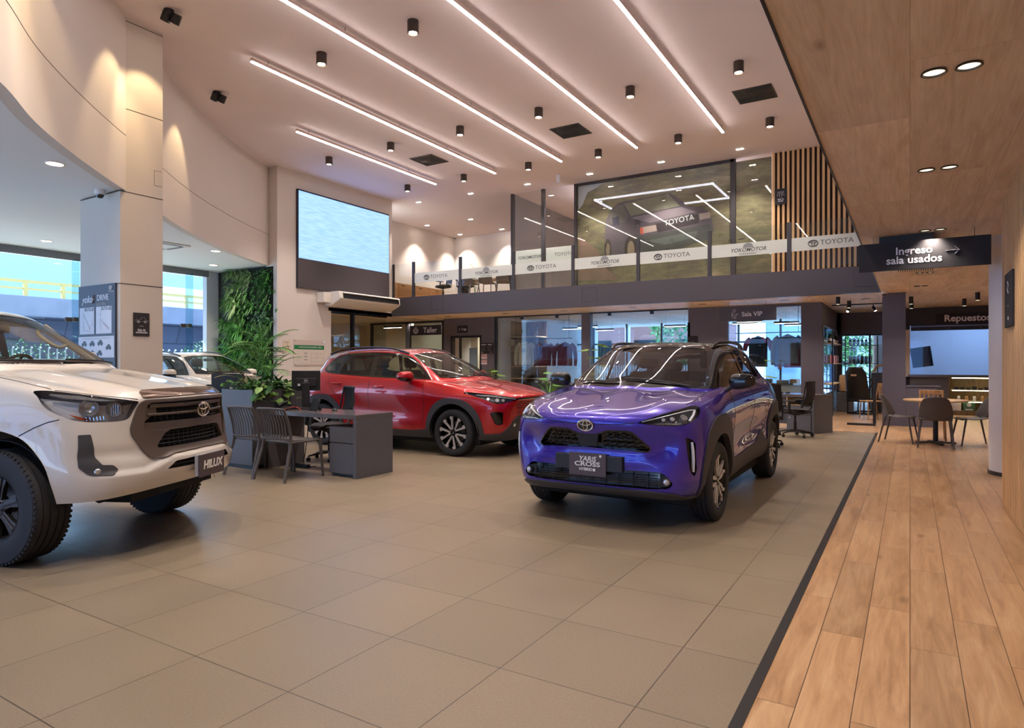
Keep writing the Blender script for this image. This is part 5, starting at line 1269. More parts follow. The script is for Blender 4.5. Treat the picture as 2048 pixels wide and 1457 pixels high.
# low display counter with small goods
t = thing('display_counter', 'long dark display counter behind the left shop window', 'counter', (-9.9, 18.75, 0)); MB().box(-.60, 1.35, -.35, .35, 0, .72).obj('body', M_desk, t); MB().box(-.62, 1.38, -.38, .38, .72, .75).obj('top', M_desktop, t)
rd = random.Random(5); cols = [('grey_box', (120, 116, 118)), ('red_goods', (150, 36, 40)), ('black_goods', (34, 32, 36)), ('tan_goods', (168, 130, 92)), ('blue_goods', (60, 78, 120))]
posn = ['far left', 'left', 'left of the middle', 'middle', 'right of the middle', 'right', 'far right', 'rightmost']
for i in range(8):
    x = -10.42 + i*.24; nm, c = cols[(i*3) % 5]
    w = rd.uniform(.05, .09); h = rd.uniform(.06, .14)
    o = MB().box(-w, w, -.06, .06, 0, h).obj('goods_box', mat(nm, c, .6), loc=(x, 18.6 + rd.uniform(-.1, .1), .75), bevel=.01); tag(o, '%s item on the display counter, %s' % (nm.split('_')[0], posn[i]), 'merchandise', 'goods on the display counter')
    o = MB().box(-.045, .045, -.004, .004, 0, .05).obj('price_card', M_signw, loc=(x + .11, 18.44, .75)); tag(o, 'white price card on the display counter, ' + posn[i], 'price card', 'price cards on the display counter')
t = thing('display_counter', 'pale low counter behind the lounge window with folded clothes', 'counter', (-3.2, 18.8, 0)); MB().box(-.85, .80, -.35, .35, 0, .80).obj('body', mat('pale_counter', (196, 188, 180), .6), t); MB().box(-.88, .84, -.38, .38, .80, .83).obj('top', M_desktop, t)
for i, (x, c, w, l) in enumerate(((-3.75, M_blackp, .15, 'black box left on the pale counter'), (-3.35, M_trim, .18, 'folded dark clothes on the pale counter'), (-2.9, m_gry, .14, 'grey box on the pale counter'), (-2.6, mat('tan_goods', (168, 130, 92), .6), .12, 'tan box right on the pale counter'))):
    o = MB().box(-w, w, -.12, .12, 0, .09 + .03*(i % 2)).obj('goods_box', c, loc=(x, 18.65, .83), bevel=.015); tag(o, l, 'merchandise')
# linear pendants seen through the shop windows
lamp = None
for i, (x, y, z) in enumerate(((-9.9, 20.2, 2.54), (-9.3, 21.6, 2.54), (-8.95, 19.4, 2.54), (-6.4, 20.5, 2.54), (-4.2, 20.2, 2.54), (-3.9, 19.4, 2.54), (-3.1, 20.6, 2.54), (-3.0, 21.8, 2.54))):
    if lamp is None:
        lamp = thing('linear_pendant', '', 'pendant light'); MB().box(-.35, .35, -.03, .03, .012, .07).obj('housing', M_frame, lamp); MB().cyl((-.3, 0, .07), (-.3, 0, .36), .003, n=6).obj('hanging_wire', M_wire, lamp); MB().cyl((.3, 0, .07), (.3, 0, .36), .003, n=6).obj('hanging_wire', M_wire, lamp); MB().box(-.34, .34, -.025, .025, 0, .012).obj('diffuser', mat('white_led', (255, 255, 255), .5, emit=(255, 244, 230), es=6), lamp); o = lamp
    else: o = dup(lamp)
    o.location = (x, y, z); tag(o, 'thin linear pendant lamp inside the shop, %s counting from the left' % ['first', 'second', 'third', 'fourth', 'fifth', 'sixth', 'seventh', 'eighth'][i], None, 'linear pendants in the shop')
# desks with staff chairs deeper in the shop
t = thing('office_desk', 'long desk in the room behind the shop windows', 'desk', (-7.0, 21.5, 0)); MB().box(-1.2, 1.2, -.4, .4, .71, .75).obj('desk_top', M_desktop, t); MB().box(-1.15, -1.1, -.35, .35, 0, .71).box(1.1, 1.15, -.35, .35, 0, .71).obj('legs', M_black, t)
potted('potted_plant', 'green bushy plant deep in the room behind the right shop windows', (-6.2, 22.3, 0), 2.1, kind='green', s=1.3, seed=12)
# cashier doorway
t = thing('door_frame', 'black framed doorway of the cashier in the dark wall', 'door frame', (-12.79, YB, 0))
MB().box(-.63, -.57, -.02, .17, 0, 2.30).box(.57, .63, -.02, .17, 0, 2.30).box(-.63, .63, -.02, .17, 2.24, 2.30).box(-.30, -.26, .02, .12, 0, 2.24).obj('frame', M_black, t)
MB().box(-.26, .57, .06, .07, 0, 2.24).obj('glass', M_sg, t, smooth=False)
MB().box(-.14, .18, .4, .42, 1.0, 1.9).obj('inner_window', M_blue, t)
b = MB().box(-13.7, -11.6, 21.0, 21.1, 0, SOF); struct('wall_cashier_back', b, mat('sage_wall', (176, 176, 150), .7), 'sage wall inside the cashier room')
# corridor under the mezzanine (left)
fr = MB().box(-14.72, -14.55, 13.55, 13.62, 0, 2.9)
t = thing('glass_partition', 'black framed glass partition of the corridor left of the Taller sign', 'partition', (-15.2, 17.0, 0))
for x, w in ((-2.2, .04), (-.4, .10), (1.2, .04)): MB().box(x - w, x + w, 1.3, 1.4, 0, 2.88).obj('post', M_black, t)
MB().box(-2.2, 1.2, 1.3, 1.4, 2.82, 2.88).obj('head', M_black, t); MB().box(-2.2, 1.2, 1.345, 1.355, 0, 2.82).obj('glass', M_sg, t, smooth=False)
t = thing('glass_partition', 'black post and glass right behind the opening in the screen wall', 'partition', (-14.65, 14.6, 0))
MB().box(-.06, .06, -.04, .04, 0, 2.88).obj('post', M_black, t); MB().box(-.06, .06, -1.1, 1.5, 2.86, 2.89).obj('head', M_black, t); MB().box(-.006, .006, -1.1, 1.5, 0, 2.82).obj('glass', M_sg, t, smooth=False)
spot('corridor_light', (-16.5, 16.5, 2.8), (-16.5, 17.5, 0), 130, 130, .8, size=.1); spot('corridor_light', (-15.5, 18.3, 2.8), (-15.5, 19.5, 1.6), 90, 120, .8, size=.1)
spot('corridor_light', (-17.8, 15.0, 2.8), (-18.6, 15.0, 1.0), 110, 130, .8, size=.1)
spot('room_light', (-12.6, 19.5, 2.8), (-12.6, 20.3, 0.8), 120, 130, .8, size=.1)
for x, y in ((-10.2, 19.6), (-7.5, 19.6), (-5.8, 20.5), (-3.2, 19.8)): spot('room_light', (x, y, 2.8), (x, y, 0), 130, 140, .8, size=.1)
t = thing('linear_pendant', 'lit linear pendant in the corridor left of the Taller sign', 'pendant light', (-15.6, 17.5, 2.62)); MB().box(-.4, .4, -.03, .03, .012, .09).obj('housing', M_black, t); MB().box(-.39, .39, -.03, .03, 0, .012).obj('diffuser', mat('white_led', (255, 255, 255), .5, emit=(255, 244, 230), es=6), t)
for x, y, l in ((-14.62, 14.15, 'left'), (-14.9, 17.2, 'right')):
    o = MB().box(-.13, .13, -.01, .01, 0, .3).obj('wall_plaque', M_signb, loc=(x - .3, y + 3.8 if l == 'left' else y + 1.2, 1.62)); tag(o, 'small black plaque in the corridor above the red SUV roof, %s one' % l, 'sign')
# accessories room behind the slate column
struct('window_32', MB().box(-1.93, -1.92, YB + .45, 21.9, .55, 2.35), M_sg, 'long glass of the accessories shop side wall')
struct('window_33', MB().box(-1.8, -.2, 22.24, 22.25, 0, 2.25), M_sg, 'glass of the accessories shop back wall')
fr = MB().box(-1.8, -1.76, 22.2, 22.3, 0, 2.25).box(-1.05, -1.0, 22.2, 22.3, 0, 2.25).box(-1.8, -.2, 22.2, 22.3, 2.2, 2.25); struct('trim_6', fr, M_frame, 'frames of the accessories shop back glass')
for k, (X0, Y0, dx, dy, l) in enumerate(((-1.72, 18.9, 0, 1, 'side'), (-1.7, 22.6, 1, 0, 'back'))):
    t = thing('goods_shelf', 'glass shelves with bottles and cans at the %s of the accessories shop' % l, 'shelf', (X0, Y0, 0))
    L = 2.6 if k == 0 else .85
    for j, z in enumerate((.8, 1.35, 1.9)):
        if j == 0: MB().box(-.02, .01, -.01, .02, 0, 2.2).box((L if dx else -.02), (L + .03 if dx else .01), (0 if dx else L), (.03 if dx else L + .03), 0, 2.2).obj('uprights', M_frame, t)
        MB().box(0 if dx else -.2, L if dx else .0, 0 if dy else 0, L if dy else .2, z, z + .02).obj('shelf', mat('pale_wood_edge', (196, 168, 130), .6), t)
    for j, z in enumerate((1.37, 1.92)):
        n = 9 if k == 0 else 6
        for i in range(n):
            q = .12 + i*(L - .2)/n
            bl = thing('bottle' if j else 'can', '%s on the %s shelf of the %s shelving, %s' % ('dark bottle' if j else 'red and white can', 'upper' if j else 'middle', l, ['first', 'second', 'third', 'fourth', 'fifth', 'sixth', 'seventh', 'eighth', 'ninth'][i]), 'bottle' if j else 'can', (X0 + (q if dx else -.1), Y0 + (q if dy else .1), z), 0, 'goods on the %s shelving' % l)
            if j: MB().lathe([(0, 0), (.035, 0), (.036, .15), (.014, .19), (.014, .23), (0, .23)], n=14).obj('glass_body', mat('dark_bottle', (26, 44, 34), .2), bl); MB().lathe([(.037, .04), (.037, .11)], n=14).obj('label', M_signw, bl)
            else: MB().lathe([(0, 0), (.05, 0), (.05, .2), (.045, .22), (0, .22)], n=16).obj('tin', mat('red_tin', (140, 40, 48), .35) if i % 2 else mat('pale_tin', (176, 170, 186), .35), bl)
t = thing('racing_seat', 'black racing simulator seat with a steering frame behind the slate column', 'seat', (-1.2, 19.6, 0), R_(165))
m = MB()
def rs(u, v):
    x = 2*u - 1; w = .27 - .04*v; z = .42 + .85*v; y = .0 - .25*v + .12*x*x
    if v > .8: w *= 1 - .45*(v - .8)/.2
    return (x*w, -y, z)
m.grid(rs, 14, 18).box(-.25, .25, -.45, .05, .34, .44); o = m.obj('seat_shell', M_blackp, t); sd = o.modifiers.new('t', 'SOLIDIFY'); sd.thickness = .04
MB().tube([(-.28, -.1, .03), (-.28, -1.0, .03), (.28, -1.0, .03), (.28, -.1, .03)], .022, 8, closed=True).tube([(-.28, -.9, .03), (-.22, -.8, .72), (.22, -.8, .72), (.28, -.9, .03)], .02, 8).tube([(-.2, .1, .03), (-.2, .1, .35)], .02, 8).tube([(.2, .1, .03), (.2, .1, .35)], .02, 8).obj('frame', M_black, t)
MB().tube([(.14*math.cos(a_), -.72 + .03*math.sin(a_), .85 + .14*math.sin(a_)) for a_ in [2*math.pi*i/20 for i in range(20)]], .014, 8, closed=True).obj('wheel', M_black, t); MB().box(-.07, .07, .26, .265, 1.03, 1.08).obj('headrest_mark', mat('orange_print', (230, 190, 150), .6), t)
MB().tube([(-.3, -.5, .40), (.3, -.5, .36)], .02, 8).obj('yellow_bar', mat('yellow_tube', (226, 160, 30), .4), t)
t = thing('motorcycle_seat_shell', 'beige headrest frame standing beside the racing seat', 'display item', (-1.55, 20.6, 0)); MB().box(-.16, .16, -.05, .05, .55, 1.05).obj('panel', mat('tan_goods', (168, 130, 92), .6), t, bevel=.05); MB().box(-.2, .2, -.2, .2, 0, .55).obj('plinth', M_desk, t)
t = thing('blue_display', 'bright blue-white display stand with a small model beyond the racing seat', 'display', (-.75, 21.4, 0)); MB().box(-.2, .2, -.15, .15, 0, 1.1).obj('plinth', M_frame, t); MB().tube([(-.15, -.1, 1.12), (-.05, -.1, 1.3), (.1, -.1, 1.32), (.18, -.1, 1.2)], .03, 8).obj('model', mat('tan_goods', (168, 130, 92), .6), t)
# parts counter
t = thing('parts_counter', 'dark parts counter with lit glass shelves under the Repuestos sign', 'counter', (1.0, 21.0, 0))
MB().box(-1.0, -.12, -.25, .35, 0, 1.0).obj('cabinet', M_desk, t, bevel=.004); MB().box(-1.05, 3.0, -.30, .38, 1.0, 1.06).obj('worktop', M_desktop, t, bevel=.004)
MB().box(-.12, 3.0, .30, .35, 0, 1.0).box(-.12, -.09, -.25, .3, 0, 1.0).box(-.12, 3.0, -.25, .3, 0, .12).obj('shelf_case', wood_planks('dark_oak_back', (120, 96, 66), (96, 74, 48), (140, 112, 80), 2, .25, 'Z', .0001, 1.5, .6), t)
for z in (.36, .66): MB().box(-.09, 3.0, -.22, .3, z, z + .015).obj('glass_shelf', mat('pale_shelf', (214, 206, 190), .3), t)
MB().box(-.05, 2.9, -.20, -.16, .97, .99).box(-.05, 2.9, -.21, -.19, .645, .658).box(-.05, 2.9, -.21, -.19, .345, .358).obj('led_strip', mat('shelf_led', (255, 255, 255), .5, emit=(255, 240, 190), es=9), t)
rd = random.Random(9)
for i in range(7):
    o = MB().box(-.05, .05, -.05, .05, 0, rd.uniform(.05, .10)).obj('spare_part', mat('black_goods', (34, 32, 36), .6), loc=(1.05 + i*.13, 20.9, .676), bevel=.015); tag(o, 'small dark spare part on the top glass shelf of the counter, %s' % posn[i], 'spare part', 'parts on the top shelf')
for i in range(5):
    o = MB().lathe([(0, 0), (.035, 0), (.035, .11), (.02, .13), (0, .13)], n=14).obj('filter_can', [M_signw, mat('tan_goods', (168, 130, 92), .6)][i % 2], loc=(1.1 + i*.17, 20.88, .376)); tag(o, 'small can on the middle glass shelf of the counter, %s' % posn[i], 'can', 'cans on the middle shelf')
for i, (x, c) in enumerate(((1.02, (210, 205, 198)), (1.32, (70, 110, 84)), (1.78, (168, 46, 52)))):
    o = thing('oil_box', ['white', 'green', 'red'][i] + ' packaged part on the bottom shelf of the parts counter', 'package', (x, 20.85, .12)); MB().box(-.13, .13, -.05, .05, 0, .23).obj('box', mat(['pack_white', 'pack_green', 'pack_red'][i], c, .5), o, bevel=.004); MB().cyl((0, -.053, .16), (0, -.05, .16), .05, n=24).box(-.08, .08, -.053, -.05, .02, .05).obj('label_print', M_signw, o, smooth=False)
for i, x in enumerate((.05, .17)):
    o = MB().box(-.03, .03, -.03, .03, 0, .1).obj('small_item', M_signw, loc=(x - .1, 20.68, .62 + i*.1)); bpy.data.objects.remove(o)
t = thing('wall_television', 'dark television angled on the pale wall behind the parts counter', 'television', (.33, 23.2, 1.26), 0)
t.rotation_euler = (R_(4), R_(-7), R_(-28))
MB().box(-.28, .30, -.02, .02, 0, .60).obj('housing', M_blackp, t, bevel=.004); MB().box(-.27, .29, -.022, -.02, .012, .588).obj('screen', mat('tv_screen', (58, 76, 96), .15), t, smooth=False); MB().tube([(0, .02, .3), (-.2, .4, .3)], .02, 8).obj('bracket', M_black, t)
t = thing('roller_shutter', 'half raised black roller shutter rail over the parts counter opening', 'shutter', (3.4, 21.22, 2.27)); MB().box(-3.38, 3.5, 0, .12, .0, .16).obj('box', M_black, t); MB().box(-3.38, 3.5, -.01, .02, .10, .13).obj('rail', mat('steel_blue', (120, 130, 160), .3, .6), t)
for i in range(7): MB().cyl((-3.2 + i*.35, -.006, .05), (-3.2 + i*.35, 0, .05), .006, n=8).obj('rivet', M_signw, t)
struct('window_34', MB().box(0, 6.9, 21.40, 21.41, 1.06, 2.28), glass('counter_glass', (.8, .88, .96), 1.0), 'glass over the parts counter')
spot('counter_light', (2.0, 22.8, 2.8), (1.6, 25, 1.6), 300, 140, .9, col=(190, 215, 255), size=.3)
o = MB().box(-.12, .0, -.05, .05, 0, 1.3).obj('cream_pilaster', mat('cream_wall', (226, 212, 186), .7), loc=(.0, 21.2, 1.0)); tag(o, 'cream strip of wall left of the parts counter opening', 'pilaster', kind='structure')
# ---------------------------------------------------------------- street outside
M_asph = noisy(mat('street_asphalt', (176, 182, 194), .9), 3, .1)
struct('ground_street', MB().box(-80, -17.3, -40, 60, -.3, -.12), M_asph, 'grey street outside the left facade')
struct('ground_rear_street', MB().box(-60, 40, 26.2, 80, -.3, -.12), M_asph, 'street behind the shop')
M_conc = noisy(mat('weathered_concrete', (118, 122, 134), .9), 1.5, .3, .3)
M_stone = mat('stone_slabs', (110, 112, 124), .85)
ns, ls, b_ = nt(M_stone); tc = N(M_stone, 'TexCoord'); sx = N(M_stone, 'SeparateXYZ'); cx = N(M_stone, 'CombineXYZ'); ls.new(tc.outputs['Object'], sx.inputs[0]); ls.new(sx.outputs[1], cx.inputs[0]); ls.new(sx.outputs[2], cx.inputs[1])
br = N(M_stone, 'TexBrick'); br.inputs['Scale'].default_value = 1; br.inputs['Brick Width'].default_value = 1.5; br.inputs['Row Height'].default_value = .75; br.inputs['Mortar Size'].default_value = .03
br.inputs['Color1'].default_value = rgb(70, 74, 90); br.inputs['Color2'].default_value = rgb(104, 108, 122); br.inputs['Mortar'].default_value = rgb(58, 60, 72)
ls.new(cx.outputs[0], br.inputs[0]); ls.new(br.outputs['Color'], b_.inputs['Base Color'])
ov = thing('overpass', 'concrete road ramp with a sloping stone wall and yellow railing outside the left windows', 'overpass', (-28, 11, 0))
MB().box(-6, 1.0, -14, 22, 3.3, 3.75).box(.9, 1.15, -14, 22, 3.05, 3.78).obj('road_deck', M_conc, ov, bevel=.03)
MB().prism([(.6, 3.3), (-.8, 0), (-6, 0), (-6, 3.3)], -14, 22, lambda u, v, d: (u, d, v)).obj('stone_wall', M_stone, ov, smooth=False)
M_yel = mat('yellow_railing_paint', (186, 160, 92), .6)
for y in np.arange(-13.5, 22, 1.22*1.0): MB().box(.85, .95, y - .06, y + .06, 3.75, 4.35).obj('rail_post', M_yel, ov, smooth=False)
MB().box(.86, .94, -14, 22, 4.27, 4.37).box(.87, .93, -14, 22, 4.02, 4.09).obj('handrail', M_yel, ov, smooth=False)
# white palisade fence
fe = thing('palisade_fence', 'white hooked metal fence outside, seen through the pickup windscreen', 'fence', (-21, 10, 0))
f = MB()
for i in range(96):
    y = -8 + i*.22; f.tube([(0, y, 0), (0, y, 1.75), (.03, y, 1.82), (.09, y, 1.80)], .018, 5)
f.box(-.02, .02, -8, 13, .35, .40).box(-.02, .02, -8, 13, 1.45, 1.50); o = f.obj('bars', mat('pale_fence_paint', (196, 204, 212), .5), fe)
o['kind'] = 'stuff'
def bush(name, label, loc, rx, ry, rz_, n, m, s=.12, seed=1, trunk=0, group=None):
    rd = random.Random(seed); t = thing(name, label, 'tree' if trunk else 'shrub', loc, 0, group)
    mb = MB()
    for i in range(n):
        a = rd.uniform(0, 6.28); b = math.asin(rd.uniform(-1, 1)); r_ = rd.uniform(.6, 1)
        c = Vector((rx*r_*math.cos(a)*math.cos(b), ry*r_*math.sin(a)*math.cos(b), trunk + rz_ + rz_*r_*math.sin(b)))
        leaf(mb, c, (rd.uniform(-1, 1), rd.uniform(-1, 1), rd.uniform(-.3, 1)), s*rd.uniform(1, 2.4), s*.4, .6, 2)
    o = mb.obj('foliage', m, t, smooth=False); o['kind'] = 'stuff'
    if trunk: MB().cyl((0, 0, -.1), (0, 0, trunk + rz_), .12, .06).obj('trunk', M_stem, t)
    return t
M_hedge = noisy(mat('outdoor_leaf', (70, 128, 66), .6), 6, .35)
bush('hedge', 'green shrubs behind the white fence outside', (-23, 6, 0), .9, 5.5, 1.15, 4500, M_hedge, .065, 2)
bush('hedge', 'green shrubs outside beyond the square column', (-20.4, 15.5, 0), .8, 3.0, 1.3, 3500, M_hedge, .07, 3)
bush('street_tree', 'tree outside between the column and the living wall', (-24.6, 22.6, 0), 1.6, 1.6, 1.5, 1800, M_hedge, .16, 4, 1.2)
t = thing('blue_grey_building', 'blue grey building side outside, right of the square column', 'building', (-22.3, 16.6, 0)); MB().box(-.4, .4, -1.2, 4, 0, 4.9).obj('wall', noisy(mat('blue_grey_render', (104, 116, 146), .8), 2, .08), t); MB().box(.40, .42, -.2, -.15, 0, 4.9).obj('joint', M_frame, t)
t = thing('white_balcony_building', 'white building with curved balcony outside, low right of the column', 'building', (-38, 26.0, 0)); MB().box(-2, 0, -6, 2, 0, 1.2).box(-2, .6, -6, 2, 1.6, 2.7).box(-2, 0, -6, 2, 2.7, 6).obj('wall', noisy(mat('white_render', (206, 210, 216), .8), 2, .05), t)
for k in range(5): MB().box(.0, .05, -5.5 + k*1.5, -4.6 + k*1.5, 3.2, 4.6).obj('window', M_screenoff, t)
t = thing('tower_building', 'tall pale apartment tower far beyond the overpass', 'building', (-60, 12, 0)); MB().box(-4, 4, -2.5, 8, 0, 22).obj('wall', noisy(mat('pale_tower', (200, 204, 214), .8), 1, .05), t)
w_ = MB()
for i in range(4):
    for k in range(10): w_.box(4.0, 4.05, -1.8 + i*2.4, -.6 + i*2.4, 1.5 + k*2, 2.6 + k*2)
w_.obj('windows', M_screenoff, t, smooth=False)
struct('canopy_outside', MB().box(-19.2, -17.3, -12, 13, 4.35, 4.6), mat('canopy_soffit', (196, 200, 210), .8), 'pale canopy over the pavement outside')
# behind the shop
t = thing('brick_building', 'red brick building across the street behind the shop', 'building', (-18, 38, 0)); MB().box(-9, 9, 0, 3, 0, 5.5).obj('wall', noisy(mat('brick_red', (168, 110, 98), .85), 4, .15), t); MB().prism([(-9.4, 5.5), (9.4, 5.5), (8, 7.5), (-8, 7.5)], -.4, 3, lambda u, v, d: (u, d, v)).obj('roof', noisy(mat('clay_roof', (150, 88, 76), .85), 6, .2), t)
for k in range(6): MB().box(-8 + k*2.9, -6.6 + k*2.9, -.05, 0, 1.2, 2.8).obj('window', M_screenoff, t)
t = thing('grey_building', 'grey blue office building behind the right shop windows', 'building', (-4.5, 42, 0)); MB().box(-3, 6, 0, 3, 0, 12).obj('wall', noisy(mat('grey_blue_render', (140, 158, 186), .8), 3, .06), t)
for k in range(5):
    for j in range(4): MB().box(-2.5 + k*1.7, -1.5 + k*1.7, -.05, 0, 1.2 + j*2.8, 2.8 + j*2.8).obj('window', M_screenoff, t)
bush('street_tree', 'green tree across the street behind the right shop window', (-10.2, 33.5, 0), 1.6, 1.6, 1.7, 1500, M_hedge, .16, 7, 1.2)
bush('street_tree', 'green tree across the street behind the accessories shop', (-1.2, 29, 0), 2.2, 1.8, 2.0, 1800, M_hedge, .16, 8, .8)
bush('street_tree', 'tree across the street behind the left shop window', (-17.5, 33, 0), 1.8, 1.6, 1.4, 1500, M_hedge, .16, 9, 1.0)
fe = thing('picket_fence', 'white picket fence across the street behind the left shop window', 'fence', (-13.5, 29, 0)); f = MB()
for i in range(90): f.box(-5 + i*.12, -4.95 + i*.12, 0, .02, 0, 1.3)
f.box(-5, 5.8, .02, .04, .4, .48).box(-5, 5.8, .02, .04, .95, 1.03); o = f.obj('pickets', mat('white_fence', (226, 228, 235), .6), fe, smooth=False); o['kind'] = 'stuff'
for x in (-14.6, -11.9): o = MB().cyl((0, 0, 0), (0, 0, 5.5), .13).obj('street_pole', mat('white_pole', (214, 220, 230), .5), loc=(x, 30.5, 0)); tag(o, 'pale street pole behind the left shop window, %s one' % ('left' if x < -13 else 'right'), 'pole', 'street poles')
struct('column_outside', MB().cyl((-.85, 24.2, 0), (-.85, 24.2, 2.9), .18, n=32), mat('white_column', (222, 220, 222), .45), 'white column outside the accessories shop', smooth=True)
t = thing('added_sky_blocker', 'long unseen building behind the camera, added to block sky light', 'building', (-6, -26, 0)); MB().box(-30, 30, -3, 0, 0, 12).obj('wall', noisy(mat('grey_blue_render', (140, 158, 186), .8), 3, .06), t)  # unseen block added to dim the sky reflected in the glass
for k in range(12): MB().box(-28 + k*5, -25 + k*5, 0, .05, 1.2, 3.2).obj('window', M_screenoff, t)
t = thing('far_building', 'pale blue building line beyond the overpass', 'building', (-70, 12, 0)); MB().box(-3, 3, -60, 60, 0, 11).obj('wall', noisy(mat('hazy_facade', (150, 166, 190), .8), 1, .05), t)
# ---------------------------------------------------------------- car body library
def mk_row(F0, FC, side, RC, R0, p=2.2):
    """half ring: front centre (y,z), front corner (x,y,z), seven side points, rear corner, rear centre (y,z)"""
    pts = []
    for s in (0, .33, .67, 1):
        pts.append((FC[0]*s, F0[0] + (FC[1]-F0[0])*s**p, F0[1] + (FC[2]-F0[1])*s**2))
    pts += list(side)
    for s in (1, .67, .33, 0):
        pts.append((RC[0]*s, R0[0] + (RC[1]-R0[0])*s**p, R0[1] + (RC[2]-R0[1])*s**2))
    return pts
def bs_w(n, per):
    """cubic B-spline matrix: n control points (with one ghost each end) -> dense samples"""
    rows = []
    for i in range(n - 1):
        for j in range(per):
            t = j / per
            rows.append((i, ((1-t)**3/6, (3*t**3-6*t*t+4)/6, (-3*t**3+3*t*t+3*t+1)/6, t**3/6)))
    rows.append((n - 2, (0, 1/6, 4/6, 1/6)))
    M = np.zeros((len(rows), n + 2))
    for r, (i, w) in enumerate(rows): M[r, i:i+4] = w
    return M
def eval_surface(rows, per_u=6, per_v=6, sharp=0.75):
    C = np.array(rows, float)          # R x K x 3
    def ghost(C):
        R, K, _ = C.shape
        G = np.zeros((R + 2, K + 2, 3)); G[1:-1, 1:-1] = C
        G[1:-1, 0] = C[:, 1] * (-1, 1, 1); G[1:-1, -1] = C[:, -2] * (-1, 1, 1)
        G[0] = 2 * G[1] - G[2]; G[-1] = G[-3] * (-1, 1, 1)
        return G
    P = C.copy()
    for _ in range(3):
        G = ghost(P)
        H = (G[:-2] + 4*G[1:-1] + G[2:]) / 6
        L = (H[:, :-2] + 4*H[:, 1:-1] + H[:, 2:]) / 6
        P = P + sharp * (C - L)
        P[:, 0, 0] = 0; P[:, -1, 0] = 0; P[-1, :, 0] = 0
    G = ghost(P)
    Mu = bs_w(C.shape[0], per_u); Mv = bs_w(C.shape[1], per_v)
    D = np.einsum('ai,ijk->ajk', Mu, G); D = np.einsum('bj,ajk->abk', Mv, D)
    D[:, 0, 0] = 0; D[:, -1, 0] = 0; D[-1, :, 0] = 0
    return D
def pip(poly, x, y):
    inside = False; n = len(poly); j = n - 1
    for i in range(n):
        xi, yi = poly[i]; xj, yj = poly[j]
        if (yi > y) != (yj > y) and x < (xj - xi) * (y - yi) / (yj - yi + 1e-12) + xi: inside = not inside
        j = i
    return inside
def rpoly(pts, r, n=4):
    """round polygon corners; r number or list"""
    out = []; m = len(pts)
    for i in range(m):
        p0 = Vector(pts[i-1]); p1 = Vector(pts[i]); p2 = Vector(pts[(i+1) % m])
        rr = r[i] if isinstance(r, (list, tuple)) else r
        a = (p0 - p1); b = (p2 - p1)
        d = min(rr, a.length * .48, b.length * .48)
        if d < 1e-4: out.append(tuple(p1)); continue
        q0 = p1 + a.normalized() * d; q2 = p1 + b.normalized() * d
        for k in range(n + 1):
            t = k / n; q = q0*(1-t)**2 + p1*2*t*(1-t) + q2*t*t; out.append(tuple(q))
    return out
VIEW = {'side': (1, 2, 0), 'front': (0, 2, 1), 'top': (0, 1, 2), 'rear': (0, 2, 1)}
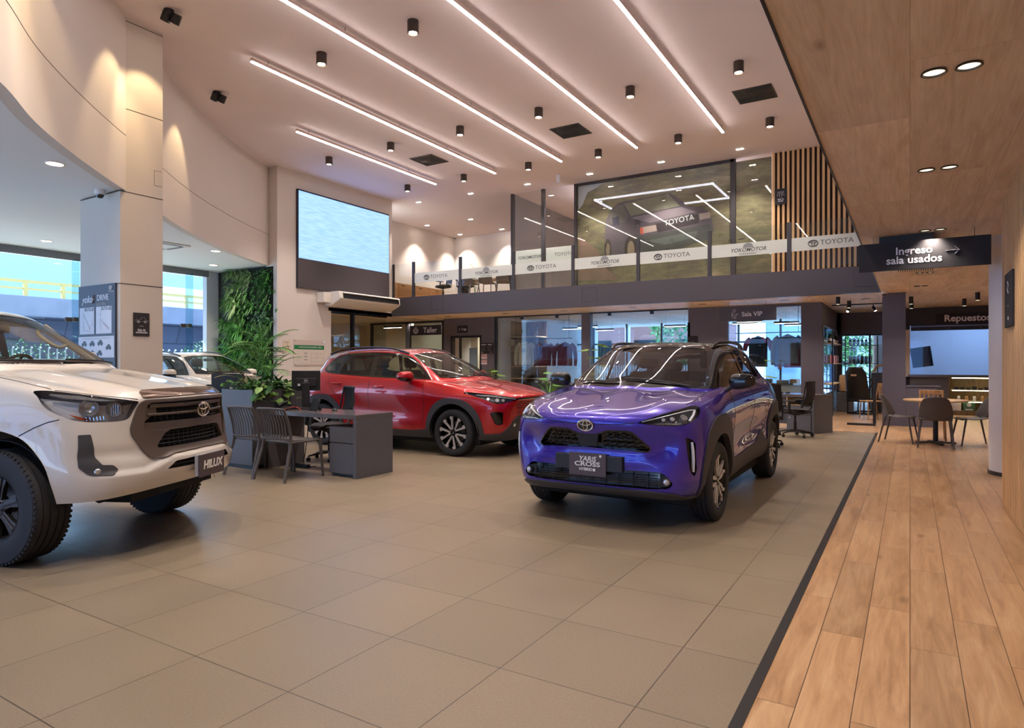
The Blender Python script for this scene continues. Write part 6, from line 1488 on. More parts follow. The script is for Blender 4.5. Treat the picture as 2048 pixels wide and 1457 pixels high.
class CarBody:
    def __init__(s, rows, per=6, disp=None, sharp=0.75):
        D = eval_surface(rows, per, per, sharp)
        if disp is not None: D = disp(D)
        s.D = D; R, K, _ = D.shape
        du = np.gradient(D, axis=0); dv = np.gradient(D, axis=1)
        n = np.cross(dv, du); n /= np.maximum(np.linalg.norm(n, axis=2), 1e-9)[..., None]
        cen = np.array([0, D[..., 1].mean(), 0.8])
        if np.mean(np.sum(n * (D - cen), axis=2)) < 0: n = -n
        for col in (0, -1):
            n[:, col, 0] = 0
        n[-1, :, 0] = 0; n /= np.maximum(np.linalg.norm(n, axis=2), 1e-9)[..., None]
        s.N = n.reshape(-1, 3); s.P = D.reshape(-1, 3)
        quads = [(i*K+j, i*K+j+1, (i+1)*K+j+1, (i+1)*K+j) for i in range(R-1) for j in range(K-1)]
        s.quads = quads
        tris = []
        for q in quads: tris += [(q[0], q[1], q[2]), (q[0], q[2], q[3])]
        s.tris = tris
        s.bvh = BVHTree.FromPolygons([tuple(p) for p in s.P], tris)
        bm = bmesh.new(); vs = [bm.verts.new(p) for p in s.P]
        s.reg = bm.faces.layers.int.new('reg')
        for q in quads:
            try: bm.faces.new([vs[i] for i in q])
            except ValueError: pass
        s.bm = bm; s.names = {}
    def nrm_at(s, co):
        loc, no, idx, d = s.bvh.find_nearest(co)
        t = s.tris[idx]; a, b, c = (Vector(s.P[i]) for i in t)
        v0 = b - a; v1 = c - a; v2 = Vector(loc) - a
        d00 = v0.dot(v0); d01 = v0.dot(v1); d11 = v1.dot(v1); d20 = v2.dot(v0); d21 = v2.dot(v1)
        den = d00*d11 - d01*d01
        if abs(den) < 1e-16: return Vector(s.N[t[0]])
        v = (d11*d20 - d01*d21)/den; w = (d00*d21 - d01*d20)/den; u = 1 - v - w
        n = Vector(s.N[t[0]])*u + Vector(s.N[t[1]])*v + Vector(s.N[t[2]])*w
        return n.normalized() if n.length > 1e-6 else Vector(s.N[t[0]])
    def hit(s, view, u, v, off=0.0):
        """point of the body under (u, v) of a view, x>=0 side"""
        if view == 'side': o, d = Vector((3, u, v)), Vector((-1, 0, 0))
        elif view == 'front': o, d = Vector((abs(u), -4, v)), Vector((0, 1, 0))
        elif view == 'rear': o, d = Vector((abs(u), 9, v)), Vector((0, -1, 0))
        else: o, d = Vector((abs(u), v, 4)), Vector((0, 0, -1))
        loc, no, idx, di = s.bvh.ray_cast(o, d)
        if loc is None: return None, None
        n = s.nrm_at(loc); loc = Vector(loc)
        if view != 'side' and u < 0:
            loc.x = -loc.x; n = Vector((-n.x, n.y, n.z))
        return loc + n * off, n
    def region(s, rid, name, view, poly, pred=None, only=(0,)):
        a, b, ax = VIEW[view]
        bm = s.bm; bm.faces.ensure_lookup_table()
        us = [p[0] for p in poly]; vs_ = [p[1] for p in poly]
        U0, U1, V0, V1 = min(us) - .01, max(us) + .01, min(vs_) - .01, max(vs_) + .01
        def faces():
            out = []
            for f in bm.faces:
                if f[s.reg] not in only: continue
                c = f.calc_center_median()
                if not (U0 - .12 < c[a] < U1 + .12 and V0 - .12 < c[b] < V1 + .12): continue
                if pred is not None and not pred(c): continue
                out.append(f)
            return out
        n = len(poly)
        fs = faces()
        for i in range(n):
            p, q = poly[i], poly[(i+1) % n]
            e0, e1 = min(p[0], q[0]) - .002, max(p[0], q[0]) + .002; g0, g1 = min(p[1], q[1]) - .002, max(p[1], q[1]) + .002
            L = math.hypot(q[0]-p[0], q[1]-p[1])
            if L < 1e-5: continue
            nn = Vector((0, 0, 0)); nn[a] = (q[1]-p[1])/L; nn[b] = -(q[0]-p[0])/L
            co = Vector((0, 0, 0)); co[a] = p[0]; co[b] = p[1]
            sub = []
            for f in fs:
                if not f.is_valid: continue
                xs = [w.co[a] for w in f.verts]; ys = [w.co[b] for w in f.verts]
                if max(xs) < e0 or min(xs) > e1 or max(ys) < g0 or min(ys) > g1: continue
                dd = [(w.co - co).dot(nn) for w in f.verts]
                if max(dd) > 1e-5 and min(dd) < -1e-5: sub.append(f)
            if not sub: continue
            ed = set(); ve = set()
            for f in sub: ed.update(f.edges); ve.update(f.verts)
            bmesh.ops.bisect_plane(bm, geom=list(ve) + list(ed) + sub, dist=2e-5, plane_co=co, plane_no=nn)
            fs = faces()
        k = 0
        for f in fs:
            c = f.calc_center_median()
            if pip(poly, c[a], c[b]): f[s.reg] = rid; k += 1
        s.names[rid] = name
        return k
    def set_rule(s, rid, fn, only=(0,)):
        for f in s.bm.faces:
            if f[s.reg] in only and fn(f.calc_center_median()): f[s.reg] = rid
    def line(s, view, pts, w=0.004, off=0.002, m=None, name='seam', parent=None, mb=None, seg=0.03, sideflag=1, flat=True):
        """dark strip or moulding following the surface under a 2d polyline"""
        mb = mb or MB()
        P = []
        for a, b in zip(pts, pts[1:]):
            L = math.hypot(b[0]-a[0], b[1]-a[1]); k = max(1, int(L/seg))
            for i in range(k): P.append((a[0]+(b[0]-a[0])*i/k, a[1]+(b[1]-a[1])*i/k))
        P.append(pts[-1])
        Q = []
        for u, v in P:
            h, n = s.hit(view, u, v)
            if h is not None: Q.append((h, n))
        if len(Q) < 2: return mb
        vs = []
        for i, (h, n) in enumerate(Q):
            t = (Q[min(i+1, len(Q)-1)][0] - Q[max(i-1, 0)][0]).normalized(); c = n.cross(t).normalized()
            vs.append([h + c*w/2 - n*.002, h + c*w/2 + n*off, h - c*w/2 + n*off, h - c*w/2 - n*.002])
        for sg in ((1,) if sideflag == 1 else (-1,) if sideflag == -1 else (1, -1)):
            o = len(mb.v)
            for q in vs:
                for p in q: mb.v.append((p.x*sg, p.y, p.z))
            for i in range(len(vs) - 1):
                for j in range(3):
                    mb.f.append((o+i*4+j, o+i*4+j+1, o+(i+1)*4+j+1, o+(i+1)*4+j)); mb.mi.append(mb.k)
        return mb
# simplify rim handling: surface faces come first, rim faces after
def _cb_mesh(s, rids, name, m, parent=None, mode='both', off=0.0, rim=0.0, edge_m=None):
    if isinstance(rids, int): rids = (rids,)
    bm = s.bm; bm.verts.index_update()
    fs = [f for f in bm.faces if f[s.reg] in rids]
    if not fs: return None
    idx = {}; co = []; no = []
    for f in fs:
        for v in f.verts:
            if v.index not in idx:
                idx[v.index] = len(co); n = s.nrm_at(v.co); c = Vector(v.co)
                if abs(c.x) < 1e-5: n.x = 0; n.normalize()
                co.append(c + n * off); no.append(n)
    faces = [[idx[v.index] for v in f.verts] for f in fs]
    surf = [1] * len(faces); fset = set(fs)
    if rim:
        add = {}
        for f in fs:
            for e in f.edges:
                if sum(1 for g in e.link_faces if g in fset) == 1:
                    a, b = e.verts
                    if abs(a.co.x) < 1e-4 and abs(b.co.x) < 1e-4: continue
                    ids = []
                    for v in (a, b):
                        i = idx[v.index]
                        if i not in add:
                            add[i] = (len(co), len(co) + 1)
                            co.append(Vector(co[i])); no.append(no[i]); co.append(co[i] - no[i] * rim); no.append(no[i])
                        ids.append(add[i])
                    q4 = [ids[0][0], ids[1][0], ids[1][1], ids[0][1]]
                    f0 = next(g for g in e.link_faces if g in fset)
                    nq = (co[q4[1]] - co[q4[0]]).cross(co[q4[3]] - co[q4[0]])
                    if nq.dot((a.co + b.co)/2 - f0.calc_center_median()) < 0: q4 = q4[::-1]
                    faces.append(q4); surf.append(0)
    if mode == 'both':
        mp = {}; base = len(co)
        for i in range(base):
            if abs(co[i].x) < 1e-5: mp[i] = i
            else:
                mp[i] = len(co); co.append(Vector((-co[i].x, co[i].y, co[i].z))); no.append(Vector((-no[i].x, no[i].y, no[i].z)))
        nf = len(faces)
        for k in range(nf): faces.append([mp[i] for i in faces[k]][::-1]); surf.append(surf[k])
    elif mode == 'l':
        co = [Vector((-c.x, c.y, c.z)) for c in co]; no = [Vector((-n.x, n.y, n.z)) for n in no]
        faces = [f[::-1] for f in faces]
    def fnorm(f):
        n = Vector((0, 0, 0)); c0 = co[f[0]]
        for i in range(1, len(f) - 1): n += (co[f[i]] - c0).cross(co[f[i+1]] - c0)
        return n
    for k in range(len(faces)):
        if surf[k]:
            if fnorm(faces[k]).dot(no[faces[k][0]]) < 0: faces[k] = faces[k][::-1]
    me = bpy.data.meshes.new(name); me.from_pydata([tuple(c) for c in co], [], faces)
    me.materials.append(m)
    if edge_m:
        me.materials.append(edge_m); me.polygons.foreach_set('material_index', [0 if x else 1 for x in surf])
    me.shade_smooth()
    ln = []
    for p in me.polygons:
        pn = tuple(p.normal)
        for vi in p.vertices: ln.append(tuple(no[vi]) if surf[p.index] else pn)
    me.normals_split_custom_set(ln)
    o = bpy.data.objects.new(name, me); COL.objects.link(o)
    if parent is not None: o.parent = parent
    return o
CarBody.mesh = _cb_mesh
def _collar(s, rid, name, m, depth, parent=None, mode='both', off=0.0):
    fs = [f for f in s.bm.faces if f[s.reg] == rid]; fset = set(fs); mb = MB()
    s.bm.verts.index_update()
    for f in fs:
        for e in f.edges:
            if len(e.link_faces) == 2 and sum(1 for g in e.link_faces if g in fset) == 1:
                a, b = e.verts
                if abs(a.co.x) < 1e-4 and abs(b.co.x) < 1e-4: continue
                na, nb = s.nrm_at(a.co), s.nrm_at(b.co)
                for sg in ((1, -1) if mode == 'both' else (1,) if mode == 'r' else (-1,)):
                    q = [a.co + na*off, b.co + nb*off, b.co - nb*depth, a.co - na*depth]
                    mb.add([(p.x*sg, p.y, p.z) for p in q], [(0, 1, 2, 3)])
    return mb.obj(name, m, parent, smooth=False)
CarBody.collar = _collar
def _gap(s, root, view, pts, w):
    for sg in (1, -1): s.line(view, pts, w, .0015, sideflag=sg).obj('panel_gap', mat('panel_gap', (10, 9, 12), .7), root)
CarBody.gap = _gap

M_tyre = noisy(mat('tyre_rubber', (38, 38, 42), 0.75), 20, 0.15)
M_rimblack = mat('rim_gloss_black', (20, 20, 22), 0.25, .3)
M_rimalu = mat('rim_machined_aluminium', (214, 208, 204), 0.32, 0.55)
M_disc = mat('brake_disc', (120, 115, 112), 0.35, 0.9)
M_trim = MATS['grey_black_cladding']
M_gloss = mat('gloss_black', (12, 12, 14), 0.12, coat=0.6)

M_well = mat('wheel_well_black', (14, 14, 15), 0.8)
M_carglass = glass('car_glass', (0.74, 0.77, 0.72), 1.5, 1.52)
M_priv = glass('privacy_glass', (0.30, 0.30, 0.31), 1.0, 1.52)
M_lampglass = glass('lamp_lens_glass', (0.86, 0.88, 0.9), 1.0, 1.5)
M_lampdark = mat('lamp_housing', (84, 82, 86), 0.28, .4)
M_reflector = mat('lamp_reflector', (214, 212, 214), 0.22, .85)
M_drl = mat('drl_strip', (240, 240, 245), 0.25)
M_amber = mat('amber_lens', (200, 90, 50), 0.3)
M_seat = noisy(mat('seat_fabric', (62, 60, 60), 0.85), 40, 0.1)
M_dash = mat('dashboard_plastic', (66, 64, 60), 0.7)
M_liner = mat('headliner', (150, 144, 134), 0.9)
def wheel(parent, x, y, r, w, style, rr, side, rot=0.0, name='wheel'):
    """side=+1: outer face towards +x"""
    e = bpy.data.objects.new(name, None); COL.objects.link(e); e.parent = parent; e.location = (x, y, r)
    e.empty_display_size = .1
    M = Matrix.Rotation(R_(90), 4, 'Y') if side > 0 else Matrix.Rotation(R_(-90), 4, 'Y')
    M = M @ Matrix.Rotation(rot, 4, 'Z')
    h = w / 2
    prof = [(rr, -h + .012), (rr + .012, -h + .004), ((r + rr)/2, -h - .002), (r - .022, -h + .004), (r - .008, -h + .018), (r, -h + .035)]
    g = [-0.55, -0.2, 0.2, 0.55]
    for q in g: prof += [(r, q*h - .005), (r - .008, q*h - .004), (r - .008, q*h + .004), (r, q*h + .005)]
    prof += [(r, h - .035), (r - .008, h - .018), (r - .022, h - .004), ((r + rr)/2, h + .002), (rr + .012, h - .004), (rr, h - .012)]
    t = MB().lathe(prof, M, 72)
    # shoulder blocks
    nb = 64 if style == 'truck' else 0
    for i in range(nb):
        a = 2*math.pi*i/nb
        for sg in (-1, 1):
            Mi = M @ Matrix.Rotation(a, 4, 'Z')
            t.box(r - .016, r - .003, -.010, .008, sg*(h - .020) - .013, sg*(h - .020) + .013, Mi)
    ty = t.obj('tyre', M_tyre, e)
    rim = MB().lathe([(rr, -h + .012), (rr - .012, -h + .02), (rr - .025, -h + .05), (rr - .03, h - .05), (rr - .014, h - .016), (rr - .004, h - .010), (rr, h - .014)], M, 64)
    rim.obj('rim_barrel', M_rimblack if style != 'truck' else mat('rim_dark', (58, 56, 60), .3, .6), e)
    MB().lathe([(0, 0), (rr*.62, 0), (rr*.62, .012), (.05, .014), (.05, .03), (0, .03)], M @ Matrix.Translation((0, 0, -.01)), 40).obj('brake_disc', M_disc, e)
    R = rr - .012
    if style == 'truck':
        md = mat('rim_dark_face', (74, 70, 72), .25, .7); s_ = MB(); n = 6
        for i in range(n):
            Mi = M @ Matrix.Rotation(2*math.pi*i/n, 4, 'Z')
            s_.prism([(.05, -.030), (R*.6, -.030), (R, -.052), (R, .052), (R*.6, .030), (.05, .030)], h - .055, h - .022, lambda u, v, d: Mi @ Vector((u, v, d)))
            s_.prism([(.07, -.010), (R*.97, -.014), (R*.97, .014), (.07, .010)], h - .03, h - .014, lambda u, v, d: Mi @ Vector((u, v, d)))
        s_.obj('spokes', md, e, bevel=.004)
        MB().lathe([(0, h - .010), (.03, h - .010), (.036, h - .016), (.062, h - .02), (.075, h - .04), (.075, h - .07)], M, 32).obj('hub_cap', md, e)
        MB().lathe([(0, h - .004), (.024, h - .006), (.026, h - .012)], M, 24).obj('hub_emblem', M_chrome, e)
        for i in range(6):
            a = 2*math.pi*(i + .5)/6; p = M @ Vector((.052*math.cos(a), .052*math.sin(a), h - .03)); q = M @ Vector((.052*math.cos(a), .052*math.sin(a), h - .01))
            MB().cyl(p, q, .008, n=6).obj('wheel_nut', M_rimblack, e)
    else:
        s_ = MB(); b_ = MB(); n = 5
        for i in range(n):
            Mi = M @ Matrix.Rotation(2*math.pi*i/n, 4, 'Z')
            for sg in (1, -1):
                if style == 'yaris':
                    pl = [(.045, sg*.006), (R*.55, sg*.030), (R*.80, sg*.075), (R*.99, sg*.062), (R*.985, sg*.090), (R*.72, sg*.098), (R*.50, sg*.060), (.05, sg*.032)]
                else:
                    pl = [(.04, sg*.012), (R*.97, sg*.048), (R*.95, sg*.096), (R*.80, sg*.098), (R*.74, sg*.070), (.05, sg*.036)]
                if sg < 0: pl = pl[::-1]
                s_.prism(pl, h - .036, h - .014, lambda u, v, d: Mi @ Vector((u, v, d - (1 - u/R)*.010)))
                pb = [(p[0], p[1]*.93 - sg*.006) for p in pl]
                b_.prism(pb, h - .062, h - .034, lambda u, v, d: Mi @ Vector((u, v*1.10, d - (1 - u/R)*.010)))
            if style == 'yaris':
                Mj = M @ Matrix.Rotation(2*math.pi*(i + .5)/n, 4, 'Z')
                b_.prism([(.05, -.012), (R*.98, -.02), (R*.98, .02), (.05, .012)], h - .07, h - .045, lambda u, v, d: Mj @ Vector((u, v, d)))
        s_.obj('spokes', M_rimalu, e, bevel=.002, smooth=False); b_.obj('spoke_backs', M_rimblack, e, smooth=False)
        MB().lathe([(0, h - .022), (.030, h - .022), (.034, h - .028), (.055, h - .032), (.06, h - .06)], M, 32).obj('hub_cap', M_rimblack, e)
        MB().lathe([(0, h - .018), (.020, h - .019), (.022, h - .024)], M, 24).obj('hub_emblem', M_chrome, e)
        for i in range(5):
            a = 2*math.pi*(i + .5)/5; p = M @ Vector((.048*math.cos(a), .048*math.sin(a), h - .05)); q = M @ Vector((.048*math.cos(a), .048*math.sin(a), h - .026))
            MB().cyl(p, q, .008, n=6).obj('wheel_nut', M_rimblack, e)
    return e
def patch(cb, view, poly, m, name, parent, off=0.004, thick=0.012, both=False, bevel=0, sg=1, smooth=True):
    """moulding whose outline is a 2d polygon and which follows the body"""
    from mathutils.geometry import tessellate_polygon
    bmx = bmesh.new(); vs = [bmx.verts.new((u, v, 0)) for u, v in poly]
    for t in tessellate_polygon([[Vector((u, v, 0)) for u, v in poly]]):
        try: bmx.faces.new([vs[i] for i in t])
        except ValueError: pass
    bmesh.ops.subdivide_edges(bmx, edges=[e for e in bmx.edges if e.calc_length() > .05], cuts=3, use_grid_fill=True)
    bmesh.ops.triangulate(bmx, faces=bmx.faces)
    mb = MB(); idx = {}; top = []; bot = []
    for v in bmx.verts:
        h, n = cb.hit(view, v.co.x, v.co.y)
        if h is None:
            h, n = cb.hit(view, v.co.x*.97, v.co.y)
        if h is None:
            loc, no, _, _ = cb.bvh.find_nearest(Vector((abs(v.co.x), -.7, v.co.y))); h = Vector(loc); n = cb.nrm_at(loc)
        idx[v] = len(top); top.append(h + n*off); bot.append(h + n*(off - thick))
    fs = [[idx[v] for v in f.verts] for f in bmx.faces]; n0 = len(top)
    bd = [(idx[e.verts[0]], idx[e.verts[1]]) for e in bmx.edges if len(e.link_faces) == 1]
    bmx.free()
    V = top + bot
    if sg < 0: V = [Vector((-p.x, p.y, p.z)) for p in V]
    F = fs + [[i + n0 for i in f][::-1] for f in fs] + [(a, b, b + n0, a + n0) for a, b in bd]
    mb.add(V, F)
    return mb.obj(name, m, parent, bevel=bevel, smooth=smooth)
def car_interior(root, y_dash, z_dash, hw, seat_y, zs, roof_z, rhd=False, rear=True, sc=1.0):
    d = MB()
    def fn(u, v):
        x = -hw + 2*hw*u; a = v
        y = y_dash - .30 + .62*a; z = z_dash - .02 + .05*math.sin(math.pi*min(1, a*1.2)) - (.34*max(0, a - .78)/.22)
        return (x, y, z)
    d.grid(fn, 16, 12); o = d.obj('dashboard', M_dash, root)
    MB().cbox((.0, y_dash + .16, z_dash + .06), (.24, .03, .14)).obj('display', M_gloss, root, bevel=.01)
    for sx in (-.36, .36):
        s_ = MB()
        s_.cbox((sx, seat_y, zs + .02), (.50, .52, .16))
        Mb = Matrix.Translation((sx, seat_y + .26, zs + .08)) @ Matrix.Rotation(R_(-14), 4, 'X')
        s_.box(-.24, .24, -.06, .07, 0, .58, Mb)
        so = s_.obj('front_seat', M_seat, root, bevel=.05, seg=3)
        Mh = Matrix.Translation((sx, seat_y + .42, zs + .70)) @ Matrix.Rotation(R_(-8), 4, 'X')
        MB().box(-.13, .13, -.05, .05, -.02, .17, Mh).obj('headrest', M_seat, so, bevel=.035, seg=3)
    if rear:
        s_ = MB(); s_.cbox((0, seat_y + .92, zs + .04), (1.24, .50, .16))
        Mb = Matrix.Translation((0, seat_y + 1.16, zs + .1)) @ Matrix.Rotation(R_(-16), 4, 'X'); s_.box(-.62, .62, -.05, .08, 0, .56, Mb)
        so = s_.obj('rear_seat', M_seat, root, bevel=.05, seg=3)
        for sx in (-.38, .38): MB().cbox((sx, seat_y + 1.36, zs + .70), (.24, .09, .13)).obj('headrest', M_seat, so, bevel=.035, seg=3)
    # steering wheel on the car's left (+x for a car facing -y)
    c = Vector((.36, y_dash + .30, z_dash - .02)); ax = Vector((0, .90, .42)).normalized()
    a = Vector((1, 0, 0)); b = ax.cross(a); st = MB()
    st.tube([c + .185*(math.cos(t)*a + math.sin(t)*b) for t in [2*math.pi*i/32 for i in range(32)]], .015, 8, closed=True)
    st.cyl(c - ax*.02, c + ax*.02, .055, n=20)
    for t in (0, math.pi, 1.5*math.pi): st.tube([c, c + .18*(math.cos(t)*a + math.sin(t)*b)], .013, 6)
    st.tube([c, c - ax*.28], .03, 8)
    st.obj('steering_wheel', M_dash, root)
def mirror_part(root, x, y, z, sg, m_cap, m_low, L=.25, H=.155, dpt=.13, stalk=(0, 0)):
    """door mirror; (x,y,z) centre of housing"""
    e = bpy.data.objects.new('door_mirror', None); COL.objects.link(e); e.parent = root; e.location = (sg*x, y, z)
    def shell(z0, z1, nm, m):
        mb = MB()
        def fn(u, v):
            a = 2*math.pi*u; b = (z0 + (z1 - z0)*v) * math.pi/2
            cb_ = max(0.0, math.cos(b))**.6; sx = abs(math.cos(a))**.7*(1 if math.cos(a) > 0 else -1); sy = abs(math.sin(a))**.8*(1 if math.sin(a) > 0 else -1)
            X = sx*cb_*L/2; Y = sy*cb_*dpt/2
            if Y > 0: Y *= .75
            return (sg*X, Y + .10*max(0, X)*1.0, H/2*math.copysign(abs(math.sin(b))**.9, b) * (1 - .25*(X/(L/2))*(1 if b < 0 else .3)))
        mb.grid(fn, 36, 12)
        return mb.obj(nm, m, e)
    shell(-.12, 1, 'mirror_cap', m_cap); shell(-1, -.12, 'mirror_base', m_low)
    g = MB(); g.prism([(L*.43*math.cos(t), H*.40*math.sin(t)) for t in [2*math.pi*i/24 for i in range(24)]], dpt*.34, dpt*.38, lambda u, v, d: (sg*u, d, v))
    g.obj('mirror_glass', mat('mirror_silver', (190, 195, 200), .03, 1.0), e, smooth=False)
    MB().tube([(sg*(-L*.35), .02, -H*.25), (sg*(-L*.5 - .02 + stalk[0]), .03, -H*.55 + stalk[1]), (sg*(-L*.5 - .07 + stalk[0]), .03, -H*.7 + stalk[1])], [(.022, .04), (.022, .045), (.03, .055)], 10).obj('mirror_stalk', M_trim, e)
    return e
# ---------------------------------------------------------------- generic car assembly
def spine(y0, y1, zf, zm, zr, side_y):
    pts = [(0, y0, zf)] * 1 + [(0, y0 + .03, zf + .002), (0, y0 + .06, zf + .004), (0, y0 + .10, zf + .006)]
    pts += [(0, y, zm) for y in side_y]
    pts += [(0, y1 - .10, zr + .006), (0, y1 - .06, zr + .004), (0, y1 - .03, zr + .002), (0, y1, zr)]
    return pts
def car_common(cb, root, spec):
    """wheels, arches, floor and wells"""
    r = spec['r']; wb = spec['wb']; tw = spec['tw']; tr = spec['track']
    for i, y in enumerate((0, wb)):
        for sg in (-1, 1):
            wheel(root, sg*tr, y, r, tw, spec['style'], spec['rr'], sg, rot=.35*i + .2*sg)
    hw = spec['hw']; z0 = spec['floor']
    if spec['style'] == 'truck':
        MB().box(-hw + .13, hw - .13, .52, wb - .52, z0, z0 + .26).box(-.42, .42, -.5, wb + 1.0, z0 + .04, z0 + .3).obj('underbody', M_well, root, bevel=.03)
    else: MB().box(-hw + .14, hw - .14, -.40, wb + .50, z0, z0 + .18).box(-hw + .32, hw - .32, spec['front'] + .28, wb + .60, z0 + .07, z0 + .40).box(-hw + .13, hw - .13, .46, wb - .46, z0, z0 + .26).obj('underbody', M_well, root, bevel=.03)
    for y in (0, wb):
        for sg in (-1, 1):
            M = Matrix.Translation((sg*(hw - .20), y, spec['az'])) @ Matrix.Rotation(R_(90), 4, 'Y')
            w = MB(); R = spec['ar'] + .03
            # half drum open downwards and outwards
            pts = [(math.cos(R_(a))*R, math.sin(R_(a))*R) for a in range(-6, 187, 12)]
            w.prism(pts + [(p[0]*.985, p[1]*.985) for p in pts[::-1]], -.22, .165, lambda u, v, d: (sg*(hw - .20 + d), y + u, spec['az'] + v))
            w.prism([(p[0], p[1]) for p in pts], -.24, -.22, lambda u, v, d: (sg*(hw - .20 + d), y + u, spec['az'] + v))
            w.obj('wheel_arch_liner', M_well, root)
def arc_poly(cy, cz, R, zb, n=30):
    a0 = math.asin(max(-1, (zb - cz)/R))
    return [(cy + R*math.cos(a0 + (math.pi - 2*a0)*i/n), cz + R*math.sin(a0 + (math.pi - 2*a0)*i/n)) for i in range(n+1)]
def ws_interp(pts, n=8):
    return [tuple(p) for p in smooth_path(pts, n)]

def build_yaris():
    M_paint = mat('violet_blue_metallic', (52, 34, 168), 0.26, 0.35, coat=1.0)
    ns, ls, b = nt(M_paint)
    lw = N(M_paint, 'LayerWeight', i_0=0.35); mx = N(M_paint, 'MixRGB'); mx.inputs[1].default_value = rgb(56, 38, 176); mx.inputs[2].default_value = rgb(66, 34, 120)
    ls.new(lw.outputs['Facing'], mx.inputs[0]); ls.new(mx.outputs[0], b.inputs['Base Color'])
    rows = [
     mk_row((-.74,.290),(.60,-.66,.275),[(.76,-.46,.265),(.82,0,.27),(.82,.45,.29),(.81,1.1,.31),(.81,1.8,.32),(.82,2.5,.30),(.78,3.0,.30)],(.62,3.22,.32),(3.28,.33)),
     mk_row((-.79,.335),(.65,-.70,.335),[(.81,-.48,.33),(.868,0,.36),(.862,.45,.38),(.85,1.1,.39),(.85,1.8,.40),(.872,2.5,.40),(.82,3.02,.38)],(.66,3.25,.40),(3.32,.40)),
     mk_row((-.80,.45),(.70,-.68,.46),[(.835,-.47,.47),(.885,0,.50),(.872,.45,.50),(.862,1.1,.50),(.865,1.8,.50),(.885,2.5,.50),(.84,3.03,.5)],(.68,3.26,.52),(3.34,.52)),
     mk_row((-.79,.59),(.725,-.67,.61),[(.85,-.46,.62),(.888,0,.65),(.868,.45,.64),(.848,1.1,.64),(.855,1.8,.65),(.888,2.5,.66),(.85,3.02,.65)],(.70,3.24,.68),(3.32,.68)),
     mk_row((-.815,.73),(.725,-.67,.745),[(.845,-.46,.76),(.885,0,.79),(.872,.45,.78),(.862,1.1,.79),(.868,1.8,.80),(.888,2.5,.82),(.84,2.98,.82)],(.70,3.2,.84),(3.28,.84)),
     mk_row((-.868,.85),(.715,-.67,.855),[(.83,-.44,.885),(.868,0,.925),(.870,.45,.92),(.874,1.1,.92),(.878,1.8,.94),(.880,2.5,.96),(.82,2.93,.97)],(.70,3.14,.98),(3.24,1.0)),
     mk_row((-.80,.955),(.67,-.59,.965),[(.795,-.38,.995),(.835,.02,1.03),(.845,.45,1.015),(.858,1.1,1.01),(.860,1.8,1.04),(.850,2.5,1.07),(.79,2.85,1.09)],(.68,3.08,1.1),(3.22,1.1)),
     mk_row((-.45,1.045),(.58,-.28,1.055),[(.715,-.10,1.075),(.78,.20,1.09),(.818,.55,1.085),(.828,1.1,1.09),(.824,1.8,1.12),(.80,2.45,1.15),(.75,2.75,1.15)],(.65,3.02,1.16),(3.18,1.15)),
     mk_row((-.03,1.125),(.585,.15,1.102),[(.708,.27,1.108),(.765,.43,1.12),(.795,.69,1.118),(.805,1.15,1.126),(.797,1.76,1.157),(.762,2.37,1.19),(.72,2.67,1.2)],(.60,2.94,1.2),(3.10,1.19)),
     mk_row((.02,1.142),(.60,.19,1.12),[(.712,.30,1.12),(.755,.45,1.13),(.785,.70,1.128),(.797,1.15,1.135),(.79,1.75,1.165),(.755,2.35,1.20),(.715,2.65,1.21)],(.60,2.92,1.21),(3.08,1.2)),
     mk_row((.40,1.33),(.53,.54,1.32),[(.632,.63,1.325),(.675,.76,1.33),(.702,.96,1.335),(.712,1.25,1.34),(.705,1.78,1.355),(.67,2.3,1.365),(.63,2.55,1.36)],(.53,2.82,1.36),(2.98,1.36)),
     mk_row((.84,1.525),(.45,.92,1.515),[(.54,.985,1.512),(.575,1.08,1.518),(.60,1.22,1.528),(.612,1.45,1.535),(.612,1.85,1.53),(.585,2.25,1.505),(.55,2.5,1.47)],(.46,2.78,1.45),(2.92,1.47)),
     mk_row((.98,1.562),(.30,1.03,1.56),[(.37,1.1,1.566),(.39,1.2,1.572),(.41,1.35,1.577),(.41,1.55,1.580),(.41,1.85,1.575),(.395,2.2,1.555),(.37,2.4,1.535)],(.30,2.62,1.51),(2.75,1.52)),
     spine(1.06,2.62,1.572,1.588,1.53,[1.2,1.28,1.4,1.6,1.85,2.15,2.32]),
    ]
    def disp(D):
        X, Y, Z = D[..., 0], D[..., 1], D[..., 2]
        g = lambda a, c, w: np.exp(-((a - c)/w)**2)
        # hood: raised shoulders, dipped middle
        hood = np.clip((.25 - Y)/.2, 0, 1) * np.clip((Y + .82)/.25, 0, 1) * np.clip((Z - .93)/.05, 0, 1)
        D[..., 2] += hood * (.014*g(X, .50, .11) - .012*g(X, .22, .14))
        # door sculpting: waist hollow
        side = np.clip((X - .6)/.1, 0, 1)
        D[..., 0] -= side * .020*g(Z, .66 + .05*(Y - 1.3), .09) * g(Y, 1.25, .62)
        # strong rear haunch and front fender swelling
        D[..., 0] += side * .014*g(Z, .90, .10) * g(Y, 2.5, .35)
        D[..., 0] += side * .012*g(Z, .90, .10) * g(Y, .05, .32)
        # front: scoop between grille and DRL, nose lip
        fr = np.clip((-.5 - Y)/.15, 0, 1)
        D[..., 1] += fr * (.045*g(X, .60, .10)*g(Z, .70, .11))
        D[..., 1] -= fr * (.020*g(Z, .56, .05)*np.clip(1 - X/.75, 0, 1))
        return D
    cb = CarBody(rows, 7, disp)
    root = thing('compact_suv', 'violet-blue compact SUV with black roof parked on the tiles, facing the camera', 'car', (-2.267, 5.75, 0), 0)
    spec = dict(r=.338, wb=2.56, tw=.215, track=.765, style='yaris', rr=.235, hw=.88, floor=.17, front=-.8, az=.35, ar=.395)
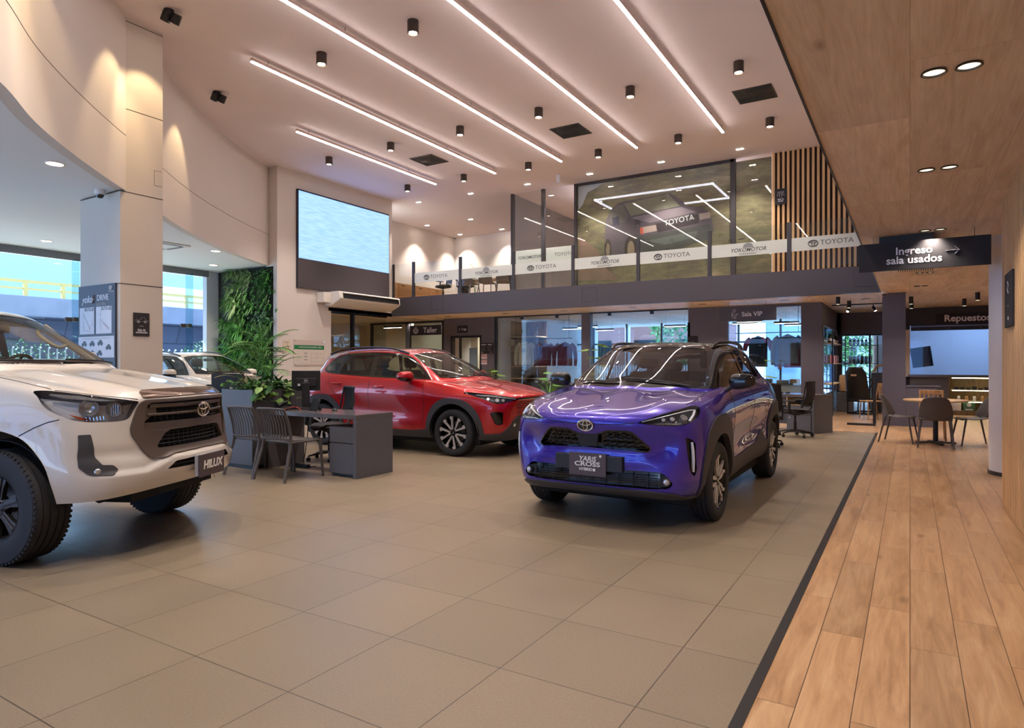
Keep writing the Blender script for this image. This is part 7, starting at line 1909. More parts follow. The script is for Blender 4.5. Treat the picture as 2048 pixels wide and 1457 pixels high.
    # --- regions
    inner = lambda cy: arc_poly(cy, .355, .40, .0)
    ao = [(-.445, .0), (-.462, .35), (-.468, .52), (-.435, .66), (-.345, .80), (-.20, .895), (.0, .925), (.15, .915), (.30, .86), (.41, .73), (.455, .55), (.455, .0)]
    aof = rpoly(ao, .10); aor = [(2.56 - u*.98, v) for u, v in rpoly([(-.54, .0), (-.53, .45), (-.465, .66), (-.36, .80), (-.20, .895), (.0, .925), (.15, .915), (.30, .86), (.41, .73), (.455, .55), (.455, .0)], .1)]
    ps = lambda c: c.x > .52
    cb.region(90, 'hole', 'side', inner(0), ps); cb.region(91, 'hole', 'side', inner(2.56), ps)
    cb.region(10, 'arch', 'side', aof, lambda c: c.x > .66 and c.y > -.70); cb.region(11, 'arch', 'side', aor, ps)
    cb.region(12, 'sill', 'side', [(.30, .0), (.30, .50), (.46, .50), (.56, .475), (1.55, .52), (1.84, .63), (2.02, .50), (2.3, .50), (2.3, 0)], ps)
    grille = rpoly([(-.01, .662), (.40, .650), (.485, .648), (.50, .672), (.378, .800), (.34, .812), (.17, .812), (.12, .785), (-.01, .778)], [0, .02, .02, .02, .03, .03, .03, .03, 0])
    lowg = rpoly([(-.01, .358), (-.01, .490), (.40, .494), (.585, .492), (.640, .45), (.675, .400), (.64, .362), (.5, .352)], [0, 0, .03, .03, .02, .02, .03, .03])
    pf = lambda c: c.y < -.25
    cb.region(20, 'grille', 'front', grille, lambda c: c.y < -.6)
    cb.region(21, 'lower_grille', 'front', lowg, lambda c: c.y < -.55)
    hl = rpoly([(.415, .882), (.58, .950), (.745, 1.010), (.792, 1.000), (.815, .955), (.80, .90), (.755, .868), (.68, .858), (.52, .866)], [.01, .05, .05, .02, .04, .05, .04, .05, .05])
    cb.region(22, 'headlight', 'front', hl, lambda c: c.y < -.15)
    drl = rpoly([(.756, .770), (.79, .755), (.815, .72), (.818, .51), (.803, .452), (.782, .50), (.768, .64)], .012)
    cb.region(23, 'drl', 'front', drl, lambda c: c.y < -.30)
    cb.region(24, 'lip', 'front', [(-.01, .1), (.95, .1), (.95, .285), (.74, .290), (.675, .325), (.5, .338), (-.01, .346)], lambda c: c.y < -.2)
    wsp = [(-.01, .075), (.25, .105), (.45, .165), (.60, .245), (.682, .318)] + [(.680, .36), (.620, .60), (.562, .80), (.528, .90)] + [(.50, .915), (.40, .900), (.2, .868), (-.01, .858)]
    cb.region(30, 'windshield', 'top', wsp, lambda c: c.z > 1.08 and c.y < 1.0)
    fw = rpoly([(.50, 1.150), (.66, 1.275), (.84, 1.395), (1.02, 1.475), (1.15, 1.492), (1.355, 1.500), (1.375, 1.165)], [.02, .1, .1, .06, .05, .02, .02])
    rw = rpoly([(1.465, 1.170), (1.44, 1.500), (1.75, 1.495), (2.05, 1.465), (2.20, 1.40), (2.20, 1.215)], [.02, .02, .1, .1, .03, .03])
    qw = rpoly([(2.27, 1.235), (2.27, 1.385), (2.42, 1.345), (2.55, 1.27)], .02)
    pw = lambda c: c.x > .35 and c.z > 1.05
    cb.region(31, 'w', 'side', fw, pw); cb.region(32, 'w', 'side', rw, pw); cb.region(33, 'w', 'side', qw, pw)
    cb.region(34, 'rear_window', 'rear', rpoly([(-.01, 1.20), (-.01, 1.42), (.40, 1.41), (.55, 1.22)], [0, 0, .04, .04]), lambda c: c.y > 2.6)
    cb.region(35, 'top', 'side', [(-.10, 1.08), (.30, 1.118), (.45, 1.134), (.9, 1.136), (1.4, 1.146), (2.0, 1.185), (2.24, 1.215), (2.24, 1.40), (2.5, 1.43), (3.3, 1.46), (3.3, 1.8), (-.1, 1.8)], lambda c: c.z > 1.1 and not (c.y < .035 + .26*(c.x/.7)**2.2 and c.x < .72))
    cb.region(36, 'bumper_low', 'side', [(2.9, 0), (2.9, .5), (3.5, .52), (3.5, 0)])
    cb.region(37, 'tail', 'rear', rpoly([(.45, .98), (.45, 1.08), (.80, 1.10), (.84, .96)], .02), lambda c: c.y > 2.7)
    # --- parts
    cb.mesh(0, 'body', M_paint, root, 'both')
    cb.mesh((35,), 'roof', M_gloss, root, 'both')
    for rid in (20, 21): cb.collar(rid, 'grille_surround', M_gloss, .055, root)
    for rid, nm in ((10, 'wheel_arch_trim'), (11, 'wheel_arch_trim')):
        for sd in ('r', 'l'): cb.mesh(rid, nm, M_trim, root, sd, off=.012, rim=.05)
    for sd in ('r', 'l'):
        s_ = cb.mesh(12, 'side_sill', M_trim, root, sd, off=.010, rim=.03)
        cb.mesh(31, 'front_side_window', M_carglass, root, sd, off=-.006)
        cb.mesh(32, 'rear_side_window', M_priv, root, sd, off=-.006)
        cb.mesh(33, 'quarter_window', M_priv, root, sd, off=-.006)
        cb.mesh(37, 'tail_light', mat('red_lens', (120, 10, 14), .15), root, sd, off=.004, rim=.02)
        h = cb.mesh(22, 'headlight', M_lampglass, root, sd, off=.001)
        tag(h, 'clear headlight lens')
        cb.mesh(22, 'lamp_housing', M_lampdark, h, sd, off=-.045)
        cb.collar(22, 'lamp_rim', M_gloss, .05, h, sd, .001)
        sg = 1 if sd == 'r' else -1
        def at(u, v, off):
            p, n = cb.hit('front', u, v, off); return Vector((p.x*sg, p.y, p.z)), Vector((n.x*sg, n.y, n.z))
        lm = MB()
        for (u, v, rr_) in ((.735, .935, .030), (.66, .925, .020), (.60, .918, .016)):
            p, n = at(u, v, -.030); lm.cyl(p - n*.02, p + n*.012, rr_*1.15, rr_, 20)
        lm.obj('projector', M_reflector, h)
        st = MB(); P = [at(u, v, -.012)[0] for u, v in [(.45, .893), (.55, .925), (.65, .957), (.74, .985), (.775, .985)]]
        st.tube(P, (.004, .012), 8); P = [at(u, v, -.012)[0] for u, v in [(.775, .985), (.785, .95), (.775, .90)]]; st.tube(P, (.004, .010), 8)
        st.obj('light_strip', M_drl, h)
        st = MB()
        for k in range(6):
            P = [at(u, v, -.03)[0] for u, v in [(.53 + k*.035, .872), (.56 + k*.036, .882), (.60 + k*.034, .892)]]; st.tube(P, .003, 5)
        st.obj('reflector_ribs', M_reflector, h)
        d = cb.mesh(23, 'running_light_recess', M_gloss, root, sd, off=-.025)
        cb.collar(23, 'recess_rim', M_gloss, .03, d, sd)
        P = [at(u, v, -.006)[0] for u, v in [(.797, .73), (.803, .66), (.805, .58), (.802, .49)]]
        MB().tube(P, [(.008, .010), (.010, .013), (.010, .013), (.007, .009)], 8).obj('running_light', mat('frosted_lamp', (225, 228, 235), .25), d)
    cb.mesh(30, 'windshield', M_carglass, root, 'both', off=-.004)
    # black frit band round the windshield
    fb = MB()
    for sg in (1, -1):
        pass
    cb.line('top', [(0, .088), (.25, .118), (.45, .178), (.60, .26), (.665, .335)], .05, .0, mb=fb, sideflag=0)
    cb.line('top', [(.666, .34), (.608, .60), (.550, .80), (.515, .89)], .028, .0, mb=fb, sideflag=0)
    cb.line('top', [(0, .870), (.2, .882), (.4, .912), (.50, .93)], .045, .0, mb=fb, sideflag=0)
    fb.obj('windshield_border', M_gloss, root)
    cb.mesh(34, 'rear_window', M_priv, root, 'both', off=-.006)
    cb.mesh((24,), 'front_lip', M_trim, root, 'both', off=.012, rim=.025)
    cb.mesh((36,), 'rear_bumper_trim', M_trim, root, 'both', off=.010, rim=.03)
    # upper grille
    g = cb.mesh(20, 'upper_grille', M_gloss, root, 'both', off=-.040)
    tag(g, 'black upper grille with honeycomb pattern')
    rowz = [(.787, .13, .36), (.742, .13, .43), (.697, .10, .475)]
    for sg in (1, -1):
        bars = MB()
        for z, x0, x1 in rowz:
            x = x0 + (0.03 if z == .742 else 0)
            while x + .05 < x1:
                q = [(x, z), (x + .055, z - .004), (x + .068, z + .028)]
                P = []
                for u, v in q:
                    p, n = cb.hit('front', u, v, -.010); P.append(Vector((p.x*sg, p.y, p.z)))
                if all(pip(grille, abs(p.x), p.z) for p in P): bars.tube(P, (.0045, .006), 6)
                x += .072
        # honeycomb net
        for k in range(5):
            z = .665 + k*.030
            P = []
            for i in range(12):
                u = .11 + i*.036; v = z + (.012 if i % 2 else 0)
                if pip(grille, u, v):
                    p, n = cb.hit('front', u, v, -.022); P.append(Vector((p.x*sg, p.y, p.z)))
            if len(P) > 1: bars.tube(P, .004, 5)
        bars.obj('honeycomb_bars', mat('satin_black_bars', (48, 48, 52), .3, .4), g)
    pc = MB(); pl = [(-.10, .782), (-.075, .672), (.075, .672), (.10, .782)]
    p0, n0 = cb.hit('front', 0, .73, -.006)
    pc.prism(pl, 0, .02, lambda u, v, d: (u, p0.y + d - .02 + (v - .73)*-.15, v)); pc.obj('radar_panel', mat('matt_black', (34, 33, 36), .5), g, bevel=.004)
    fr = MB(); pts = grille[:-1]
    cb.line('front', [p for p in grille if p[0] > 0] , .012, .003, mb=fr, sideflag=0); fr.obj('grille_frame', M_gloss, g)
    # lower grille
    g = cb.mesh(21, 'lower_grille', M_gloss, root, 'both', off=-.05)
    bars = MB()
    for k in range(5):
        z = .372 + k*.021; P = []
        for i in range(15):
            u = -.56 + i*.08
            p, n = cb.hit('front', u, z, -.012)
            if p is not None: P.append(p)
        bars.tube(P, (.003, .008), 6)
    for u in (-.48, -.36, -.24, -.12, 0, .12, .24, .36, .48):
        P = [cb.hit('front', u, z, -.014)[0] for z in (.358, .40, .44, .475)]; bars.tube(P, .0035, 5)
    bars.obj('grille_bars', mat('satin_black_bars', (48, 48, 52), .3, .4), g)
    for sg in (1, -1):
        p, n = cb.hit('front', sg*.625, .415, .0)
        f = MB(); f.cyl(p - n*.04, p - n*.002, .030, .034, 24); fo = f.obj('fog_light_bezel', M_trim, root)
        MB().lathe([(0, .008), (.014, .006), (.022, .0), (.022, -.01)], Matrix.Translation(p + n*.004) @ n.to_track_quat('Z', 'Y').to_matrix().to_4x4(), 24).obj('fog_light', mat('fog_lens', (210, 215, 225), .08, .6), fo)
        MB().prism([(.0, -.05), (.06, -.045), (.075, .035), (.0, .05)], -.02, -.006, lambda u, v, d: (sg*(.56 + u), p.y + .03 - d - u*.3, .42 + v)).obj('fog_light_fin', M_trim, fo, bevel=.003)
    # badge and plate
    p, n = cb.hit('front', 0, .852, .004)
    emblem(root, p + n*.006, n, .135)
    py = cb.hit('front', 0, .53, 0)[0].y
    pl = MB().box(-.30, .30, py - .022, py + .03, .475, .60).obj('plate_bracket', mat('matt_black', (34, 33, 36), .5), root, bevel=.004)
    tag(pl, 'wide black plate bracket')
    sgn = MB().box(-.165, .165, py - .036, py - .024, .432, .618).obj('display_plate', mat('plate_brown_grey', (82, 70, 74), .5), root, bevel=.002)
    M_white = mat('white_print', (235, 232, 230), .5)
    fonts('YARiS', .060, M_white, 'lettering', sgn, (0, py - .037, .568), bold=.0012, depth=.001, shear=.18)
    fonts('CROSS', .052, M_white, 'lettering', sgn, (0, py - .037, .526), bold=.0012, depth=.001, sx=1.45)
    fonts('HYBRID', .034, M_white, 'lettering', sgn, (-.012, py - .037, .483), bold=.0006, depth=.001)
    MB().box(.052, .072, py - .038, py - .036, .472, .494).obj('lettering', M_white, sgn, smooth=False)
    MB().cyl((.118, py - .040, .598), (.118, py - .036, .598), .011, n=20).obj('round_mark', M_white, sgn)
    # seams
    cb.gap(root, 'top', [(.70, .24), (.725, .10), (.735, -.10), (.725, -.30), (.70, -.42)], .006)
    cb.gap(root, 'front', [(.40, .880), (.30, .868), (.15, .862), (.0, .862)], .006)
    cb.gap(root, 'side', [(.58, 1.12), (.56, .95), (.52, .75), (.50, .50)], .006)
    cb.gap(root, 'side', [(1.42, 1.14), (1.43, .9), (1.40, .55)], .006)
    cb.gap(root, 'side', [(2.26, 1.19), (2.27, 1.0), (2.18, .93), (2.08, .78), (2.03, .62)], .006)
    # handles
    for sg in (1, -1):
        for y, z in ((1.24, .985), (2.10, 1.01)):
            p, n = cb.hit('side', y, z)
            h = MB(); P = [p + Vector((.002, -.09, 0)), p + Vector((.030, -.07, .0)), p + Vector((.034, .05, .0)), p + Vector((.030, .08, 0)), p + Vector((.002, .095, 0))]
            P = [Vector((q.x*sg, q.y, q.z)) for q in P]
            h.tube(P, (.010, .016), 10); h.obj('door_handle', M_paint, root)
        # rails
        P = [Vector((sg*x, y, z)) for x, y, z in ((.545, 1.00, 1.515), (.560, 1.10, 1.560), (.568, 1.28, 1.580), (.57, 1.6, 1.590), (.565, 2.0, 1.582), (.545, 2.3, 1.556), (.52, 2.5, 1.49))]
        P = [Vector(q) for q in smooth_path(P, 4)]
        MB().tube(P, [(.008, .014)] + [(.016, .020)]*(len(P)-2) + [(.008, .014)], 10).obj('roof_rail', mat('satin_dark_rail', (60, 54, 52), .3, .7), root)
        mirror_part(root, .945, .52, 1.19, sg, M_gloss, mat('matt_black', (34, 33, 36), .5), .24, .145, .15)
        # wipers
    wp = MB()
    wp.tube([cb.hit('top', x, y, .018)[0] for x, y in ((.55, .18), (.35, .145), (.10, .135), (-.05, .14))], (.006, .010), 6)
    wp.tube([cb.hit('top', x, y, .018)[0] for x, y in ((-.10, .10), (-.25, .125), (-.42, .18), (-.55, .235))], (.006, .010), 6)
    wp.obj('wipers', mat('matt_black', (34, 33, 36), .5), root)
    MB().cbox((0, .80, 1.43), (.24, .03, .065)).obj('rear_view_mirror', mat('matt_black', (34, 33, 36), .5), root, bevel=.01)
    car_interior(root, .62, 1.02, .66, 1.28, .62, 1.5)
    hl_ = MB().grid(lambda u, v: (-.50 + u*1.0, .98 + v*1.7, 1.50 - .0*v), 4, 4).obj('headliner', M_liner, root)
    car_common(cb, root, spec)
    return root
yaris = build_yaris()
# ---------------------------------------------------------------- red crossover (near side is local -x, symmetric)
def build_cross(M_paint, label, loc, rz, group=None, name='family_suv'):
    rows = [
     mk_row((-.78,.25),(.62,-.68,.25),[(.78,-.46,.26),(.84,0,.27),(.84,.45,.25),(.83,1.2,.24),(.83,1.95,.25),(.84,2.7,.28),(.80,3.2,.30)],(.64,3.40,.32),(3.46,.33)),
     mk_row((-.83,.36),(.66,-.74,.35),[(.82,-.48,.35),(.895,0,.37),(.885,.45,.36),(.875,1.2,.35),(.875,1.95,.36),(.895,2.7,.38),(.84,3.22,.40)],(.68,3.44,.42),(3.50,.42)),
     mk_row((-.87,.48),(.70,-.74,.48),[(.845,-.48,.49),(.912,0,.50),(.900,.45,.50),(.888,1.2,.48),(.890,1.95,.49),(.912,2.7,.50),(.86,3.23,.52)],(.70,3.45,.54),(3.52,.54)),
     mk_row((-.89,.60),(.72,-.74,.60),[(.855,-.47,.62),(.914,0,.64),(.900,.45,.63),(.882,1.2,.62),(.885,1.95,.63),(.914,2.7,.64),(.87,3.22,.66)],(.71,3.44,.68),(3.50,.68)),
     mk_row((-.91,.72),(.73,-.74,.72),[(.86,-.46,.74),(.908,0,.76),(.902,.45,.76),(.896,1.2,.76),(.900,1.95,.77),(.914,2.7,.78),(.865,3.20,.80)],(.71,3.40,.82),(3.46,.82)),
     mk_row((-.94,.83),(.72,-.72,.82),[(.85,-.43,.845),(.898,0,.87),(.904,.45,.88),(.910,1.2,.88),(.912,1.95,.90),(.908,2.7,.92),(.85,3.14,.93)],(.70,3.34,.95),(3.42,.96)),
     mk_row((-.925,.91),(.68,-.66,.905),[(.815,-.36,.935),(.87,.02,.965),(.888,.45,.975),(.898,1.2,.985),(.898,1.95,1.00),(.885,2.7,1.02),(.82,3.08,1.03)],(.68,3.28,1.05),(3.38,1.06)),
     mk_row((-.55,1.01),(.60,-.34,1.01),[(.74,-.12,1.035),(.815,.18,1.055),(.858,.55,1.065),(.870,1.2,1.075),(.870,1.95,1.09),(.845,2.65,1.13),(.79,2.98,1.14)],(.66,3.20,1.16),(3.32,1.15)),
     mk_row((.04,1.105),(.60,.20,1.085),[(.725,.30,1.09),(.79,.46,1.105),(.832,.75,1.112),(.845,1.2,1.125),(.842,1.9,1.140),(.808,2.5,1.175),(.76,2.85,1.20)],(.64,3.10,1.21),(3.24,1.2)),
     mk_row((.09,1.125),(.605,.25,1.105),[(.722,.35,1.105),(.78,.50,1.115),(.818,.78,1.125),(.832,1.2,1.14),(.828,1.9,1.155),(.796,2.5,1.19),(.75,2.83,1.215)],(.63,3.07,1.22),(3.21,1.21)),
     mk_row((.52,1.34),(.54,.63,1.325),[(.645,.71,1.33),(.69,.84,1.335),(.725,1.04,1.34),(.745,1.35,1.345),(.742,1.92,1.355),(.71,2.5,1.37),(.665,2.80,1.38)],(.54,3.02,1.37),(3.12,1.36)),
     mk_row((.98,1.535),(.46,1.05,1.52),[(.55,1.11,1.512),(.59,1.2,1.52),(.625,1.36,1.535),(.645,1.62,1.552),(.645,2.05,1.555),(.62,2.5,1.535),(.58,2.74,1.51)],(.48,2.96,1.49),(3.06,1.51)),
     mk_row((1.12,1.575),(.30,1.16,1.575),[(.39,1.22,1.578),(.42,1.32,1.585),(.44,1.46,1.592),(.45,1.68,1.60),(.45,2.05,1.60),(.43,2.42,1.585),(.40,2.62,1.57)],(.30,2.82,1.55),(2.92,1.55)),
     spine(1.20,2.80,1.585,1.610,1.56,[1.32,1.4,1.52,1.72,2.05,2.36,2.52]),
    ]
    def disp(D):
        X, Y, Z = D[..., 0], D[..., 1], D[..., 2]
        g = lambda a, c, w: np.exp(-((a - c)/w)**2)
        hood = np.clip((.25 - Y)/.2, 0, 1) * np.clip((Y + .95)/.25, 0, 1) * np.clip((Z - .90)/.05, 0, 1)
        D[..., 2] += hood * (.012*g(X, .52, .10) - .006*g(X, .30, .12))
        side = np.clip((X - .6)/.1, 0, 1)
        D[..., 0] -= side * .016*g(Z, .60 + .04*(Y - 1.3), .08) * g(Y, 1.3, .7)
        D[..., 0] += side * .012*g(Z, .86, .07) * (g(Y, 2.7, .38) + g(Y, .05, .35))
        return D
    cb = CarBody(rows, 6, disp)
    root = thing(name, label, 'car', loc, rz, group)
    spec = dict(r=.345, wb=2.70, tw=.225, track=.785, style='cross', rr=.252, hw=.905, floor=.17, front=-.85, az=.36, ar=.41)
    ps = lambda c: c.x > .52
    cb.region(90, 'hole', 'side', arc_poly(0, .355, .415, .0), ps); cb.region(91, 'hole', 'side', arc_poly(2.70, .355, .415, .0), ps)
    # arch ring, flat-topped
    ao = rpoly([(-.505, .0), (-.50, .46), (-.43, .66), (-.25, .82), (.0, .855), (.19, .845), (.36, .74), (.465, .56), (.49, .40), (.49, 0)], .10)
    cb.region(10, 'arch', 'side', ao, lambda c: c.x > .66 and c.y > -.62); cb.region(11, 'arch', 'side', [(2.70 - u, v) for u, v in ao], ps)
    cb.region(12, 'sill', 'side', [(.30, 0), (.30, .42), (.60, .36), (.80, .345), (1.9, .345), (2.1, .36), (2.4, .42), (2.4, 0)], ps)
    # lower bumper: dark band rising to the centre, as seen from the front
    cb.region(24, 'lip', 'front', [(-.01, .1), (1, .1), (1, .335), (.80, .345), (.70, .355), (.60, .45), (.50, .56), (.44, .60), (-.01, .60)], lambda c: c.y < -.25)
    cb.region(20, 'grille', 'front', rpoly([(-.01, .60), (-.01, .83), (.46, .815), (.50, .78), (.44, .60)], [0, 0, .03, .03, .01]), lambda c: c.y < -.5)
    hl = rpoly([(.46, .845), (.62, .885), (.78, .925), (.845, .945), (.87, .93), (.85, .875), (.80, .80), (.74, .775), (.64, .80), (.50, .825)], [.01, .05, .05, .02, .02, .04, .05, .05, .05, .03])
    cb.region(22, 'headlight', 'front', hl, lambda c: c.y < -.05)
    cb.region(25, 'light_bar', 'front', [(-.01, .838), (-.01, .872), (.46, .855), (.48, .832)], lambda c: c.y < -.5)
    cb.region(23, 'slot', 'front', rpoly([(.70, .66), (.79, .67), (.815, .65), (.775, .50), (.74, .475), (.69, .49)], .02), lambda c: c.y < -.3)
    wsp = [(-.01, .145), (.25, .17), (.45, .225), (.60, .305), (.685, .375)] + [(.685, .42), (.63, .68), (.58, .88), (.545, 1.01)] + [(.53, 1.03), (.40, 1.02), (.2, .995), (-.01, .985)]
    cb.region(30, 'windshield', 'top', wsp, lambda c: c.z > 1.08 and c.y < 1.2)
    fw = rpoly([(.56, 1.142), (.70, 1.245), (.88, 1.368), (1.06, 1.455), (1.25, 1.498), (1.60, 1.515), (1.585, 1.165)], [.02, .1, .1, .1, .08, .02, .02])
    rw = rpoly([(1.70, 1.170), (1.70, 1.518), (2.05, 1.520), (2.30, 1.508), (2.39, 1.205)], [.02, .02, .1, .02, .02])
    qw = rpoly([(2.46, 1.215), (2.385, 1.500), (2.47, 1.485), (2.60, 1.42), (2.76, 1.285), (2.74, 1.25), (2.66, 1.225)], [.02, .02, .06, .05, .03, .02, .03])
    frm = rpoly([(.485, 1.116), (.62, 1.235), (.82, 1.372), (1.03, 1.475), (1.24, 1.522), (1.62, 1.538), (2.05, 1.543), (2.35, 1.528), (2.52, 1.498), (2.66, 1.425), (2.82, 1.285), (2.79, 1.235), (2.68, 1.200), (2.40, 1.180), (1.65, 1.142), (.9, 1.118)], [.01] + [.1]*7 + [.06]*3 + [.03]*2 + [.1]*3)
    pw = lambda c: c.x > .35 and c.z > 1.05
    cb.region(38, 'frame', 'side', frm, pw)
    cb.region(31, 'w', 'side', fw, pw, (38,)); cb.region(32, 'w', 'side', rw, pw, (38,)); cb.region(33, 'w', 'side', qw, pw, (38,))
    cb.region(34, 'rear_window', 'rear', rpoly([(-.01, 1.22), (-.01, 1.46), (.42, 1.44), (.56, 1.24)], [0, 0, .04, .04]), lambda c: c.y > 2.7)
    cb.region(36, 'bumper_low', 'side', [(3.1, 0), (3.1, .5), (3.7, .52), (3.7, 0)])
    cb.region(37, 'tail', 'rear', rpoly([(.48, .93), (.48, 1.05), (.84, 1.06), (.86, .90)], .02), lambda c: c.y > 2.9)
    cb.mesh(0, 'body', M_paint, root, 'both')
    cb.collar(20, 'grille_surround', M_gloss, .03, root)
    for sd in ('r', 'l'):
        sg = 1 if sd == 'r' else -1
        for rid in (10, 11): cb.mesh(rid, 'wheel_arch_trim', M_trim, root, sd, off=.012, rim=.05)
        cb.mesh(12, 'side_sill', M_trim, root, sd, off=.008, rim=.03)
        cb.mesh(38, 'window_frame', M_gloss, root, sd, off=-.001)
        cb.mesh(31, 'front_side_window', M_carglass, root, sd, off=-.004)
        cb.mesh(32, 'rear_side_window', M_carglass, root, sd, off=-.004)
        cb.mesh(33, 'quarter_window', M_carglass, root, sd, off=-.004)
        cb.mesh(37, 'tail_light', mat('red_lens', (120, 10, 14), .15), root, sd, off=.004, rim=.02)
        h = cb.mesh(22, 'headlight', M_lampglass, root, sd, off=.001)
        cb.mesh(22, 'lamp_housing', M_lampdark, h, sd, off=-.045); cb.collar(22, 'lamp_rim', M_gloss, .05, h, sd, .001)
        def at(u, v, off):
            p, n = cb.hit('front', u, v, off); return Vector((p.x*sg, p.y, p.z)), Vector((n.x*sg, n.y, n.z))
        lm = MB()
        for (u, v, q) in ((.74, .84, .028), (.68, .835, .024), (.80, .86, .02)):
            p, n = at(u, v, -.03); lm.cyl(p - n*.02, p + n*.012, q*1.15, q, 20)
        lm.obj('projector', M_reflector, h)
        MB().tube([at(u, v, -.010)[0] for u, v in [(.50, .842), (.62, .868), (.74, .893), (.83, .912)]], (.004, .012), 8).obj('light_strip', M_drl, h)
        d = cb.mesh(23, 'bumper_slot', M_gloss, root, sd, off=-.03); cb.collar(23, 'slot_rim', M_gloss, .035, d, sd)
        p, n = at(.50, .47, .0)
        f = MB().cyl(p - n*.03, p + n*.014, .045, n=24).obj('fog_light_bezel', M_gloss, root)
        MB().cyl(p, p + n*.020, .024, n=20).obj('fog_light', mat('fog_lens', (210, 215, 225), .08, .6), f)
    cb.mesh(30, 'windshield', M_carglass, root, 'both', off=-.004)
    fb = MB()
    cb.line('top', [(0, .160), (.25, .184), (.45, .24), (.60, .32), (.665, .39)], .05, 0, mb=fb, sideflag=0)
    cb.line('top', [(.670, .40), (.62, .68), (.57, .88), (.54, .99)], .028, 0, mb=fb, sideflag=0)
    cb.line('top', [(0, .992), (.2, 1.002), (.4, 1.025), (.53, 1.04)], .045, 0, mb=fb, sideflag=0)
    fb.obj('windshield_border', M_gloss, root)
    cb.mesh(34, 'rear_window', M_priv, root, 'both', off=-.006)
    cb.mesh((24,), 'front_lip', M_trim, root, 'both', off=.012, rim=.05)
    cb.mesh((36,), 'rear_bumper_trim', M_trim, root, 'both', off=.010, rim=.03)
    g = cb.mesh(20, 'upper_grille', M_paint, root, 'both', off=-.004)
    for sg in (1, -1):
      st = MB()
      for k in range(7):
        z = .625 + k*.029; x = .03 + (.035 if k % 2 else 0)
        while x < .47:
            if pip([(-1, .60), (-1, .83), (.46, .815), (.50, .78), (.44, .60)], x + .03, z):
                P = [cb.hit('front', u, z + dz, .001) for u, dz in ((x, .006), (x + .045, .006), (x + .045, -.006), (x, -.006))]
                st.add([(p.x*sg, p.y, p.z) for p, n in P], [(0, 1, 2, 3)])
            x += .07
      st.obj('grille_slots', M_well, g, smooth=False)['kind'] = 'stuff'
    cb.mesh(25, 'light_bar', M_gloss, root, 'both', off=.003, rim=.01)
    ch = MB(); cb.line('front', [(0, .842), (.25, .838), (.46, .832)], .007, .004, mb=ch, sideflag=0)
    ch.obj('grille_moulding', M_chrome, root)
    p, n = cb.hit('front', 0, .78, .004); emblem(root, p + n*.012, n, .14)
    py = cb.hit('front', 0, .50, 0)[0].y
    MB().box(-.17, .17, py - .04, py - .02, .43, .56).obj('display_plate', mat('plate_brown_grey', (82, 70, 74), .5), root)
    # chrome line above the side windows, widening to a fin
    for sg in (1, -1):
        cm = MB()
        cb.line('side', [(.465, 1.108), (.62, 1.252), (.82, 1.390), (1.03, 1.494), (1.24, 1.540), (1.62, 1.556), (2.05, 1.560), (2.35, 1.546)], .014, .004, mb=cm, sideflag=sg)
        cm.obj('window_moulding', mat('satin_chrome', (225, 218, 212), .2, .9), root)
        patch(cb, 'side', [(2.32, 1.538), (2.54, 1.505), (2.62, 1.452), (3.0, 1.44), (3.0, 1.475), (2.70, 1.515), (2.40, 1.552)], mat('satin_silver_fin', (196, 196, 208), .25, .6), 'pillar_fin', root, .004, .01, sg=sg)
        for y, z in ((1.43, 1.0), (2.35, 1.035)):
            p, n = cb.hit('side', y, z)
            h = MB(); P = [p + Vector((.002, -.09, 0)), p + Vector((.030, -.07, 0)), p + Vector((.034, .05, 0)), p + Vector((.030, .08, 0)), p + Vector((.002, .095, 0))]
            h.tube([Vector((q.x*sg, q.y, q.z)) for q in P], (.013, .021), 10); h.obj('door_handle', M_paint, root)
        P = [Vector((sg*x, y, z)) for x, y, z in ((.555, 1.10, 1.515), (.575, 1.25, 1.565), (.59, 1.5, 1.605), (.60, 1.85, 1.625), (.595, 2.25, 1.615), (.575, 2.6, 1.580), (.55, 2.85, 1.52))]
        MB().tube([Vector(q) for q in smooth_path(P, 4)], (.016, .020), 10).obj('roof_rail', mat('black_rail', (32, 32, 36), .25, .3), root)
        mirror_part(root, 1.0, .80, 1.16, sg, M_paint, M_gloss, .27, .165, .21)
    cb.gap(root, 'top', [(.715, .28), (.735, .10), (.745, -.10), (.735, -.30), (.71, -.50), (.66, -.66)], .006)
    cb.gap(root, 'side', [(.56, 1.10), (.54, .95), (.52, .75), (.56, .40)], .006)
    cb.gap(root, 'side', [(1.64, 1.14), (1.65, .9), (1.63, .36)], .006)
    cb.gap(root, 'side', [(2.56, 1.19), (2.57, 1.05), (2.46, .93), (2.30, .82), (2.23, .60), (2.2, .36)], .006)
    cb.gap(root, 'front', [(.80, .80), (.85, .78)], .006)
    wp = MB()
    wp.tube([cb.hit('top', x, y, .018)[0] for x, y in ((.55, .26), (.35, .215), (.10, .20), (-.05, .205))], (.006, .010), 6)
    wp.tube([cb.hit('top', x, y, .018)[0] for x, y in ((-.10, .17), (-.25, .19), (-.42, .245), (-.55, .30))], (.006, .010), 6)
    wp.obj('wipers', mat('matt_black', (34, 33, 36), .5), root)
    MB().cbox((0, .94, 1.44), (.24, .03, .065)).obj('rear_view_mirror', mat('matt_black', (34, 33, 36), .5), root, bevel=.01)
    car_interior(root, .70, 1.02, .70, 1.42, .60, 1.5)
    MB().grid(lambda u, v: (-.52 + u*1.04, 1.10 + v*1.7, 1.515), 4, 4).obj('headliner', M_liner, root)
    car_common(cb, root, spec)
    return root
M_red = mat('candy_red_metallic', (180, 8, 22), 0.25, 0.30, coat=1.0)
red_car = build_cross(M_red, 'glossy red family SUV seen from its right side behind the desk', (-5.70, 8.57, 0), R_(90))
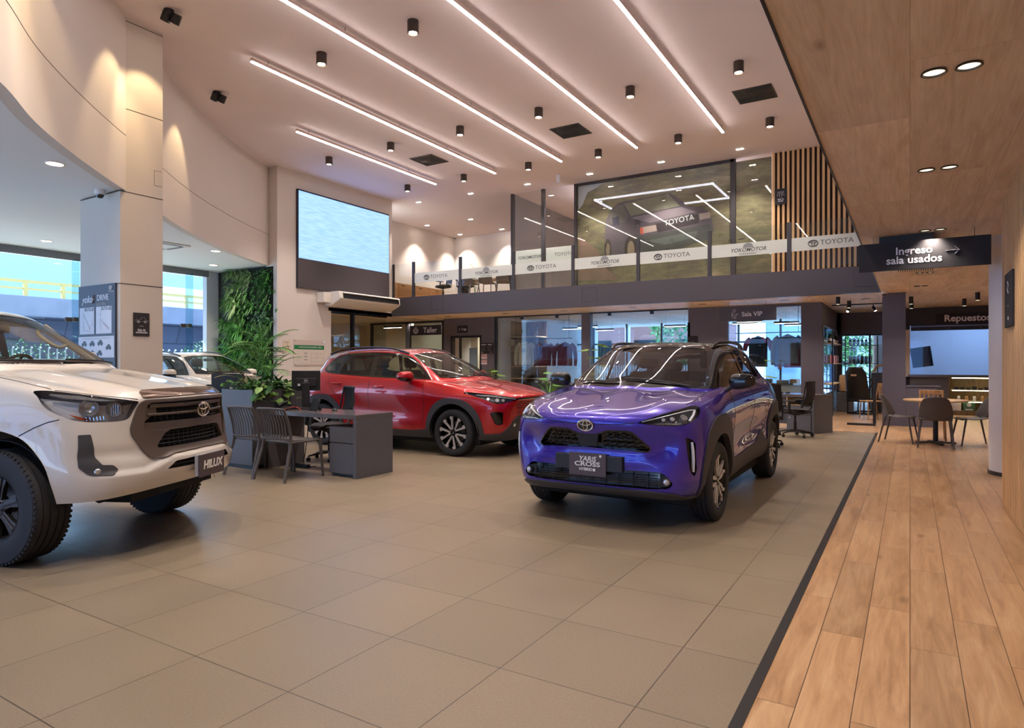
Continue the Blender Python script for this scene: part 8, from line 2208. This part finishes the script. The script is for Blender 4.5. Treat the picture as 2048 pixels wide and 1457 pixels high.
# ---------------------------------------------------------------- white pickup
def build_truck():
    M_paint = mat('pearl_white_paint', (206, 199, 190), 0.28, 0.0, coat=1.0)
    M_bz = mat('bronze_grey_surround', (104, 94, 88), .38, .45)
    rows = [
     mk_row((-.84,.47),(.66,-.70,.44),[(.86,-.50,.425),(.90,0,.43),(.90,.5,.46),(.88,1.3,.46),(.88,2.2,.47),(.90,3.08,.50),(.86,3.9,.55)],(.70,4.25,.60),(4.30,.60)),
     mk_row((-.89,.555),(.69,-.71,.54),[(.885,-.49,.53),(.925,0,.55),(.92,.5,.55),(.90,1.3,.55),(.90,2.2,.56),(.92,3.08,.60),(.88,3.9,.62)],(.72,4.30,.65),(4.36,.65)),
     mk_row((-.90,.655),(.70,-.70,.65),[(.89,-.47,.66),(.935,0,.68),(.925,.5,.68),(.905,1.3,.68),(.905,2.2,.68),(.925,3.08,.70),(.89,3.9,.72)],(.72,4.30,.74),(4.34,.74)),
     mk_row((-.865,.78),(.70,-.665,.78),[(.885,-.45,.80),(.935,0,.82),(.925,.5,.81),(.905,1.3,.80),(.905,2.2,.80),(.925,3.08,.84),(.89,3.9,.84)],(.72,4.28,.86),(4.32,.86)),
     mk_row((-.865,.92),(.70,-.635,.92),[(.88,-.42,.94),(.930,0,.97),(.920,.5,.95),(.905,1.3,.94),(.905,2.2,.94),(.925,3.08,.97),(.89,3.9,.97)],(.72,4.27,.98),(4.31,.98)),
     mk_row((-.86,1.05),(.70,-.605,1.04),[(.875,-.36,1.065),(.905,0,1.09),(.905,.5,1.08),(.897,1.3,1.07),(.897,2.2,1.07),(.91,3.08,1.09),(.88,3.9,1.09)],(.72,4.25,1.09),(4.3,1.09)),
     mk_row((-.825,1.13),(.67,-.575,1.13),[(.845,-.28,1.17),(.875,.05,1.20),(.882,.5,1.19),(.888,1.3,1.18),(.888,2.2,1.18),(.897,3.08,1.19),(.87,3.9,1.19)],(.70,4.22,1.19),(4.28,1.19)),
     mk_row((-.42,1.225),(.60,-.25,1.215),[(.76,-.05,1.235),(.825,.22,1.25),(.862,.60,1.25),(.872,1.3,1.245),(.872,2.2,1.255),(.885,3.08,1.26),(.86,3.9,1.26)],(.69,4.20,1.26),(4.25,1.26)),
     mk_row((.165,1.318),(.60,.27,1.300),[(.728,.37,1.305),(.788,.53,1.300),(.836,.80,1.29),(.85,1.3,1.29),(.847,2.15,1.30),(.862,3.08,1.31),(.835,3.85,1.31)],(.67,4.10,1.31),(4.16,1.31)),
     mk_row((.215,1.338),(.605,.32,1.320),[(.724,.42,1.323),(.778,.58,1.318),(.820,.83,1.305),(.836,1.3,1.308),(.832,2.12,1.318),(.80,2.30,1.32),(.72,2.42,1.32)],(.60,2.46,1.32),(2.48,1.32)),
     mk_row((.56,1.55),(.545,.66,1.54),[(.660,.75,1.535),(.705,.88,1.535),(.737,1.05,1.535),(.755,1.4,1.535),(.752,2.0,1.535),(.735,2.22,1.535),(.66,2.36,1.535)],(.54,2.40,1.53),(2.42,1.53)),
     mk_row((.93,1.755),(.48,1.00,1.742),[(.585,1.06,1.728),(.62,1.17,1.738),(.648,1.34,1.748),(.664,1.58,1.753),(.66,1.95,1.748),(.64,2.15,1.735),(.58,2.28,1.725)],(.48,2.33,1.72),(2.35,1.73)),
     mk_row((1.10,1.802),(.32,1.14,1.798),[(.42,1.19,1.796),(.45,1.28,1.804),(.47,1.42,1.810),(.48,1.6,1.815),(.48,1.85,1.813),(.46,2.02,1.803),(.42,2.12,1.797)],(.32,2.2,1.79),(2.22,1.795)),
     spine(1.18,2.12,1.812,1.832,1.803,[1.28,1.36,1.46,1.6,1.8,1.95,2.02]),
    ]
    def disp(D):
        X, Y, Z = D[..., 0], D[..., 1], D[..., 2]
        g = lambda a, c, w: np.exp(-((a - c)/w)**2)
        hood = np.clip((.30 - Y)/.2, 0, 1) * np.clip((Y + .86)/.22, 0, 1) * np.clip((Z - 1.10)/.05, 0, 1)
        D[..., 2] += hood * (.016*g(X, .46, .09) - .010*g(X, .62, .06) - .006*g(X, .15, .2))
        side = np.clip((X - .6)/.1, 0, 1)
        D[..., 0] -= side * .010*g(Z, .74, .06) * g(Y, 1.7, 1.2)
        fr = np.clip((-.45 - Y)/.15, 0, 1)
        Lz = .605 + .085*np.clip((.54 - X)/.2, 0, 1); q = np.clip((Lz - Z)/.028 + .5, 0, 1); q = q*q*(3 - 2*q)
        D[..., 1] -= fr * .030*q*np.clip((.86 - X)/.10, 0, 1)*np.clip((Z - .42)/.06, 0, 1)
        D[..., 1] += fr * (.014*g(Z, .73, .04)*np.clip((X - .5)/.1, 0, 1))
        return D
    cb = CarBody(rows, 6, disp)
    root = thing('pickup_truck', 'white pickup truck cut off by the left edge of the photo', 'truck', (-5.555, 2.74, 0), R_(115))
    spec = dict(r=.388, wb=3.085, tw=.265, track=.77, style='truck', rr=.226, hw=.92, floor=.34, front=-.85, az=.44, ar=.375)
    ps = lambda c: c.x > .52
    ah = rpoly([(-.415, .0), (-.41, .48), (-.36, .68), (-.22, .855), (-.05, .915), (.12, .915), (.30, .85), (.43, .68), (.48, .48), (.48, .0)], .08)
    cb.region(90, 'hole', 'side', ah, ps); cb.region(91, 'hole', 'side', [(3.085 - u, v) for u, v in ah], ps)
    pf = lambda c: c.y < -.45
    sur = rpoly([(-.01, 1.098), (.49, 1.090), (.522, 1.07), (.588, .90), (.586, .85), (.515, .705), (.485, .675), (.40, .666), (.33, .69), (-.01, .70)], [0, .02, .02, .04, .04, .03, .03, .03, .03, 0])
    op = rpoly([(-.01, 1.078), (.455, 1.070), (.475, 1.05), (.503, .90), (.498, .865), (.455, .765), (.42, .742), (-.01, .745)], [0, .02, .02, .04, .04, .03, .03, 0])
    cb.region(21, 'surround', 'front', sur, pf)
    cb.region(20, 'grille', 'front', op, pf, (21,))
    hl = rpoly([(.520, 1.083), (.585, .962), (.66, .952), (.79, .958), (.845, .980), (.882, 1.04), (.884, 1.10), (.866, 1.172), (.825, 1.172), (.68, 1.125)], [.01, .03, .05, .05, .05, .06, .05, .02, .05, .05])
    cb.region(22, 'headlight', 'front', hl, lambda c: c.y < -.05)
    fog = rpoly([(.785, .875), (.832, .875), (.852, .66), (.824, .602), (.735, .592), (.693, .628), (.715, .662), (.765, .668), (.782, .72)], [.005, .006, .01, .02, .02, .012, .012, .008, .01])
    cb.region(23, 'fog', 'front', fog, lambda c: c.y < -.25)
    cb.region(26, 'intake', 'front', rpoly([(.10, .648), (.33, .640), (.405, .588), (.10, .588)], .015), pf)
    wsp = [(-.01, .245), (.25, .268), (.45, .315), (.60, .372), (.698, .445)] + [(.692, .49), (.650, .73), (.605, .92), (.575, 1.015)] + [(.56, 1.032), (.40, .992), (.2, .962), (-.01, .952)]
    cb.region(30, 'windshield', 'top', wsp, lambda c: c.z > 1.3 and c.y < 1.2)
    fw = rpoly([(.66, 1.345), (.84, 1.475), (1.00, 1.59), (1.16, 1.675), (1.40, 1.70), (1.53, 1.70), (1.55, 1.345)], [.02, .1, .1, .08, .05, .02, .02])
    rw = rpoly([(1.63, 1.345), (1.62, 1.700), (1.95, 1.69), (2.10, 1.60), (2.14, 1.36)], [.02, .02, .06, .06, .02])
    pw = lambda c: c.x > .35 and c.z > 1.3
    cb.region(31, 'w', 'side', fw, pw); cb.region(32, 'w', 'side', rw, pw)
    cb.region(34, 'rear_window', 'rear', rpoly([(-.01, 1.38), (-.01, 1.68), (.46, 1.67), (.58, 1.38)], [0, 0, .04, .04]), lambda c: 2.2 < c.y < 2.6)
    cb.mesh(0, 'body', M_paint, root, 'both')
    for rid in (90, 91): cb.collar(rid, 'arch_lip', M_paint, .03, root, off=.004)
    cb.mesh((21,), 'grille_surround', M_bz, root, 'both', off=.012, rim=.03)
    cb.collar(20, 'grille_opening', M_bz, .06, root, off=.012)
    g = cb.mesh(20, 'front_grille', M_well, root, 'both', off=-.075)
    b_ = MB()
    def bar(z0, x0, x1, r, off, mbx, zs=None):
        for sg in (1, -1) if x0 > 0 else (1,):
            P = []
            n = 12
            for i in range(n + 1):
                u = x0 + (x1 - x0)*i/n
                p, _n = cb.hit('front', u, z0, off); P.append(Vector((p.x*sg if x0 > 0 else p.x, p.y, z0 if zs is None else zs)))
            mbx.tube(P, r, 8)
    bar(1.048, -.455, .455, (.018, .012), -.006, b_)
    bar(.985, -.47, .47, (.011, .012), -.004, b_)
    # broad lower band of the grille, with the trapezoid opening
    band = [(-.497, .885), (-.455, .765), (-.42, .745), (.42, .745), (.455, .765), (.497, .885), (.485, .925), (.36, .930), (-.36, .930), (-.485, .925)]
    b_.obj('grille_bars', M_bz, g, bevel=.003)
    for sg in (1, -1):
        patch(cb, 'front', [(.0, .930), (.0, .870), (.30, .866), (.345, .845), (.415, .768), (.42, .748), (.452, .768), (.497, .885), (.488, .930)], M_bz, 'grille_band', g, -.002, .03, sg=sg)
        patch(cb, 'front', [(.42, 1.035), (.47, 1.04), (.488, .94), (.44, .975), (.405, .99), (.405, 1.035)], M_bz, 'grille_corner', g, -.004, .02, sg=sg)
    n_ = MB()
    for z in (.768, .795, .822, .849): bar(z, -.40, .40, (.003, .006), -.03, n_)
    for z in (1.005, 1.025, .955, .940): bar(z, -.45, .45, (.003, .005), -.03, n_)
    for i in range(-8, 9):
        u = i*.05
        n_.tube([cb.hit('front', u, z, -.032)[0] for z in (.75, .80, .86)], .003, 5)
        n_.tube([cb.hit('front', u, z, -.034)[0] for z in (.935, .98, 1.03)], .003, 5)
    n_.obj('grille_net', mat('satin_black_bars', (48, 48, 52), .3, .4), g)
    p, n = cb.hit('front', 0, .998, .02); emblem(root, p + n*.012, n, .155)
    # chrome strip on the hood edge
    for sg in (1, -1):
        patch(cb, 'front', [(0, 1.112), (.43, 1.105), (.475, 1.104), (.485, 1.112), (.462, 1.145), (.43, 1.155), (0, 1.160)], mat('smoked_chrome', (150, 132, 122), .12, 1.0), 'hood_garnish', root, .010, .016, sg=sg)
    for sd in ('r', 'l'):
        sg = 1 if sd == 'r' else -1
        h = cb.mesh(22, 'headlight', M_lampglass, root, sd, off=.001)
        cb.mesh(22, 'lamp_housing', mat('lamp_silver', (226, 224, 228), .45, .2), h, sd, off=-.07); cb.collar(22, 'lamp_rim', M_lampdark, .07, h, sd, .001)
        def at(u, v, off):
            q, n = cb.hit('front', u, v, off); return Vector((q.x*sg, q.y, q.z)), Vector((n.x*sg, n.y, n.z))
        for (u, v, q) in ((.76, 1.055, .058), (.65, 1.035, .050)):
            q0, n = at(u, v, -.05)
            Mx = Matrix.Translation(q0) @ n.to_track_quat('Z', 'Y').to_matrix().to_4x4()
            MB().lathe([(0, -.02), (q*.5, -.012), (q*.9, .012), (q, .028), (q*1.06, .022)], Mx, 28).obj('reflector_bowl', M_reflector, h)
            MB().lathe([(0, .012), (.010, .010), (.012, -.012)], Mx, 14).obj('bulb', M_lampglass, h)
        st = MB()
        for k in range(7):
            P = [at(.60 + k*.012, v, -.045)[0] for v in (1.0, 1.04, 1.075)]; st.tube(P, .003, 5)
        for k in range(6):
            P = [at(.70 + k*.016, v, -.05)[0] for v in (.975, .99, 1.00)]; st.tube(P, .004, 5)
        st.obj('reflector_ribs', M_chrome, h)
        patch(cb, 'front', [(.62, 1.098), (.70, 1.100), (.82, 1.125), (.845, 1.15), (.83, 1.160), (.70, 1.125)], M_trim, 'lamp_brow', h, -.012, .02, sg=sg)
        patch(cb, 'front', [(.76, .975), (.81, .985), (.84, 1.02), (.80, 1.0), (.77, .985)], M_amber, 'indicator', h, -.045, .01, sg=sg)
        d = cb.mesh(23, 'fog_light_trim', M_trim, root, sd, off=.004, rim=.02)
        q0, n = at(.79, .628, .004); MB().lathe([(0, .006), (.014, .005), (.021, .0), (.023, -.004)], Matrix.Translation(q0) @ n.to_track_quat('Z', 'Y').to_matrix().to_4x4(), 24).obj('fog_light', M_reflector, d)
        P = [at(u, v, .010)[0] for u, v in ((.845, .87), (.85, .75), (.850, .67), (.82, .615), (.70, .605))]
        d2 = cb.mesh(26, 'intake_slot', M_well, root, sd, off=-.025); cb.collar(26, 'slot_rim', M_well, .03, d2, sd)
        sb_ = MB(); sb_.tube([at(u, .615, -.012)[0] for u in (.12, .2, .28, .36)], .004, 5); sb_.obj('slot_bar', mat('satin_black_bars', (48, 48, 52), .3, .4), d2)
        cb.mesh(31, 'front_side_window', M_tglass, root, sd, off=-.005); cb.mesh(32, 'rear_side_window', M_priv, root, sd, off=-.005)
        mirror_part(root, .93, .84, 1.40, sg, M_paint, M_trim, .15, .14, .12, stalk=(.0, .02))
        for y in (1.42, 2.02):
            q0, n = cb.hit('side', y, 1.13); hm = MB()
            P = [q0 + Vector((.002, -.09, 0)), q0 + Vector((.030, -.07, 0)), q0 + Vector((.034, .05, 0)), q0 + Vector((.030, .08, 0)), q0 + Vector((.002, .095, 0))]
            hm.tube([Vector((q.x*sg, q.y, q.z)) for q in P], (.012, .018), 10); hm.obj('door_handle', M_paint, root)
        # grab handle on the A pillar
        P = [Vector((sg*x, y, z)) for x, y, z in ((.60, .80, 1.52), (.55, .82, 1.50), (.54, .92, 1.55), (.545, 1.02, 1.62), (.575, 1.04, 1.66))]
        MB().tube([Vector(q) for q in smooth_path(P, 4)], (.014, .022), 8).obj('grab_handle', mat('beige_interior', (150, 140, 122), .7), root)
        MB().tube([(sg*.66, .52, 1.34), (sg*.635, .78, 1.52), (sg*.585, 1.0, 1.69)], (.03, .025), 8).obj('pillar_lining', mat('beige_interior', (150, 140, 122), .7), root)
    cb.mesh(30, 'windshield', M_tglass, root, 'both', off=-.004)
    fb = MB()
    cb.line('top', [(0, .262), (.25, .285), (.45, .332), (.60, .39), (.675, .455)], .055, 0, mb=fb, sideflag=0)
    cb.line('top', [(.680, .46), (.640, .73), (.597, .92), (.57, 1.0)], .02, 0, mb=fb, sideflag=0)
    cb.line('top', [(0, .948), (.2, .955), (.4, .985), (.55, 1.025)], .05, 0, mb=fb, sideflag=0)
    fb.obj('windshield_border', M_gloss, root)
    cb.mesh(34, 'rear_window', M_priv, root, 'both', off=-.005)
    py = cb.hit('front', 0, .58, 0)[0].y
    MB().box(-.17, .17, py - .03, py - .005, .50, .655).obj('plate_bracket', mat('pale_bracket', (170, 170, 178), .5), root)
    pl = MB().box(-.165, .165, py - .048, py - .032, .487, .657).obj('display_plate', mat('plate_brown_grey', (82, 70, 74), .5), root, bevel=.002)
    fonts('HILUX', .088, mat('white_print', (235, 232, 230), .5), 'lettering', pl, (0, py - .050, .572), bold=.003, depth=.001, shear=.15, sx=1.0)
    MB().tube([(-.02, py - .05, .50), (.0, py - .055, .475), (.03, py - .05, .455), (.01, py - .05, .485)], .003, 5).obj('wire_clip', M_chrome, pl)
    cb.gap(root, 'top', [(.735, .33), (.765, .15), (.79, -.05), (.805, -.20), (.80, -.30)], .007)
    cb.gap(root, 'front', [(.80, 1.172), (.68, 1.132), (.52, 1.098)], .007)
    cb.gap(root, 'side', [(-.18, .875), (-.28, .93), (-.36, .965), (-.42, .98)], .006)
    cb.gap(root, 'side', [(.60, 1.29), (.58, 1.0), (.56, .60), (.56, .47)], .007)
    cb.gap(root, 'side', [(1.59, 1.31), (1.60, 1.0), (1.57, .48)], .007)
    cb.gap(root, 'side', [(2.22, 1.31), (2.22, 1.0), (2.2, .48)], .007)
    cb.gap(root, 'side', [(2.38, 1.30), (2.38, .9), (2.38, .48)], .02)
    wp = MB()
    wp.tube([cb.hit('top', x, y, .02)[0] for x, y in ((.60, .36), (.40, .31), (.15, .275), (-.02, .27))], (.007, .010), 6)
    wp.tube([cb.hit('top', x, y, .02)[0] for x, y in ((-.05, .25), (-.25, .275), (-.42, .32), (-.60, .385))], (.007, .010), 6)
    wp.obj('wipers', mat('matt_black', (34, 33, 36), .5), root)
    car_interior(root, .78, 1.28, .68, 1.30, .85, 1.7)
    MB().cbox((0, .90, 1.64), (.24, .03, .065)).obj('rear_view_mirror', mat('matt_black', (34, 33, 36), .5), root, bevel=.01)
    MB().grid(lambda u, v: (-.50 + u*1.0, 1.02 + v*1.2, 1.735), 4, 4).obj('headliner', M_liner, root)
    car_common(cb, root, spec)
    MB().tube([(-.75, .0, .36), (.75, .0, .36)], .05, 10).tube([(-.55, -.45, .40), (.55, -.45, .40)], .04, 8).box(-.5, .5, -.66, -.40, .36, .48).obj('front_axle', M_well, root)
    for w in root.children:
        if w.name.startswith('wheel') and w.type == 'EMPTY' and abs(w.location.y) < .01: w.rotation_euler = (0, 0, R_(-13))
    return root
M_tglass = glass('pale_car_glass', (0.80, 0.86, 0.84), 1.0, 1.5)
truck = build_truck()
M_white_paint = mat('ivory_paint', (222, 212, 200), 0.28, 0.0, coat=1.0)
def copy_car(src, m_from, m_to, label, loc, rz, group=None):
    r = dup(src, loc, rz, label, group)
    done = {}
    def rec(o):
        if o.type == 'MESH' and m_from.name in [m.name for m in o.data.materials]:
            if o.data.name not in done:
                me = o.data.copy(); done[o.data.name] = me
                for i, m in enumerate(me.materials):
                    if m.name == m_from.name: me.materials[i] = m_to
            o.data = done[o.data.name]
        for c in o.children: rec(c)
    rec(r)
    return r
WCP = (-12.2, 8.8, R_(92))
white_car = copy_car(red_car, M_red, M_white_paint, 'ivory SUV parked behind the square column and the planter', (WCP[0], WCP[1], 0), WCP[2])
